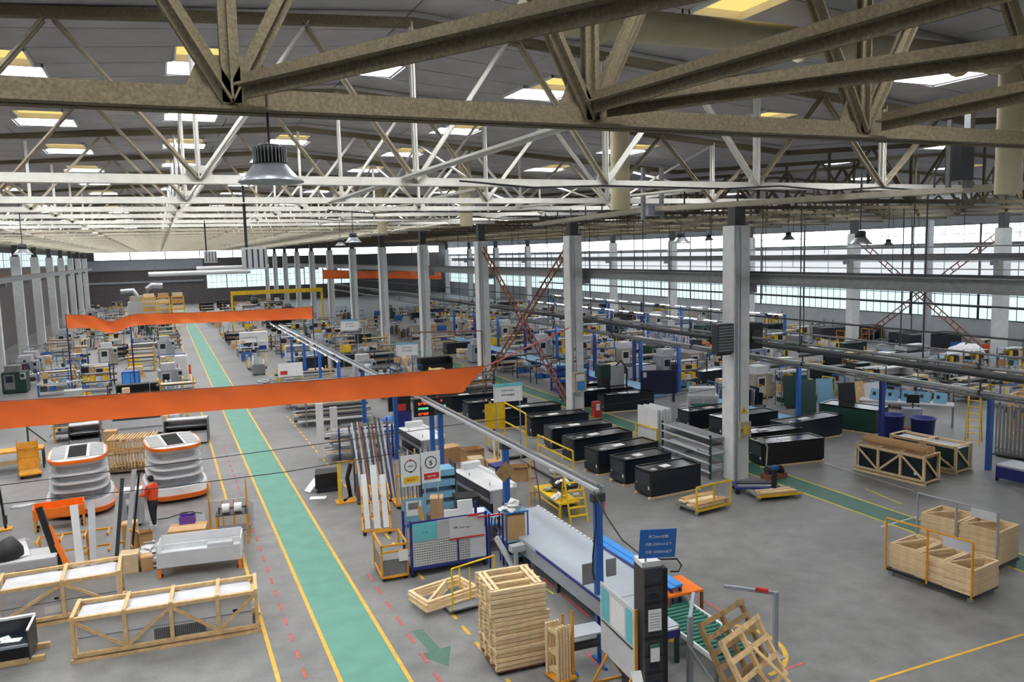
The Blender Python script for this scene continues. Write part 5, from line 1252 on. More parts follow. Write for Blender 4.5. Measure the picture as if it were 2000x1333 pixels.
# vertical bars trolley and bin behind the A-frame
t = thing('rod_trolley', 'amber trolley of upright grey and pale rods behind the number boards', 'trolley', (7.15, 26.9, 0), R(-4))
part(t, 'frame', 'amber', ('b', (0, 0, .1), (1.5, .9, .16)), ('b', (0, 0, .16), (.05, .05, 1.7)), ('b', (1.45, 0, .16), (1.5, .05, 1.7)), ('b', (0, 0, 1.2), (1.5, .05, 1.25))); casters(t, 1.5, .9, .05)
for k in range(12):
    o = part(None, 'upright_rod', ['light_grey', 'galvanised', 'wood', 'mid_grey'][k % 4], ('r', (0, 0, 0), (.03 * math.sin(k), .15, 1.5 + .4 * abs(math.sin(k * 1.3))), .05)); o.location = Vector((7.15, 26.9, .17)) + Matrix.Rotation(R(-4), 3, 'Z') @ Vector((.13 + .112 * k, .15 + .09 * (k % 3), 0))
    tag(o, '%s upright rod in the amber trolley behind the number boards, from the left' % ['first', 'second', 'third', 'fourth', 'fifth', 'sixth', 'seventh', 'eighth', 'ninth', 'tenth', 'eleventh', 'twelfth'][k], 'rod', 'upright rods in the amber trolley')
t = thing('drum', 'royal blue plastic drum beside the dark A-frame rack', 'drum', (10.0, 38.4, .0)); part(t, 'barrel', 'blue', ('l', [(.001, .95), (.3, .95), (.42, .85), (.44, .5), (.42, .1), (.34, 0), (.001, 0)], 18)); part(t, 'lid', 'bright_blue', ('l', [(.001, .99), (.2, .99), (.22, .95)], 14))
t = thing('black_screen', 'black square screen panel with a red corner under the banner', 'screen', (10.3, 39.5, 0), R(-5)); part(t, 'screen', 'black', ('b', (0, 0, 1.0), (1.15, .06, 2.2))); part(t, 'red_corner', 'red', ('b', (.35, -.02, 1.0), (.9, 0, 1.35))); part(t, 'stand', 'deep_blue', ('b', (.4, .06, 0), (1.2, .3, 1.0)))
# open yellow carts and cartons beyond the line
t = thing('yellow_cage_cart', 'tall yellow cart with a solid yellow end panel, beside the black cabinets', 'trolley', (13.35, 31.2, 0), R(2))
part(t, 'end_panel', 'yellow', ('b', (-.05, 2.2, .9), (.9, 2.24, 2.1))); part(t, 'hoop', 'yellow', ('r', (.9, 0, .1), (.9, 0, 1.95), .05), ('r', (.9, 2.2, .1), (.9, 2.2, 2.1), .05), ('r', (.9, 0, 1.95), (.9, 2.2, 2.1), .05), ('r', (.9, 0, 1.1), (.9, 2.2, 1.2), .05)); part(t, 'hoop', 'yellow', ('r', (-.05, 0, .1), (-.05, 0, .9), .05), ('r', (-.05, 2.2, .1), (-.05, 2.2, 2.1), .05)); part(t, 'deck', 'mid_grey', ('b', (-.1, -.1, .12), (.95, 2.3, .18))); casters(t, .9, 2.2)
for k, (lab, x, y, L, D, h, m_) in enumerate((('brown carton pile piece at left beside the yellow cart', 10.6, 31.8, .9, .7, .7, 'cardboard'), ('large open brown carton among packing behind the line rail', 11.3, 30.8, .8, .7, .75, 'cardboard'), ('brown carton lying by the yellow strips', 11.6, 29.0, .85, .7, .6, 'cardboard'), ('pale carton with a printed side near the yellow strips', 10.95, 29.6, .6, .6, .7, 'carton_pale'), ('brown carton with an open lid beside the rail, nearest of the group', 12.1, 28.1, .7, .6, .55, 'cardboard'))): carton(lab, (x, y, 0), R(10 - 7 * k), L, D, h, m_, open_=(k in (1, 4)))
for k in range(4):
    o = part(None, 'yellow_strip', 'yellow' if k % 2 else 'pale_wood', ('r', (0, 0, 0), (.1, .5, 1.6), .07, .04, (0, 1, 0))); o.location = (12.0 + .14 * k, 29.35, 0); tag(o, ['first', 'second', 'third', 'fourth'][k] + ' upright strip from the left behind the line rail, by the cartons', 'plank')
t = thing('printed_crate', 'violet and white printed carton crate among the brown cartons', 'carton', (11.4, 27.9, 0), R(8)); part(t, 'box', 'deep_blue', ('b', (0, 0, 0), (.6, .6, .75))); part(t, 'print', 'paper', ('b', (-.006, .05, .1), (0, .55, .65)))
# yellow rail trolleys and platform
t = thing('guard_rail_cart', 'yellow railed cart against the row of black cabinets', 'trolley', (14.4, 27.2, 0), R(0))
part(t, 'hoop', 'yellow', ('r', (0, 0, .1), (0, 0, 1.15), .05), ('r', (0, 3.2, .1), (0, 3.2, 1.15), .05), ('r', (0, 0, 1.15), (0, 3.2, 1.15), .05), ('r', (0, 0, .75), (0, 3.2, .75), .05), ('r', (0, 0, .35), (0, 3.2, .35), .05)); part(t, 'deck', 'mid_grey', ('b', (-.8, 0, .12), (.05, 3.2, .18))); part(t, 'low_hoop', 'yellow', ('r', (-.8, 0, .15), (-.8, 0, .7), .05), ('r', (-.8, 3.2, .15), (-.8, 3.2, .7), .05), ('r', (-.8, 0, .7), (-.8, 3.2, .7), .05)); casters(t, .05, 3.2)
loose('plastic_wrap', 'crumpled pale film on the yellow railed cart', 'rubbish', 'film', (14.0, 27.9, .185), 0, ('l', [(.02, .3), (.2, .24), (.3, .1), (.28, 0), (.001, 0)], 10))
t = thing('work_platform', 'yellow work platform with a ladder and rags on it', 'platform', (11.75, 23.2, 0), R(-3))
part(t, 'deck', 'yellow', ('b', (0, 0, .5), (.75, 2.3, .56))); legs4(t, .75, 2.3, .5, .05, 'yellow'); part(t, 'rail', 'yellow', ('b', (0, 0, .3), (.04, 2.3, .34)))
t = thing('step_ladder', 'yellow step ladder at the near end of the work platform', 'ladder', (11.85, 22.6, 0), R(-3))
for x in (0, .62): part(t, 'stile', 'yellow', ('r', (x, 0, 0), (x, .5, 1.5), .05)); part(t, 'back_stile', 'yellow', ('r', (x, .95, 0), (x, .5, 1.5), .05))
for k in range(5): part(t, 'step', 'yellow', ('r', (0, .08 + .085 * k, .25 + .26 * k), (.62, .08 + .085 * k, .25 + .26 * k), .12, .035))
part(t, 'guard', 'yellow', ('r', (0, .5, 1.5), (.62, .5, 1.5), .05)); part(t, 'tag', 'paper', ('b', (.1, -.01, 1.0), (.3, .03, 1.05)))
t = thing('tripod_stand', 'thin rusty ladder stand left of the yellow platform', 'ladder', (11.1, 24.3, 0), R(-5)); part(t, 'stile', 'amber', ('r', (0, 0, 0), (.2, .2, 1.9), .035)); part(t, 'stile', 'rust', ('r', (.5, 0, 0), (.3, .2, 1.9), .035)); part(t, 'brace', 'rust', ('r', (.08, .08, .7), (.42, .08, .7), .03), ('r', (.13, .12, 1.2), (.37, .12, 1.2), .03))
t = thing('trestle_table', 'black oval tray table behind the yellow platform', 'table', (12.75, 24.6, 0), 0); part(t, 'tray', 'black', ('l', [(.001, .74), (.5, .74), (.6, .82), (.62, .82), (.52, .7), (.001, .7)], 18)); part(t, 'leg', 'black', ('t', (0, 0, 0), (0, 0, .72), .06, 8)); part(t, 'foot', 'black', ('l', [(.001, .04), (.3, .04), (.3, 0)], 12))
for k, (x, y, z, lab, m_) in enumerate(((12.0, 23.7, .565, 'white rag heap on the yellow platform', 'paper'), (12.2, 24.7, .565, 'grey rag heap on the yellow platform', 'light_grey'), (12.7, 24.7, .75, 'white spray bottle bundle on the black tray table', 'paper'))):
    scraps('rag_heap', lab, m_, (x, y, z - .01), .26, .22, 12, 11 + k, 'rag')
person('person in dark clothes bending by the slogan sign at the banner end', (14.9, 36.6, 0), R(70), 'navy_black', 'trousers', 'forward', .25)
# ================================================================ black cabinets and the right-hand hall
def black_cab(label, loc, rz, L=3.0, D=1.0, Hh=1.02, m='navy_black', group='black chest cabinets', paper=True):
    """long chest: origin at its near-left base corner, long side along +x"""
    t = thing('chest_cabinet', label, 'cabinet', loc, rz, group)
    part(t, 'body', m, ('b', (0, 0, .13), (L, D, Hh - .04)))
    part(t, 'top_rim', 'black_gloss', ('b', (-.01, -.01, Hh - .06), (L + .01, .07, Hh)), ('b', (-.01, D - .07, Hh - .06), (L + .01, D + .01, Hh)), ('b', (-.01, .07, Hh - .06), (.07, D - .07, Hh)), ('b', (L - .07, .07, Hh - .06), (L + .01, D - .07, Hh)))
    part(t, 'lid', 'black_gloss', ('b', (.07, .07, Hh - .05), (L - .07, D - .07, Hh - .025))); part(t, 'end_panel', 'charcoal', ('b', (-.02, .08, Hh * .45), (0, D - .08, Hh * .88)))
    part(t, 'plinth', 'black', ('b', (.05, .05, .07), (L - .05, D - .05, .13))); part(t, 'label_tag', 'paper', ('b', (-.012, .12, .32), (-.001, .2, .44))); part(t, 'label_tag', 'paper', ('b', (-.012, D - .14, .42), (-.001, D - .07, .52)))
    for y in (.03, D - .13): part(t, 'skid', 'pale_wood', ('b', (-.06, y, 0), (L + .05, y + .1, .07)))
    if paper: part(t, 'paper_sheet', 'paper', ('r', (L * .35, D * .45, Hh - .018), (L * .52, D * .5, Hh - .018), .3, .012)); part(t, 'paper_sheet', 'light_grey', ('r', (L * .1, D * .3, Hh - .018), (L * .2, D * .3, Hh - .018), .2, .012))
    return t
row = [(15.65, 23.6, 2.25, 3), (15.68, 25.4, 2.2, 4), (15.5, 27.1, 3.0, 5), (15.6, 29.3, 3.0, 4), (15.7, 31.6, 3.0, -4), (15.95, 34.3, 3.0, -5), (15.4, 36.9, 3.4, -3), (14.6, 39.4, 3.4, -3), (13.9, 41.8, 3.4, -3)]
for k, (x, y, L, a) in enumerate(row): black_cab('%s dark chest cabinet of the long row left of the thick column' % ORD[k], (x, y, 0), R(a), L, 1.02)
for k, (x, y, L, a, lab) in enumerate(((21.9, 37.6, 3.0, -8, 'dark chest cabinet just across the far walkway, front one'), (21.5, 39.4, 3.2, -6, 'dark chest cabinet behind the front one across the far walkway'), (21.6, 41.6, 3.0, -5, 'third dark chest cabinet across the far walkway'))): black_cab(lab, (x, y, 0), R(a), L, 1.0)
for k, (x, y, L, a, lab) in enumerate(((21.85, 24.9, 2.9, -8, 'front black chest cabinet right of the thick column'), (22.3, 26.6, 3.0, -6, 'second black chest cabinet right of the thick column'), (25.2, 27.2, 3.6, 4, 'long dark chest cabinet rising behind the front black one'), (23.6, 29.6, 3.4, 2, 'low dark chest cabinet with an open top behind the column'), (23.2, 31.6, 3.4, 0, 'fourth dark chest cabinet back, right of the thick column'))): black_cab(lab, (x, y, 0), R(a), L, 1.0, m='black' if k < 2 else 'navy_black')
black_cab('large dark green chest cabinet on the blue line at right', (29.3, 29.4, 0), R(-72), 2.8, 1.3, 1.2, 'dark_green', paper=False)
# white panel rack and shelves of steel sheets by the column
t = thing('panel_rack', 'yellow-framed rack of tall white panels left of the thick column', 'rack', (19.0, 28.2, 0), R(4))
part(t, 'frame', 'yellow', ('r', (0, 0, .1), (0, 0, 1.3), .05), ('r', (0, 1.5, .1), (0, 1.5, 1.3), .05), ('r', (0, 0, 1.3), (0, 1.5, 1.3), .05), ('r', (.9, 0, .1), (.9, 0, 1.3), .05)); part(t, 'deck', 'mid_grey', ('b', (-.05, -.1, .1), (1.0, 1.6, .16))); casters(t, .95, 1.5)
for k in range(5):
    o = part(None, 'tall_board', 'white_paint', ('b', (0, 0, 0), (.11, 1.4, 1.95 - .05 * (k % 2)))); o.location = (19.1 + .15 * k, 28.3, .165); o.rotation_euler = (0, 0, R(4)); tag(o, ['first', 'second', 'third', 'fourth', 'fifth'][k] + ' tall white panel from the left in the yellow-framed rack', 'panel', 'tall white panels in the rack')
t = thing('sheet_rack', 'rack of sloping steel trays between the white panels and the column', 'rack', (19.0, 24.6, 0), R(0))
s = part(t, 'upright', 'dark_green', ('b', (0, 0, 0), (.07, .07, 1.75)))
for x, y in ((.75, 0), (0, 3.2), (.75, 3.2)): inst(s, t, (x, y, 0))
for k, z in enumerate((.25, .6, .95, 1.3, 1.6)):
    part(t, 'shelf_rail', 'white_panel', ('b', (-.02, 0, z), (.03, 3.27, z + .05))); part(t, 'shelf', 'mid_grey', ('b', (.03, 0, z), (.8, 3.27, z + .02)))
rnd = random.Random(5)
for k in range(14):
    z = (.28, .63, .98, 1.33)[k % 4]; o = part(None, 'steel_tray', ['galvanised', 'dark_steel', 'white_panel', 'mid_grey'][(k * 3) % 4], ('b', (0, 0, 0), (.55, .8 + .3 * rnd.random(), .05 + .06 * rnd.random()))); o.location = (19.02 + .1 * rnd.random(), 24.65 + (k // 4) * .85, z + .0); o.rotation_euler = (0, 0, R(rnd.uniform(-6, 6)))
    tag(o, 'steel tray on the %s level of the sheet rack, %s from the column' % (['lowest', 'second', 'third', 'top'][k % 4], ['nearest', 'second', 'third', 'farthest'][k // 4]), 'tray', 'steel trays in the sheet rack')
# column fittings
t = thing('heater_box', 'dark louvred box hung on the left of the thick column', 'heater', (18.88, 24.0, 5.0)); part(t, 'case', 'charcoal', ('b', (0, 0, 0), (.75, .35, 1.1))); part(t, 'arm', 'dark_steel', ('b', (.1, .15, -.1), (.775, .25, 0)))
for k in range(9): part(t, 'louvre', 'mid_grey', ('b', (.04, -.02, .08 + .11 * k), (.71, 0, .14 + .11 * k)))
t = thing('heater_box', 'dark round-backed fan box on the right of the thick column', 'heater', (20.76, 24.4, 5.0)); part(t, 'case', 'black', ('b', (0, 0, 0), (.6, .6, 1.0))); part(t, 'grille', 'dark_steel', ('t', (.3, -.03, .5), (.3, 0, .5), .26, 16)); part(t, 'arm', 'dark_steel', ('b', (-.32, .2, .4), (0, .3, .5)))
t = thing('fuse_box', 'grey fuse box with a yellow warning label low on the thick column', 'box', (19.8, 23.79, 1.7)); part(t, 'case', 'cream_steel', ('b', (0, 0, 0), (.5, .16, .62))); part(t, 'warning_label', 'yellow', ('b', (.16, -.006, .14), (.38, 0, .5))); part(t, 'latch', 'dark_steel', ('b', (.04, -.02, .28), (.08, 0, .36)))
t = thing('warning_sign', 'small yellow triangle warning sign on the thick column', 'sign', (20.18, 24.066, 2.6)); part(t, 'triangle', 'yellow', ('r', (-.14, -.012, 0), (.14, -.012, 0), .02, .02)); mm = MB(); mm._add([(-.16, -.01, 0), (.16, -.01, 0), (0, -.01, .28), (-.16, 0, 0), (.16, 0, 0), (0, 0, .28)], ((0, 1, 2), (5, 4, 3), (0, 3, 4, 1), (1, 4, 5, 2), (2, 5, 3, 0))); mm.build('plate', 'yellow', t); mm = MB(); mm._add([(-.03, -.014, .07), (.03, -.014, .07), (0, -.014, .18)], ((0, 1, 2),)); mm.build('symbol', 'black', t)
t = thing('wall_box', 'beige control box with a blue screen on the second middle column', 'box', (19.69, 36.865, 1.5)); part(t, 'case', 'cream_steel', ('b', (0, 0, 0), (.72, .3, 1.05))); part(t, 'paper', 'paper', ('b', (.1, -.01, .6), (.6, 0, .95))); part(t, 'screen', 'bright_blue', ('b', (.2, -.01, .1), (.6, 0, .55)))
t = thing('column_poster', 'white poster with grey marks and red signs on the second middle column', 'sign', (19.71, 37.145, 2.9)); part(t, 'sheet', 'paper', ('b', (0, 0, 0), (.68, .02, 1.2))); part(t, 'mark', 'grey_steel', ('b', (.08, -.006, .8), (.26, 0, .95))); part(t, 'mark', 'mid_grey', ('l', [(.001, 0), (.08, 0), (.08, .003), (.001, .003)], 14, (.5, -.003, .68))); part(t, 'red_mark', 'red', ('b', (.1, -.006, .4), (.24, 0, .47)), ('b', (.08, -.006, .16), (.26, 0, .3)))
t = thing('fire_box', 'red fire-extinguisher box at the foot of the second middle column', 'box', (20.9, 36.9, 0)); part(t, 'case', 'red', ('b', (0, 0, 0), (.4, .35, .85))); part(t, 'label_panel', 'paper', ('b', (.1, -.008, .4), (.32, 0, .75)))
mm = MB(); mm.path([(20.7, 23.9, 1.6), (20.95, 23.85, 1.55), (21.15, 23.85, 1.2), (21.15, 23.9, .4)], .03, 8); tag(mm.build('pipe_elbow', 'cream_steel'), 'curved pale pipe at the foot of the thick column', 'pipe')
t = thing('floor_machine', 'rusty pump machine at the foot of the thick column, right', 'machine', (20.85, 23.4, 0), 0); part(t, 'base', 'rust', ('b', (0, 0, 0), (.9, .5, .2))); part(t, 'motor', 'dark_steel', ('t', (.1, .25, .35), (.6, .25, .35), .16, 12)); part(t, 'wheel', 'rubber', ('t', (.65, .15, .3), (.72, .15, .3), .2, 14))
t = thing('flat_cart', 'low blue cart with steel strips at the foot of the thick column', 'trolley', (18.6, 22.6, 0), R(-30)); part(t, 'deck', 'deep_blue', ('b', (0, 0, .2), (1.6, .8, .28))); part(t, 'strip', 'galvanised', ('b', (.1, .1, .28), (1.5, .3, .32))); part(t, 'strip', 'dark_steel', ('b', (.1, .4, .28), (1.4, .7, .34))); casters(t, 1.6, .8, .09)
# board carts
def board_cart(label, loc, rz, L, D, hoop, m='yellow'):
    t = thing('board_cart', label, 'trolley', loc, rz)
    part(t, 'deck', 'mid_grey', ('b', (0, 0, .16), (L, D, .22))); part(t, 'edge', m, ('b', (-.02, -.02, .14), (L + .02, 0, .22)), ('b', (-.02, D, .14), (L + .02, D + .02, .22)))
    if hoop == 2: part(t, 'hoop', m, ('r', (0, 0, .2), (0, 0, 1.0), .05), ('r', (L, 0, .2), (L, 0, 1.0), .05), ('r', (0, 0, 1.0), (L, 0, 1.0), .05), ('r', (L * .5, 0, .2), (L * .5, 0, 1.0), .05))
    else: part(t, 'push_post', 'navy_black', ('r', (L * .5, D * .5, .2), (L * .5, D * .5, 1.0), .14)); part(t, 'post_top', 'blue', ('r', (L * .5, D * .5, 1.0), (L * .5, D * .5, 1.15), .14))
    casters(t, L, D, .08, 'galvanised'); return t
def boards(loc, rz, n, L, D, lab):
    rnd = random.Random(len(lab))
    for k in range(n):
        o = part(None, 'wooden_board', 'pale_wood' if k % 2 else 'cardboard', ('b', (0, 0, 0), (L * rnd.uniform(.8, 1), D * rnd.uniform(.25, .4), .05))); o.location = Vector(loc) + Matrix.Rotation(rz, 3, 'Z') @ Vector((rnd.uniform(0, .1), (k % 3) * D * .33, .225 + (k // 3) * .055)); o.rotation_euler = (0, 0, rz)
        tag(o, '%s board of the pile on %s' % (['first', 'second', 'third', 'fourth', 'fifth', 'sixth', 'seventh', 'eighth', 'ninth'][k], lab), 'board', 'boards on ' + lab)
board_cart('yellow hooped cart of boards in front of the nearest chest cabinet', (15.95, 21.35, 0), R(6), 1.55, .95, 2)
boards((16.0, 21.37, 0), R(6), 9, 1.4, .95, 'the yellow hooped cart')
board_cart('low cart of boards with a dark push post beside the walkway', (18.75, 21.6, 0), R(-12), 1.7, .8, 1)
boards((18.8, 21.6, 0), R(-12), 6, 1.5, .38, 'the low walkway cart')
# crates at right
crate('pale crate with a dark cabinet and rolled cardboard on top, by the right walkway', (26.3, 20.35, 0), R(99), 2.85, 1.05, 1.1, (0, .33, .66, 1), ((0, .33, 1), (.33, .66, -1), (.66, 1, 1)), 'pale_wood')
crate('pale crate with a white-topped dark cabinet behind the first one at right', (28.6, 20.75, 0), R(97), 2.8, 1.1, 1.1, (0, .5, 1), ((0, .5, 1), (.5, 1, -1)), 'pale_wood')
for k, (x, y, a, top, lab) in enumerate(((26.3, 20.35, 99, 'cardboard', 'dark green cabinet inside the right-hand crate with cardboard on top'), (28.6, 20.75, 97, 'film', 'dark green cabinet with white film on top inside the rear right crate'))):
    v = Matrix.Rotation(R(a), 3, 'Z') @ Vector((.1, .1, 0)); t = thing('chest_cabinet', lab, 'cabinet', (x + v.x, y + v.y, .125), R(a)); part(t, 'body', 'dark_green' if k else 'navy_black', ('b', (0, 0, 0), (2.62, .85, .84))); part(t, 'badge', 'paper', ('b', (.25, .85, .2), (.35, .86, .3)))
    part(t, 'top_cover', top, ('b', (0, 0, .84), (2.62, .85, .87)))
v = Vector((26.3, 20.35, 1.135)); mm = MB()
for k in range(3): mm.tube((.1, .3 + .2 * k, .12), (2.7, .3 + .2 * k, .12), .115, 12)
o = mm.build('cardboard_rolls', 'cardboard'); o.location = v; o.rotation_euler = (0, 0, R(99)); o['kind'] = 'stuff'; tag(o, 'long rolled cardboard tied on top of the right-hand crate', 'cardboard')
# low blue benches, scissor table
t = thing('lift_table', 'blue-sided steel table with an orange end at the right edge', 'table', (28.2, 19.5, 0), R(-84)); part(t, 'top', 'stainless', ('b', (0, 0, .55), (1.9, 1.1, .62))); part(t, 'side', 'deep_blue', ('b', (.03, -.02, .12), (1.1, .02, .54))); part(t, 'orange_end', 'orange', ('b', (1.1, -.02, .12), (1.85, .02, .54))); legs4(t, 1.9, 1.1, .55, .1, 'navy_black')
t = thing('chain_conveyor', 'low grey chain conveyor with holes at the right edge', 'conveyor', (29.0, 17.6, 0), R(-86)); part(t, 'rail', 'light_grey', ('b', (0, 0, .4), (2.8, .12, .5))); part(t, 'rail', 'light_grey', ('b', (0, .7, .4), (2.8, .82, .5)))
s = part(t, 'cross_bar', 'galvanised', ('b', (.1, .12, .42), (.2, .7, .47)))
for k in range(1, 9): inst(s, t, (.32 * k, 0, 0))
legs4(t, 2.8, .82, .4, .12, 'black')
t = thing('orange_table', 'orange-topped low platform behind the lift table', 'platform', (30.4, 19.9, 0), R(-86)); part(t, 'top', 'orange', ('b', (0, 0, .62), (1.3, 1.5, .72))); legs4(t, 1.3, 1.5, .62, .1, 'dark_steel')
t = thing('blue_bin', 'tall blue plastic bin by a blue post at right', 'bin', (30.6, 24.6, 0), 0); part(t, 'body', 'deep_blue', ('l', [(.001, .05), (.42, .05), (.5, 1.15), (.54, 1.15), (.54, 1.2), (.48, 1.2), (.4, .1)], 20))
t = thing('blue_bin', 'second blue plastic bin just left of the tall one', 'bin', (30.3, 25.9, 0), 0); part(t, 'body', 'deep_blue', ('l', [(.001, .05), (.4, .05), (.46, 1.1), (.5, 1.1), (.5, 1.15), (.44, 1.15), (.38, .1)], 20))
# trolleys of pallet frames at the right edge
def frame_box(label, loc, rz, L, D, n, h, group, m='pale_wood'):
    """a pile of n rectangular slat frames"""
    for k in range(n):
        yield k
def pile(prefix, loc, rz, L, D, n, th, group, diag):
    base = None
    for k in range(n):
        lab = '%s frame from the bottom in %s' % (['first', 'second', 'third', 'fourth', 'fifth', 'sixth', 'seventh', 'eighth', 'ninth', 'tenth', 'eleventh', 'twelfth', 'thirteenth', 'fourteenth'][k] if k < n - 1 else 'top', prefix)
        l = Vector(loc) + Vector((.012 * math.sin(k * 2.1), .012 * math.cos(k * 1.7), th * k))
        if base is None:
            base = thing('slatted_pallet', lab, 'frame', l, rz, group); w = .06
            for o in (('b', (0, 0, 0), (L, w, th * .88)), ('b', (0, D - w, 0), (L, D, th * .88)), ('b', (0, w, 0), (w, D - w, th * .88)), ('b', (L - w, w, 0), (L, D - w, th * .88))): part(base, 'slat', 'pale_wood', o)
            if diag: part(base, 'diagonal', 'pale_wood', ('r', (w, w, th * .44), (L * .55, D - w, th * .44), .05, th * .8))
        else: dup(base, lab, l, rz, group)
def pallet_trolley(label, loc, rz, L, D, hh, m):
    t = thing('pallet_trolley', label, 'trolley', loc, rz)
    part(t, 'deck', 'navy_black', ('r', (0, 0, .18), (L, 0, .18), .06), ('r', (0, D, .18), (L, D, .18), .06), ('r', (0, 0, .18), (0, D, .18), .06), ('r', (L, 0, .18), (L, D, .18), .06), ('r', (L / 2, 0, .18), (L / 2, D, .18), .06))
    part(t, 'post', m, ('t', (0, -.04, .15), (0, -.04, hh), .03, 8)); part(t, 'post', m, ('t', (L / 2, -.04, .15), (L / 2, -.04, hh), .03, 8)); part(t, 'post', m, ('t', (L, -.04, .15), (L, -.04, hh), .03, 8)); part(t, 'top_rail', m, ('t', (0, -.04, hh), (L, -.04, hh), .028, 8))
    part(t, 'sign_plate', 'white_panel', ('b', (L * .68, -.06, hh - .28), (L * .98, -.05, hh - .02))); casters(t, L, D, .08, 'galvanised'); return t
pallet_trolley('yellow-posted trolley of three frame piles at the right edge', (17.55, 15.1, 0), R(-82), 2.3, 1.15, 1.6, 'amber')
for k in range(3):
    v = Matrix.Rotation(R(-82), 3, 'Z') @ Vector((.02 + .78 * k, .08 - .05 * k, 0)); pile(['the far pile of the yellow-posted trolley', 'the middle pile of the yellow-posted trolley', 'the near pile of the yellow-posted trolley'][k], Vector((17.55, 15.1, .215)) + v, R(-82), .76, 1.15, 11, .062, 'frames on the yellow-posted trolley', True)
pallet_trolley('grey-posted trolley of frame piles behind the yellow-posted one', (19.7, 15.9, 0), R(-80), 2.2, 1.2, 1.75, 'cool_grey')
for k in range(2):
    v = Matrix.Rotation(R(-80), 3, 'Z') @ Vector((.03 + 1.1 * k, .08, 0)); pile(['the far pile of the grey-posted trolley', 'the near pile of the grey-posted trolley'][k], Vector((19.7, 15.9, .215)) + v, R(-80), 1.06, 1.1, 14, .068, 'frames on the grey-posted trolley', True)
loose('beige_board', 'beige post panel cut by the right edge', 'panel', 'duct_beige', (20.75, 13.35, 0), R(-80), ('b', (0, 0, 0), (.3, .12, 1.7)))
# blue floor line, workstations along the right line
t = thing('assembly_line', 'long blue low assembly line running back on the right', 'conveyor', (23.6, 28, 0), 0)
part(t, 'bed', 'sky_blue', ('b', (3.9, 0, .0), (5.4, 9, .3))); part(t, 'skirt', 'deep_blue', ('b', (3.84, 0, .0), (3.9, 9, .26)))
t = thing('assembly_line', 'long blue low assembly line beyond the far walkway cabinets', 'conveyor', (26.2, 40, 0), 0)
part(t, 'bed', 'sky_blue', ('b', (0, 0, 0), (1.5, 38, .45))); part(t, 'skirt', 'deep_blue', ('b', (-.06, 0, .1), (0, 38, .5)))
def lamp_gantry(label, x, y0, y1, z=3.0, n=5, labp=''):
    t = thing('lamp_gantry', label, 'lamp', (x, 0, 0)); part(t, 'rail', 'white_panel', ('r', (0, y0, z), (0, y1, z), .16, .06))
    for k in range(n):
        y = y0 + (y1 - y0) * k / (n - 1); part(t, 'post', 'deep_blue' if k % 2 else 'blue', ('b', (-.1, y - .08, 0), (.1, y + .08, z)))
    m_ = int((y1 - y0) / 2.6)
    for k in range(m_):
        y = y0 + .3 + 2.6 * k; part(t, 'tube', 'tube_light', ('t', (-.05, y, z - .07), (-.05, y + 1.6, z - .07), .02, 6))
    return t
lamp_gantry('blue-posted lamp gantry over the right assembly line', 29.2, 20.5, 46, 3.1, 6)
lamp_gantry('blue-posted lamp gantry beyond the far walkway', 28.4, 44, 80, 3.1, 7)
lamp_gantry('farther lamp gantry with lit tubes before the window wall', 40, 48, 86, 3.2, 7)
lamp_gantry('lamp gantry with lit tubes nearest the window wall', 46, 50, 92, 3.4, 7)
# yellow ladder and wire racks right
t = thing('tall_ladder', 'tall yellow folding ladder beside the blue bins', 'ladder', (32.0, 23.6, 0), R(-60))
for x in (0, .55): part(t, 'stile', 'yellow', ('r', (x, 0, 0), (x * .8 + .05, .55, 2.2), .05)); part(t, 'back_stile', 'yellow', ('r', (x, 1.1, 0), (x * .8 + .05, .55, 2.2), .05))
for k in range(7): part(t, 'step', 'yellow', ('r', (0, .07 * k + .05, .25 + .28 * k), (.55, .07 * k + .05, .25 + .28 * k), .08, .03))
for k in range(2):
    t = thing('grid_rack', ['grey wire grid rack left of the rightmost blue post', 'tall pale slatted rack at the right edge'][k], 'rack', (31.6 + 1.0 * k, 21.9 - 1.4 * k, 0), R(-75)); part(t, 'frame', 'grey_steel', ('r', (0, 0, .1), (0, 0, 2.1), .05), ('r', (1.3, 0, .1), (1.3, 0, 2.1), .05), ('r', (0, 0, 2.1), (1.3, 0, 2.1), .05), ('r', (0, 0, .3), (1.3, 0, .3), .05)); s = part(t, 'slat', 'light_grey' if k else 'mid_grey', ('b', (.08, -.02, .12), (.16, .04, 2.08)))
    for j in range(1, 8): inst(s, t, (.15 * j, 0, 0))
    part(t, 'base', 'dark_steel', ('b', (0, -.3, .06), (1.3, .5, .12))); casters(t, 1.3, .4, .05)
# wooden crate standing at right
crate('open pine crate standing on a stand at the right edge, before the dark fat pipe', (34.6, 23.5, 0), R(-72), 2.8, 1.2, 2.0, (0, .25, .5, .75, 1), ((0, .25, 1), (.5, .75, -1)), 'wood', .11)
person('person in an orange top at the workbench by the right window wall', F(1925, 712), R(100), arms='forward')
black_cab('long black topped counter left of the lattice brace at right', F(1605, 668), R(-14), 6.2, 1.6, 1.25, 'charcoal', paper=False)
black_cab('long black counter below the lattice brace crossing at right', F(1780, 686), R(-14), 4.6, 1.8, 1.3, 'charcoal', paper=False)
mm = MB(); mm.lathe([(.1, .9), (.7, .85), (1.2, .6), (1.4, .2), (1.3, 0)], 18); mm.v = [(a, b * .8, c * (1 + .1 * math.sin(5 * a))) for a, b, c in mm.v]; o = mm.build('white_bundle', 'white_paint'); p = F(1885, 722); o.location = (p.x, p.y, .9); tag(o, 'large white wrapped bundle on a bench at right', 'bundle')
t = thing('workbench', 'bench under the large white wrapped bundle at right', 'bench', (p.x - 1.6, p.y - 1.2, 0), 0); part(t, 'top', 'sky_blue', ('b', (0, 0, .84), (3.4, 2.4, .9))); legs4(t, 3.4, 2.4, .84, .08, 'blue')

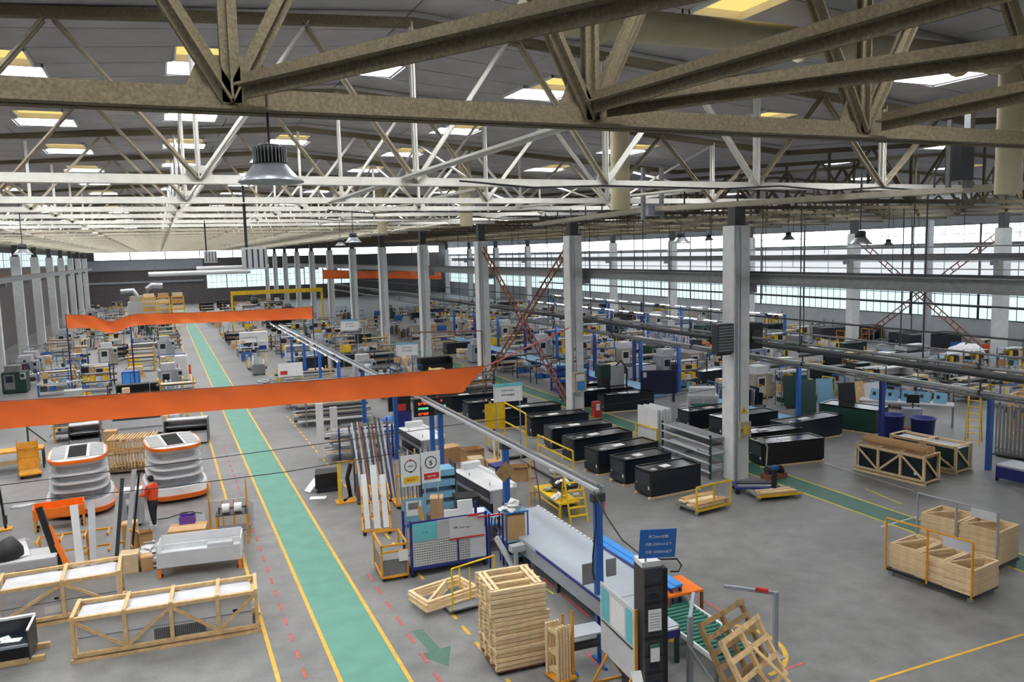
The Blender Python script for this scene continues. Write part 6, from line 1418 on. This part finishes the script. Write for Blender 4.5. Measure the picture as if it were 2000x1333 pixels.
# things around the second line, left and right of the thick column
t = thing('control_cabinet', 'white control machine with green-labelled doors left of the thick column', 'machine', (24.6, 33.6, 0), R(-30)); part(t, 'body', 'white_panel', ('b', (0, 0, .1), (1.5, 1.0, 1.35))); part(t, 'sloped_top', 'white_paint', ('b', (.1, .3, 1.35), (1.4, 1.0, 1.7))); part(t, 'door', 'light_grey', ('b', (.08, -.02, .15), (.7, 0, 1.2))); part(t, 'door', 'light_grey', ('b', (.8, -.02, .15), (1.42, 0, 1.2))); part(t, 'label_strip', 'roller_green', ('b', (.1, -.03, .85), (1.4, -.02, .95))); part(t, 'base', 'charcoal', ('b', (.05, .05, 0), (1.45, .95, .1)))
t = thing('dark_board', 'dark violet board standing by the blue assembly line, left of the thick column', 'panel', (25.3, 39.2, 0), R(-25)); part(t, 'board', 'work_navy', ('b', (0, 0, .5), (2.1, .08, 1.9))); part(t, 'stand', 'dark_steel', ('b', (.1, .08, 0), (.2, .5, .6))); part(t, 'stand', 'dark_steel', ('b', (1.9, .08, 0), (2.0, .5, .6))); part(t, 'paper', 'paper', ('b', (.15, -.01, 1.5), (.35, 0, 1.8)))
t = thing('blue_stillage', 'stack of dark blue steel stillages across the far walkway', 'rack', (22.6, 44.6, 0), R(-4))
for z in (.1, .55, 1.0, 1.45): part(t, 'tier', 'deep_blue', ('b', (0, 0, z), (2.2, 1.2, z + .1))); part(t, 'tier_side', 'blue', ('b', (0, -.03, z + .1), (2.2, 0, z + .3)))
legs4(t, 2.2, 1.2, 1.8, .1, 'deep_blue')
t = thing('filter_tower', 'grey cylinder tower with a hose across the far walkway', 'machine', (24.2, 40.7, 0), 0); part(t, 'body', 'light_grey', ('b', (0, 0, 0), (.9, .7, 2.1))); part(t, 'head', 'dark_green', ('b', (-.7, 0, 1.4), (-.02, .7, 2.2))); part(t, 'hose', 'cable', ('w', [(.3, -.05, 2.1), (.6, -.2, 2.4), (1.0, -.2, 1.8), (1.0, -.1, .8), (.95, 0, .5)], .05, 6)); part(t, 'stand', 'dark_steel', ('b', (-.6, .1, 0), (-.1, .6, 1.4)))
for k, (x, y, h, w, m_, lab) in enumerate(((30.6, 31.6, 1.9, 1.0, 'dark_green', 'dark green panel standing under the right lamp gantry, left one'), (31.6, 33.4, 1.8, 1.3, 'dark_green', 'dark green square panel under the right lamp gantry, farther one'), (32.6, 32.2, 1.7, .9, 'sky_blue', 'pale blue cut sheet leaning under the right lamp gantry'), (31.2, 29.3, 2.0, .9, 'black', 'tall black panel standing by the second gantry post at right'), (33.3, 30.6, 1.7, .9, 'wood', 'brown board standing right of the black panels'), (34.6, 30.8, 1.5, 1.2, 'white_panel', 'white sheet standing right of the brown board'))):
    t = thing('standing_board', lab, 'panel', (x, y, 0), R(-35 + 7 * k)); part(t, 'sheet', m_, ('r', (0, 0, .15), (0, .35, h), w, .05, (0, 1, 0))); part(t, 'stand', 'dark_steel', ('r', (-w * .3, .36, h * .9), (-w * .3, .8, 0), .05)); part(t, 'stand', 'dark_steel', ('r', (w * .3, .36, h * .9), (w * .3, .8, 0), .05)); part(t, 'foot', 'dark_steel', ('b', (-w * .4, -.05, 0), (w * .4, .1, .14)))
t = thing('monitor_cart', 'grey cart with a black monitor beside the dark green chest cabinet', 'trolley', (31.9, 26.7, 0), R(-40)); part(t, 'body', 'cool_grey', ('b', (0, 0, .12), (.8, .6, 1.1))); part(t, 'orange_stripe', 'orange', ('b', (0, -.01, .14), (.8, 0, .2))); part(t, 'monitor', 'black', ('b', (.15, .2, 1.35), (.7, .26, 1.75))); part(t, 'monitor_arm', 'dark_steel', ('b', (.4, .26, 1.1), (.46, .3, 1.5))); casters(t, .8, .6)
for k in range(5):
    t = thing('bent_sheet', '%s pale blue punched sheet on the rack beside the dark fat pipe, from the left' % ('first', 'second', 'third', 'fourth', 'fifth')[k], 'sheet', Vector((32.75 + .42 * k, 29.1 - .58 * k, 1.085)), R(-50), 'pale blue punched sheets'); part(t, 'sheet', 'sky_blue', ('r', (0, 0, 0), (.06, .25, .5), .58, .03, (0, 1, 0))); part(t, 'hole', 'black', ('r', (-.08, .09, .2), (-.06, .17, .36), .14, .04, (0, 1, 0)))
t = thing('sheet_table', 'long low table carrying the pale blue punched sheets', 'table', (32.2, 29.6, 0), R(-54)); part(t, 'top', 'light_grey', ('b', (0, -.3, 1.0), (4.2, .7, 1.08))); legs4(t, 4.2, .6, 1.0, .08, 'grey_steel')

p = F(1808, 692); t = thing('pale_post', 'slim pale blue steel post standing before the window wall at right', 'post', (p.x, p.y, 0)); part(t, 'shaft', 'light_grey', ('b', (-.25, -.2, 0), (.25, .2, 10.6))); part(t, 'foot_plate', 'grey_steel', ('b', (-.4, -.35, 0), (.4, .35, .05)))
# ================================================================ the workshop beyond: rows of things left, middle and right
def proto_bench(m_top, m_leg, seed):
    rnd = random.Random(seed); t = thing('workbench', 'x', 'bench'); L = 1.9
    part(t, 'top', m_top, ('b', (0, 0, .8), (L, .9, .86))); legs4(t, L, .9, .8, .06, m_leg); part(t, 'shelf', 'mid_grey', ('b', (.05, .05, .3), (L - .05, .85, .33)))
    part(t, 'back_rail', m_leg, ('b', (0, .86, .86), (.05, .9, 1.7)), ('b', (L - .05, .86, .86), (L, .9, 1.7)), ('b', (0, .86, 1.64), (L, .9, 1.7)))
    for k in range(6):
        x = .1 + .29 * k; h = rnd.uniform(.08, .35); part(t, 'work_piece', rnd.choice(['galvanised', 'white_panel', 'cardboard', 'dark_steel', 'black', 'sky_blue', 'light_grey']), ('b', (x, rnd.uniform(.1, .3), .86), (x + rnd.uniform(.12, .27), rnd.uniform(.5, .8), .86 + h)))
    for k in range(3): part(t, 'stored_box', rnd.choice(['cardboard', 'charcoal', 'mid_grey', 'blue']), ('b', (.15 + .55 * k, .15, .33), (.55 + .55 * k, .7, .33 + rnd.uniform(.15, .35))))
    return t
def proto_rack(frame, seed, mats, n=9):
    t = pipe_rack('x', (0, 0, 0), 0, 2.0, 1.2, 1.5, (.2, .65, 1.1), mats, frame, seed, n); return t
def proto_machine(m1, m2, seed):
    rnd = random.Random(seed); t = thing('machine', 'x', 'machine')
    part(t, 'body', m1, ('b', (0, 0, .1), (1.5, 1.1, 1.5))); part(t, 'base', 'dark_steel', ('b', (.05, .05, 0), (1.45, 1.05, .1))); part(t, 'hood', m2, ('b', (.2, .1, 1.5), (1.1, 1.0, 1.95))); part(t, 'door', m2, ('b', (.15, -.02, .3), (.8, 0, 1.35))); part(t, 'window', 'glass_dark', ('b', (.25, -.03, .8), (.7, -.02, 1.25)))
    part(t, 'control_box', 'light_grey', ('b', (1.2, -.25, 1.0), (1.5, -.02, 1.45))); part(t, 'screen', 'glass_dark', ('b', (1.24, -.262, 1.15), (1.46, -.25, 1.4))); part(t, 'signal_lamp', 'red', ('t', (1.3, .8, 1.5), (1.3, .8, 1.8), .03, 6)); part(t, 'pipe', 'galvanised', ('w', [(.4, .9, 1.95), (.4, .9, 2.3), (.7, .9, 2.4), (1.2, .9, 2.4)], .05, 6))
    return t
def proto_shelf(frame, seed):
    rnd = random.Random(seed); t = thing('shelf_rack', 'x', 'shelf'); legs4(t, 1.8, .6, 2.0, .05, frame)
    for z in (.15, .75, 1.35, 1.9):
        part(t, 'shelf', 'light_grey', ('b', (0, 0, z), (1.8, .6, z + .03)))
        if z < 1.9:
            for k in range(4): h = rnd.uniform(.15, .45); part(t, 'stored_box', rnd.choice(['cardboard', 'carton_pale', 'sky_blue', 'black', 'white_panel', 'yellow', 'blue', 'dark_green']), ('b', (.05 + .44 * k, .05, z + .03), (.05 + .44 * k + rnd.uniform(.25, .42), .5, z + .03 + h)))
    return t
def proto_cart(m, mp, seed):
    rnd = random.Random(seed); t = thing('parts_cart', 'x', 'trolley'); part(t, 'deck', 'mid_grey', ('b', (0, 0, .14), (1.5, .9, .2)))
    part(t, 'hoop', m, ('r', (0, 0, .2), (0, 0, 1.2), .05), ('r', (0, .9, .2), (0, .9, 1.2), .05), ('r', (0, 0, 1.2), (0, .9, 1.2), .05), ('r', (0, 0, .7), (0, .9, .7), .05)); part(t, 'hoop', m, ('r', (1.5, 0, .2), (1.5, 0, 1.2), .05), ('r', (1.5, .9, .2), (1.5, .9, 1.2), .05), ('r', (1.5, 0, 1.2), (1.5, .9, 1.2), .05)); casters(t, 1.5, .9)
    for k in range(5): part(t, 'stored_panel', mp[k % len(mp)], ('r', (.12 + .27 * k, .45, .2), (.12 + .27 * k + .08, .45, .75 + rnd.uniform(0, .5)), .06, .75, (0, 1, 0)))
    return t
def proto_pallet(seed, mats):
    rnd = random.Random(seed); t = thing('loaded_pallet', 'x', 'pallet')
    for y in (0, .45, .9): part(t, 'runner', 'wood', ('b', (0, y, 0), (1.2, y + .1, .1)))
    for k in range(6): part(t, 'deck_board', 'wood', ('b', (.2 * k, 0, .1), (.2 * k + .13, 1.0, .125)))
    for k in range(4):
        for j in range(2): part(t, 'block', rnd.choice(mats), ('b', (.05 + .55 * (k % 2), .05 + .48 * j, .125 + .36 * (k // 2)), (.55 + .55 * (k % 2), .5 + .48 * j, .47 + .36 * (k // 2) - rnd.uniform(0, .1))))
    return t
def proto_counter(m1, m2):
    t = thing('display_counter', 'x', 'cabinet'); part(t, 'base', m1, ('b', (0, 0, .1), (2.4, 1.0, .85))); part(t, 'plinth', 'black', ('b', (.05, .05, 0), (2.35, .95, .1))); part(t, 'back', m2, ('b', (0, .92, .85), (2.4, 1.0, 1.35))); part(t, 'canopy', m2, ('b', (0, .45, 1.3), (2.4, 1.0, 1.38))); part(t, 'well', 'black', ('b', (.06, .06, .84), (2.34, .9, .86))); part(t, 'side', m1, ('b', (-.03, 0, .1), (0, 1.0, 1.3))); part(t, 'side', m1, ('b', (2.4, 0, .1), (2.43, 1.0, 1.3))); part(t, 'bumper', 'galvanised', ('b', (-.03, -.03, .4), (2.43, 0, .47)))
    return t
def proto_reels(m):
    t = thing('tube_heap', 'x', 'tubing'); rnd = random.Random(4)
    for k in range(5):
        x, y, z = rnd.uniform(0, 1.2), rnd.uniform(0, .8), .12 + .16 * (k // 2); o = MB(); n = 14; pts = [(x + .4 * math.cos(2 * PI * i / n), y + .4 * math.sin(2 * PI * i / n), z + .03 * math.sin(i)) for i in range(n + 1)]; o.path(pts, .07, 5); o.build('coil', m if k % 2 else 'light_grey', t)
    return t
def proto_bin(m):
    t = thing('parts_bin', 'x', 'bin'); part(t, 'shell', m, ('b', (0, 0, .1), (.9, .6, .14)), ('b', (0, 0, .14), (.9, .03, .75)), ('b', (0, .57, .14), (.9, .6, .75)), ('b', (0, .03, .14), (.03, .57, .75)), ('b', (.87, .03, .14), (.9, .57, .75))); part(t, 'contents', 'galvanised', ('b', (.05, .05, .14), (.85, .55, .6))); casters(t, .9, .6, .05); return t
def proto_chest(m):
    return black_cab('x', (0, 0, 0), 0, 2.3, 1.0, 1.05, m, paper=False)
GM2 = ['light_grey', 'dark_steel', 'mid_grey', 'charcoal', 'galvanised', 'rust', 'old_wood']
PROTO = [
    ('grey workbench with work pieces', proto_bench('light_grey', 'blue', 1)), ('white-topped workbench with work pieces', proto_bench('white_panel', 'grey_steel', 2)), ('dark workbench with boxes', proto_bench('mid_grey', 'dark_green', 3)),
    ('grey rack of mixed bars', proto_rack('mid_grey', 4, GM)), ('yellow-posted rack of pale bars', proto_rack('amber', 5, GM)), ('dark rack of rusty bars', proto_rack('dark_steel', 6, GM2)),
    ('grey hooded machine', proto_machine('cool_grey', 'light_grey', 7)), ('beige hooded machine', proto_machine('cream_steel', 'white_panel', 8)), ('dark green hooded machine', proto_machine('dark_green', 'grey_steel', 9)),
    ('blue shelf rack of boxes', proto_shelf('deep_blue', 10)), ('grey shelf rack of boxes', proto_shelf('grey_steel', 11)),
    ('yellow-hooped cart of white panels', proto_cart('yellow', ['white_panel', 'white_paint', 'light_grey'], 12)), ('yellow-hooped cart of dark panels', proto_cart('amber', ['black', 'navy_black', 'cool_grey'], 13)), ('blue-hooped cart of grey panels', proto_cart('blue', ['light_grey', 'galvanised', 'white_panel'], 14)),
    ('pallet loaded with cartons', proto_pallet(15, ['cardboard', 'carton_pale'])), ('pallet loaded with pale blocks', proto_pallet(16, ['pale_wood', 'white_panel', 'cream_steel'])),
    ('white display counter', proto_counter('white_panel', 'white_paint')), ('black display counter', proto_counter('black', 'charcoal')), ('black chest cabinet', proto_chest('navy_black')), ('white chest cabinet', proto_chest('white_panel')),
    ('heap of black tubing coils', proto_reels('black')), ('blue parts bin on casters', proto_bin('blue')), ('yellow parts bin on casters', proto_bin('yellow')), ('grey parts bin on casters', proto_bin('mid_grey'))]
USED = set()
def place(i, label, loc, rz, group):
    base, root = PROTO[i]
    if i not in USED:
        USED.add(i); LABELS['x'].remove(root); root.location = loc; root.rotation_euler = (0, 0, rz); tag(root, label, root['category'], group); return root
    return dup(root, label, loc, rz, group)
def field(zone, group, xs, places, ys, weights, seed, skip=None, dens=1.0):
    rnd = random.Random(seed); n = 0
    for r, y in enumerate(ys):
        for c, x in enumerate(xs):
            if rnd.random() > dens: continue
            xx, yy = x + rnd.uniform(-.1, .1), y + rnd.uniform(-.35, .35)
            if skip and skip(xx, yy): continue
            if any(ax - 2.5 < xx < bx and ay - 1.6 < yy < by for ax, ay, bx, by in AVOID): continue
            i = rnd.choices(range(len(PROTO)), weights)[0]
            a = R((rnd.choice((0, 0, 180)) if i < 3 else 0) + rnd.uniform(-5, 5)); off = Vector((0, 0, 0)) if abs(a) < 1 else Vector((1.9, .9, 0))
            place(i, '%s, %s row %s, %s' % (PROTO[i][0], ORD[r].replace('nearest', 'first'), zone, places[c]), Vector((xx, yy, 0)) + off, a, group)
            n += 1
            if i in (0, 1, 2) and rnd.random() < .35:
                LL = (.4, .35, .3)
                o = loose('carton', 'small carton on the bench, %s row %s, %s' % (ORD[r].replace('nearest', 'first'), zone, places[c]), 'carton', rnd.choice(['cardboard', 'carton_pale', 'white_paint']), Vector((xx + off.x * .6 + .3, yy + .3, 1.22)), R(rnd.uniform(-20, 20)), ('b', (0, 0, 0), LL), group='small cartons on benches')
def rows_(y0, y1, st, g=1.045):
    o = []; y = y0
    while y < y1: o.append(y); y += st; st *= g
    return o[:30]
def AV(px, py, L, D): p = F(px, py); return (p.x - .3, p.y - .8, p.x + L, p.y + D)
AVOID = [AV(1808, 692, .5, .6), AV(1605, 668, 6.3, 2), AV(1780, 686, 4.8, 2), AV(1885, 722, 2.2, 2), AV(1925, 712, .8, .8), AV(470, 690, 2.8, 1.4), AV(240, 770, 1.4, 1), AV(352, 745, 1, .9), AV(422, 640, 2.5, 1.5), AV(710, 735, .6, .6), AV(1385, 706, .6, .6), AV(735, 640, .6, .6), (-4.5, 121, 1, 126), (-2.4, 115.5, 3, 118), (7.6, 104, 8.6, 106), (19, 104, 19.6, 106), (13.6, 41.5, 17.6, 44), (33.5, 20, 36.6, 26.5), (20.5, 37, 26, 44), (11, 43, 14.5, 45.5), (16.9, 43.5, 17.8, 45), (11.5, 62, 13, 63), (28.5, 26, 35.5, 34)]
W_L = [4, 4, 3, 5, 4, 6, 3, 2, 2, 2, 3, 3, 3, 2, 4, 3, 1, 1, 1, 1, 5, 2, 2, 2]
W_M = [3, 3, 3, 5, 3, 5, 3, 2, 2, 2, 2, 3, 3, 2, 3, 3, 3, 3, 4, 2, 2, 2, 2, 2]
W_R = [4, 5, 2, 3, 3, 3, 3, 3, 3, 4, 3, 4, 3, 4, 4, 5, 3, 2, 3, 3, 2, 3, 2, 2]
field('left of the aisle', 'workshop things left of the aisle', (-10.6, -8.0, -5.4, -2.8, -.5), ('by the left columns', 'third from the columns', 'mid-floor', 'second from the aisle', 'next to the aisle'), rows_(45.5, 160, 2.1), W_L, 21, lambda x, y: (x < -6.5 and y < 60) or (math.hypot(x + 6.2, y - 74) < 2), .9)
field('right of the aisle', 'workshop things right of the aisle', (6.2, 9.6, 12.3, 15.0, 17.2), ('next to the aisle', 'under the tube lamps', 'mid-floor', 'second from the columns', 'by the middle columns'), rows_(44.5, 160, 2.1), W_M, 22, lambda x, y: (x < 10.5 and y < 58), .92)
field('beyond the far walkway', 'workshop things beyond the far walkway', (23.0, 28.9, 31.4, 34.0, 36.6, 39.2), ('by the walkway', 'by the blue posts', 'behind the posts', 'mid-floor left', 'mid-floor', 'mid-floor right'), rows_(34.5, 118, 2.1), W_R, 23, lambda x, y: (21 < x < 26 and y < 47.5), .95)
field('before the window wall', 'workshop things before the window wall', (41.8, 44.4, 47.0, 49.6, 55.5, 58.5), ('inner line', 'second line', 'third line', 'by the far columns', 'outer line', 'under the windows'), rows_(30, 118, 2.1), W_R, 24, lambda x, y: (x > 46 and 38 < y < 50 and x < 58 and False), .92)
field('behind the blue bins', 'workshop things behind the blue bins', (35.9, 38.2, 40.6), ('by the bins', 'one in', 'two in'), rows_(25.5, 33.5, 2.3), W_R, 25, None, .9)
# people farther off
for k, (px, py, a, sh, lab) in enumerate(((52, 748, 20, 'work_navy', 'person in dark blue walking by the tubing at far left'), (710, 735, -40, 'black', 'person in black standing behind the banner, centre'), (1385, 706, 60, 'shirt_orange', 'person in red-orange bending at the far line left of the thick column'), (735, 640, 10, 'navy_black', 'small distant person in dark clothes between the middle columns'))):
    p = F(px, py); person(lab, (p.x, p.y, 0), R(a), sh, 'work_navy' if k == 0 else 'trousers', 'down' if k in (0, 3) else 'one', .1 if k == 2 else 0, .14 if k == 0 else 0)
t = thing('blue_cabinet', 'bright blue cabinet standing among bars left of the aisle, above the banner', 'cabinet', (F(240, 770).x, F(240, 770).y, 0), R(-4)); part(t, 'body', 'blue', ('b', (0, 0, .05), (1.1, .8, 1.5))); part(t, 'door', 'bright_blue', ('b', (.06, -.02, .15), (.52, 0, 1.4))); part(t, 'door', 'bright_blue', ('b', (.58, -.02, .15), (1.04, 0, 1.4))); part(t, 'foot', 'black', ('b', (.05, .05, 0), (1.05, .75, .05)))
t = thing('white_cabinet', 'tall white cabinet by the aisle edge above the near banner', 'cabinet', (F(352, 745).x - .3, F(352, 745).y, 0), R(-3)); part(t, 'body', 'white_paint', ('b', (0, 0, .05), (.9, .7, 1.9))); part(t, 'door', 'white_panel', ('b', (.05, -.02, .1), (.85, 0, 1.8))); part(t, 'red_board', 'red', ('b', (.95, -.05, .5), (1.1, .02, 1.2))); part(t, 'foot', 'black', ('b', (.05, .05, 0), (.85, .65, .05)))
# far end: yellow crane bridge, big filter machine, white ducts, yellow shelves
t = thing('gantry_crane', 'yellow crane bridge spanning the far middle of the hall', 'crane', (8.0, 105, 0)); part(t, 'girder', 'yellow', ('r', (0, 0, 4.75), (11.3, 0, 4.75), .35, .5)); part(t, 'hoist', 'dark_steel', ('b', (5, -.4, 4.0), (6, .4, 4.5))); part(t, 'leg', 'yellow', ('r', (.1, 0, 0), (.1, 0, 4.5), .25)); part(t, 'leg', 'yellow', ('r', (11.2, 0, 0), (11.2, 0, 4.5), .25))
t = thing('filter_machine', 'large grey filter machine with elbow ducts at the far end left', 'machine', (-4.2, 122, 0)); part(t, 'body', 'light_grey', ('b', (0, 0, 0), (4.2, 3, 3.4))); part(t, 'hood', 'cream_steel', ('p', [(.3, .3), (3.6, .3), (3.0, 2.5), (.6, 2.5)], 3.4, 4.2)); part(t, 'duct', 'galvanised', ('w', [(2.5, 1, 4.2), (2.6, 1, 5.2), (3.2, 1, 5.6), (4.6, 1, 5.5)], .4, 10)); part(t, 'duct', 'galvanised', ('w', [(1.2, 1, 4.2), (.8, 1, 5.0), (-.8, 1, 4.9)], .35, 10)); part(t, 'control_box', 'cool_grey', ('b', (4.25, .4, .6), (5.0, 1.2, 2.2)))
for k, (x0, x1, z) in enumerate(((-1.5, 14, 6.9), (6, 18, 7.5))):
    mm = MB(); mm.tube((x0, 140 + 8 * k, z), (x1, 140 + 8 * k, z), .38, 12); ad = tag(mm.build('air_duct', 'white_paint'), ['long white round duct at the far end, lower', 'white round duct at the far end, upper'][k], 'duct')
    for x in (x0 + 1, x1 - 1): part(ad, 'hanger', 'grey_steel', ('t', (x, 140 + 8 * k, z + .3), (x, 140 + 8 * k, roof_z(x) - .02), .04, 5))
for k in range(3):
    t = thing('pallet_rack', ['yellow pallet rack at the far end left of the aisle', 'second yellow pallet rack at the far end', 'third yellow pallet rack at the far end, next to the aisle'][k], 'rack', (-2.2 + 1.75 * k, 116, 0)); legs4(t, 1.6, 1.0, 4.2, .12, 'yellow')
    for z in (.6, 1.5, 2.4, 3.3, 4.1): part(t, 'beam', 'amber', ('b', (0, -.02, z), (1.6, .06, z + .14))); part(t, 'load', ['carton_pale', 'pale_wood', 'cardboard'][(k + int(z)) % 3], ('b', (.15, .1, z + .14), (1.45, .9, z + .6)))
t = thing('display_set', 'white display unit with a black opening beside the aisle, above the near banner', 'cabinet', (F(470, 690).x, F(470, 690).y, 0), R(-3)); part(t, 'body', 'white_panel', ('b', (0, 0, .05), (2.6, 1.2, 1.0))); part(t, 'opening', 'black', ('b', (.1, -.02, .3), (1.1, 0, .95))); part(t, 'top', 'white_paint', ('b', (0, .3, 1.0), (2.6, 1.2, 1.9))); part(t, 'blue_bin', 'deep_blue', ('b', (1.3, -.03, .2), (2.4, 0, .6))); part(t, 'plinth', 'black', ('b', (.05, .05, 0), (2.55, 1.15, .05)))
for k, (px, py, m_) in enumerate(((422, 640, 'cardboard'), (437, 640, 'white_paint'))):
    p = F(px, py); carton(['far brown carton on the aisle edge by the second banner', 'far white carton on the aisle edge by the second banner'][k], (p.x, p.y, 0), R(10), 1.0, .8, .7, m_)
# hanging drop cables in the right hall
rnd = random.Random(9)
dc = None
for k in range(3, 12):
    for j, x in enumerate(sorted(rnd.uniform(22.5, 50) for _ in range(3))):
        lab = 'thin dark drop cable under the %s truss of the right-hand hall, %s from the columns' % (ORD[k - 2], ('first', 'second', 'third')[j])
        if dc is None:
            mm = MB(); mm.tube((0, 0, -3.6), (0, 0, 0), .018, 5); dc = o = mm.build('drop_cable', 'cable')
        else: o = inst(dc)
        o.location = (x, TY[k], 10.83); o.scale = (1, 1, rnd.uniform(.5, 1.6)); tag(o, lab, 'cable', 'drop cables in the right-hand hall')
# thin signal line hung just under the trusses across the near hall
for k, (y, z) in enumerate(((15.0, 10.2), (28.3, 10.4), (34.85, 10.45))):
    wire(['black cable looped under the second truss at right', 'black cable looped under the fourth truss at right', 'black cable looped under the fifth truss at right'][k], [(5.5 + 1.6 * i, y - .1, z + .2 - .12 * abs(math.sin(i * 1.3))) for i in range(9)], .02)
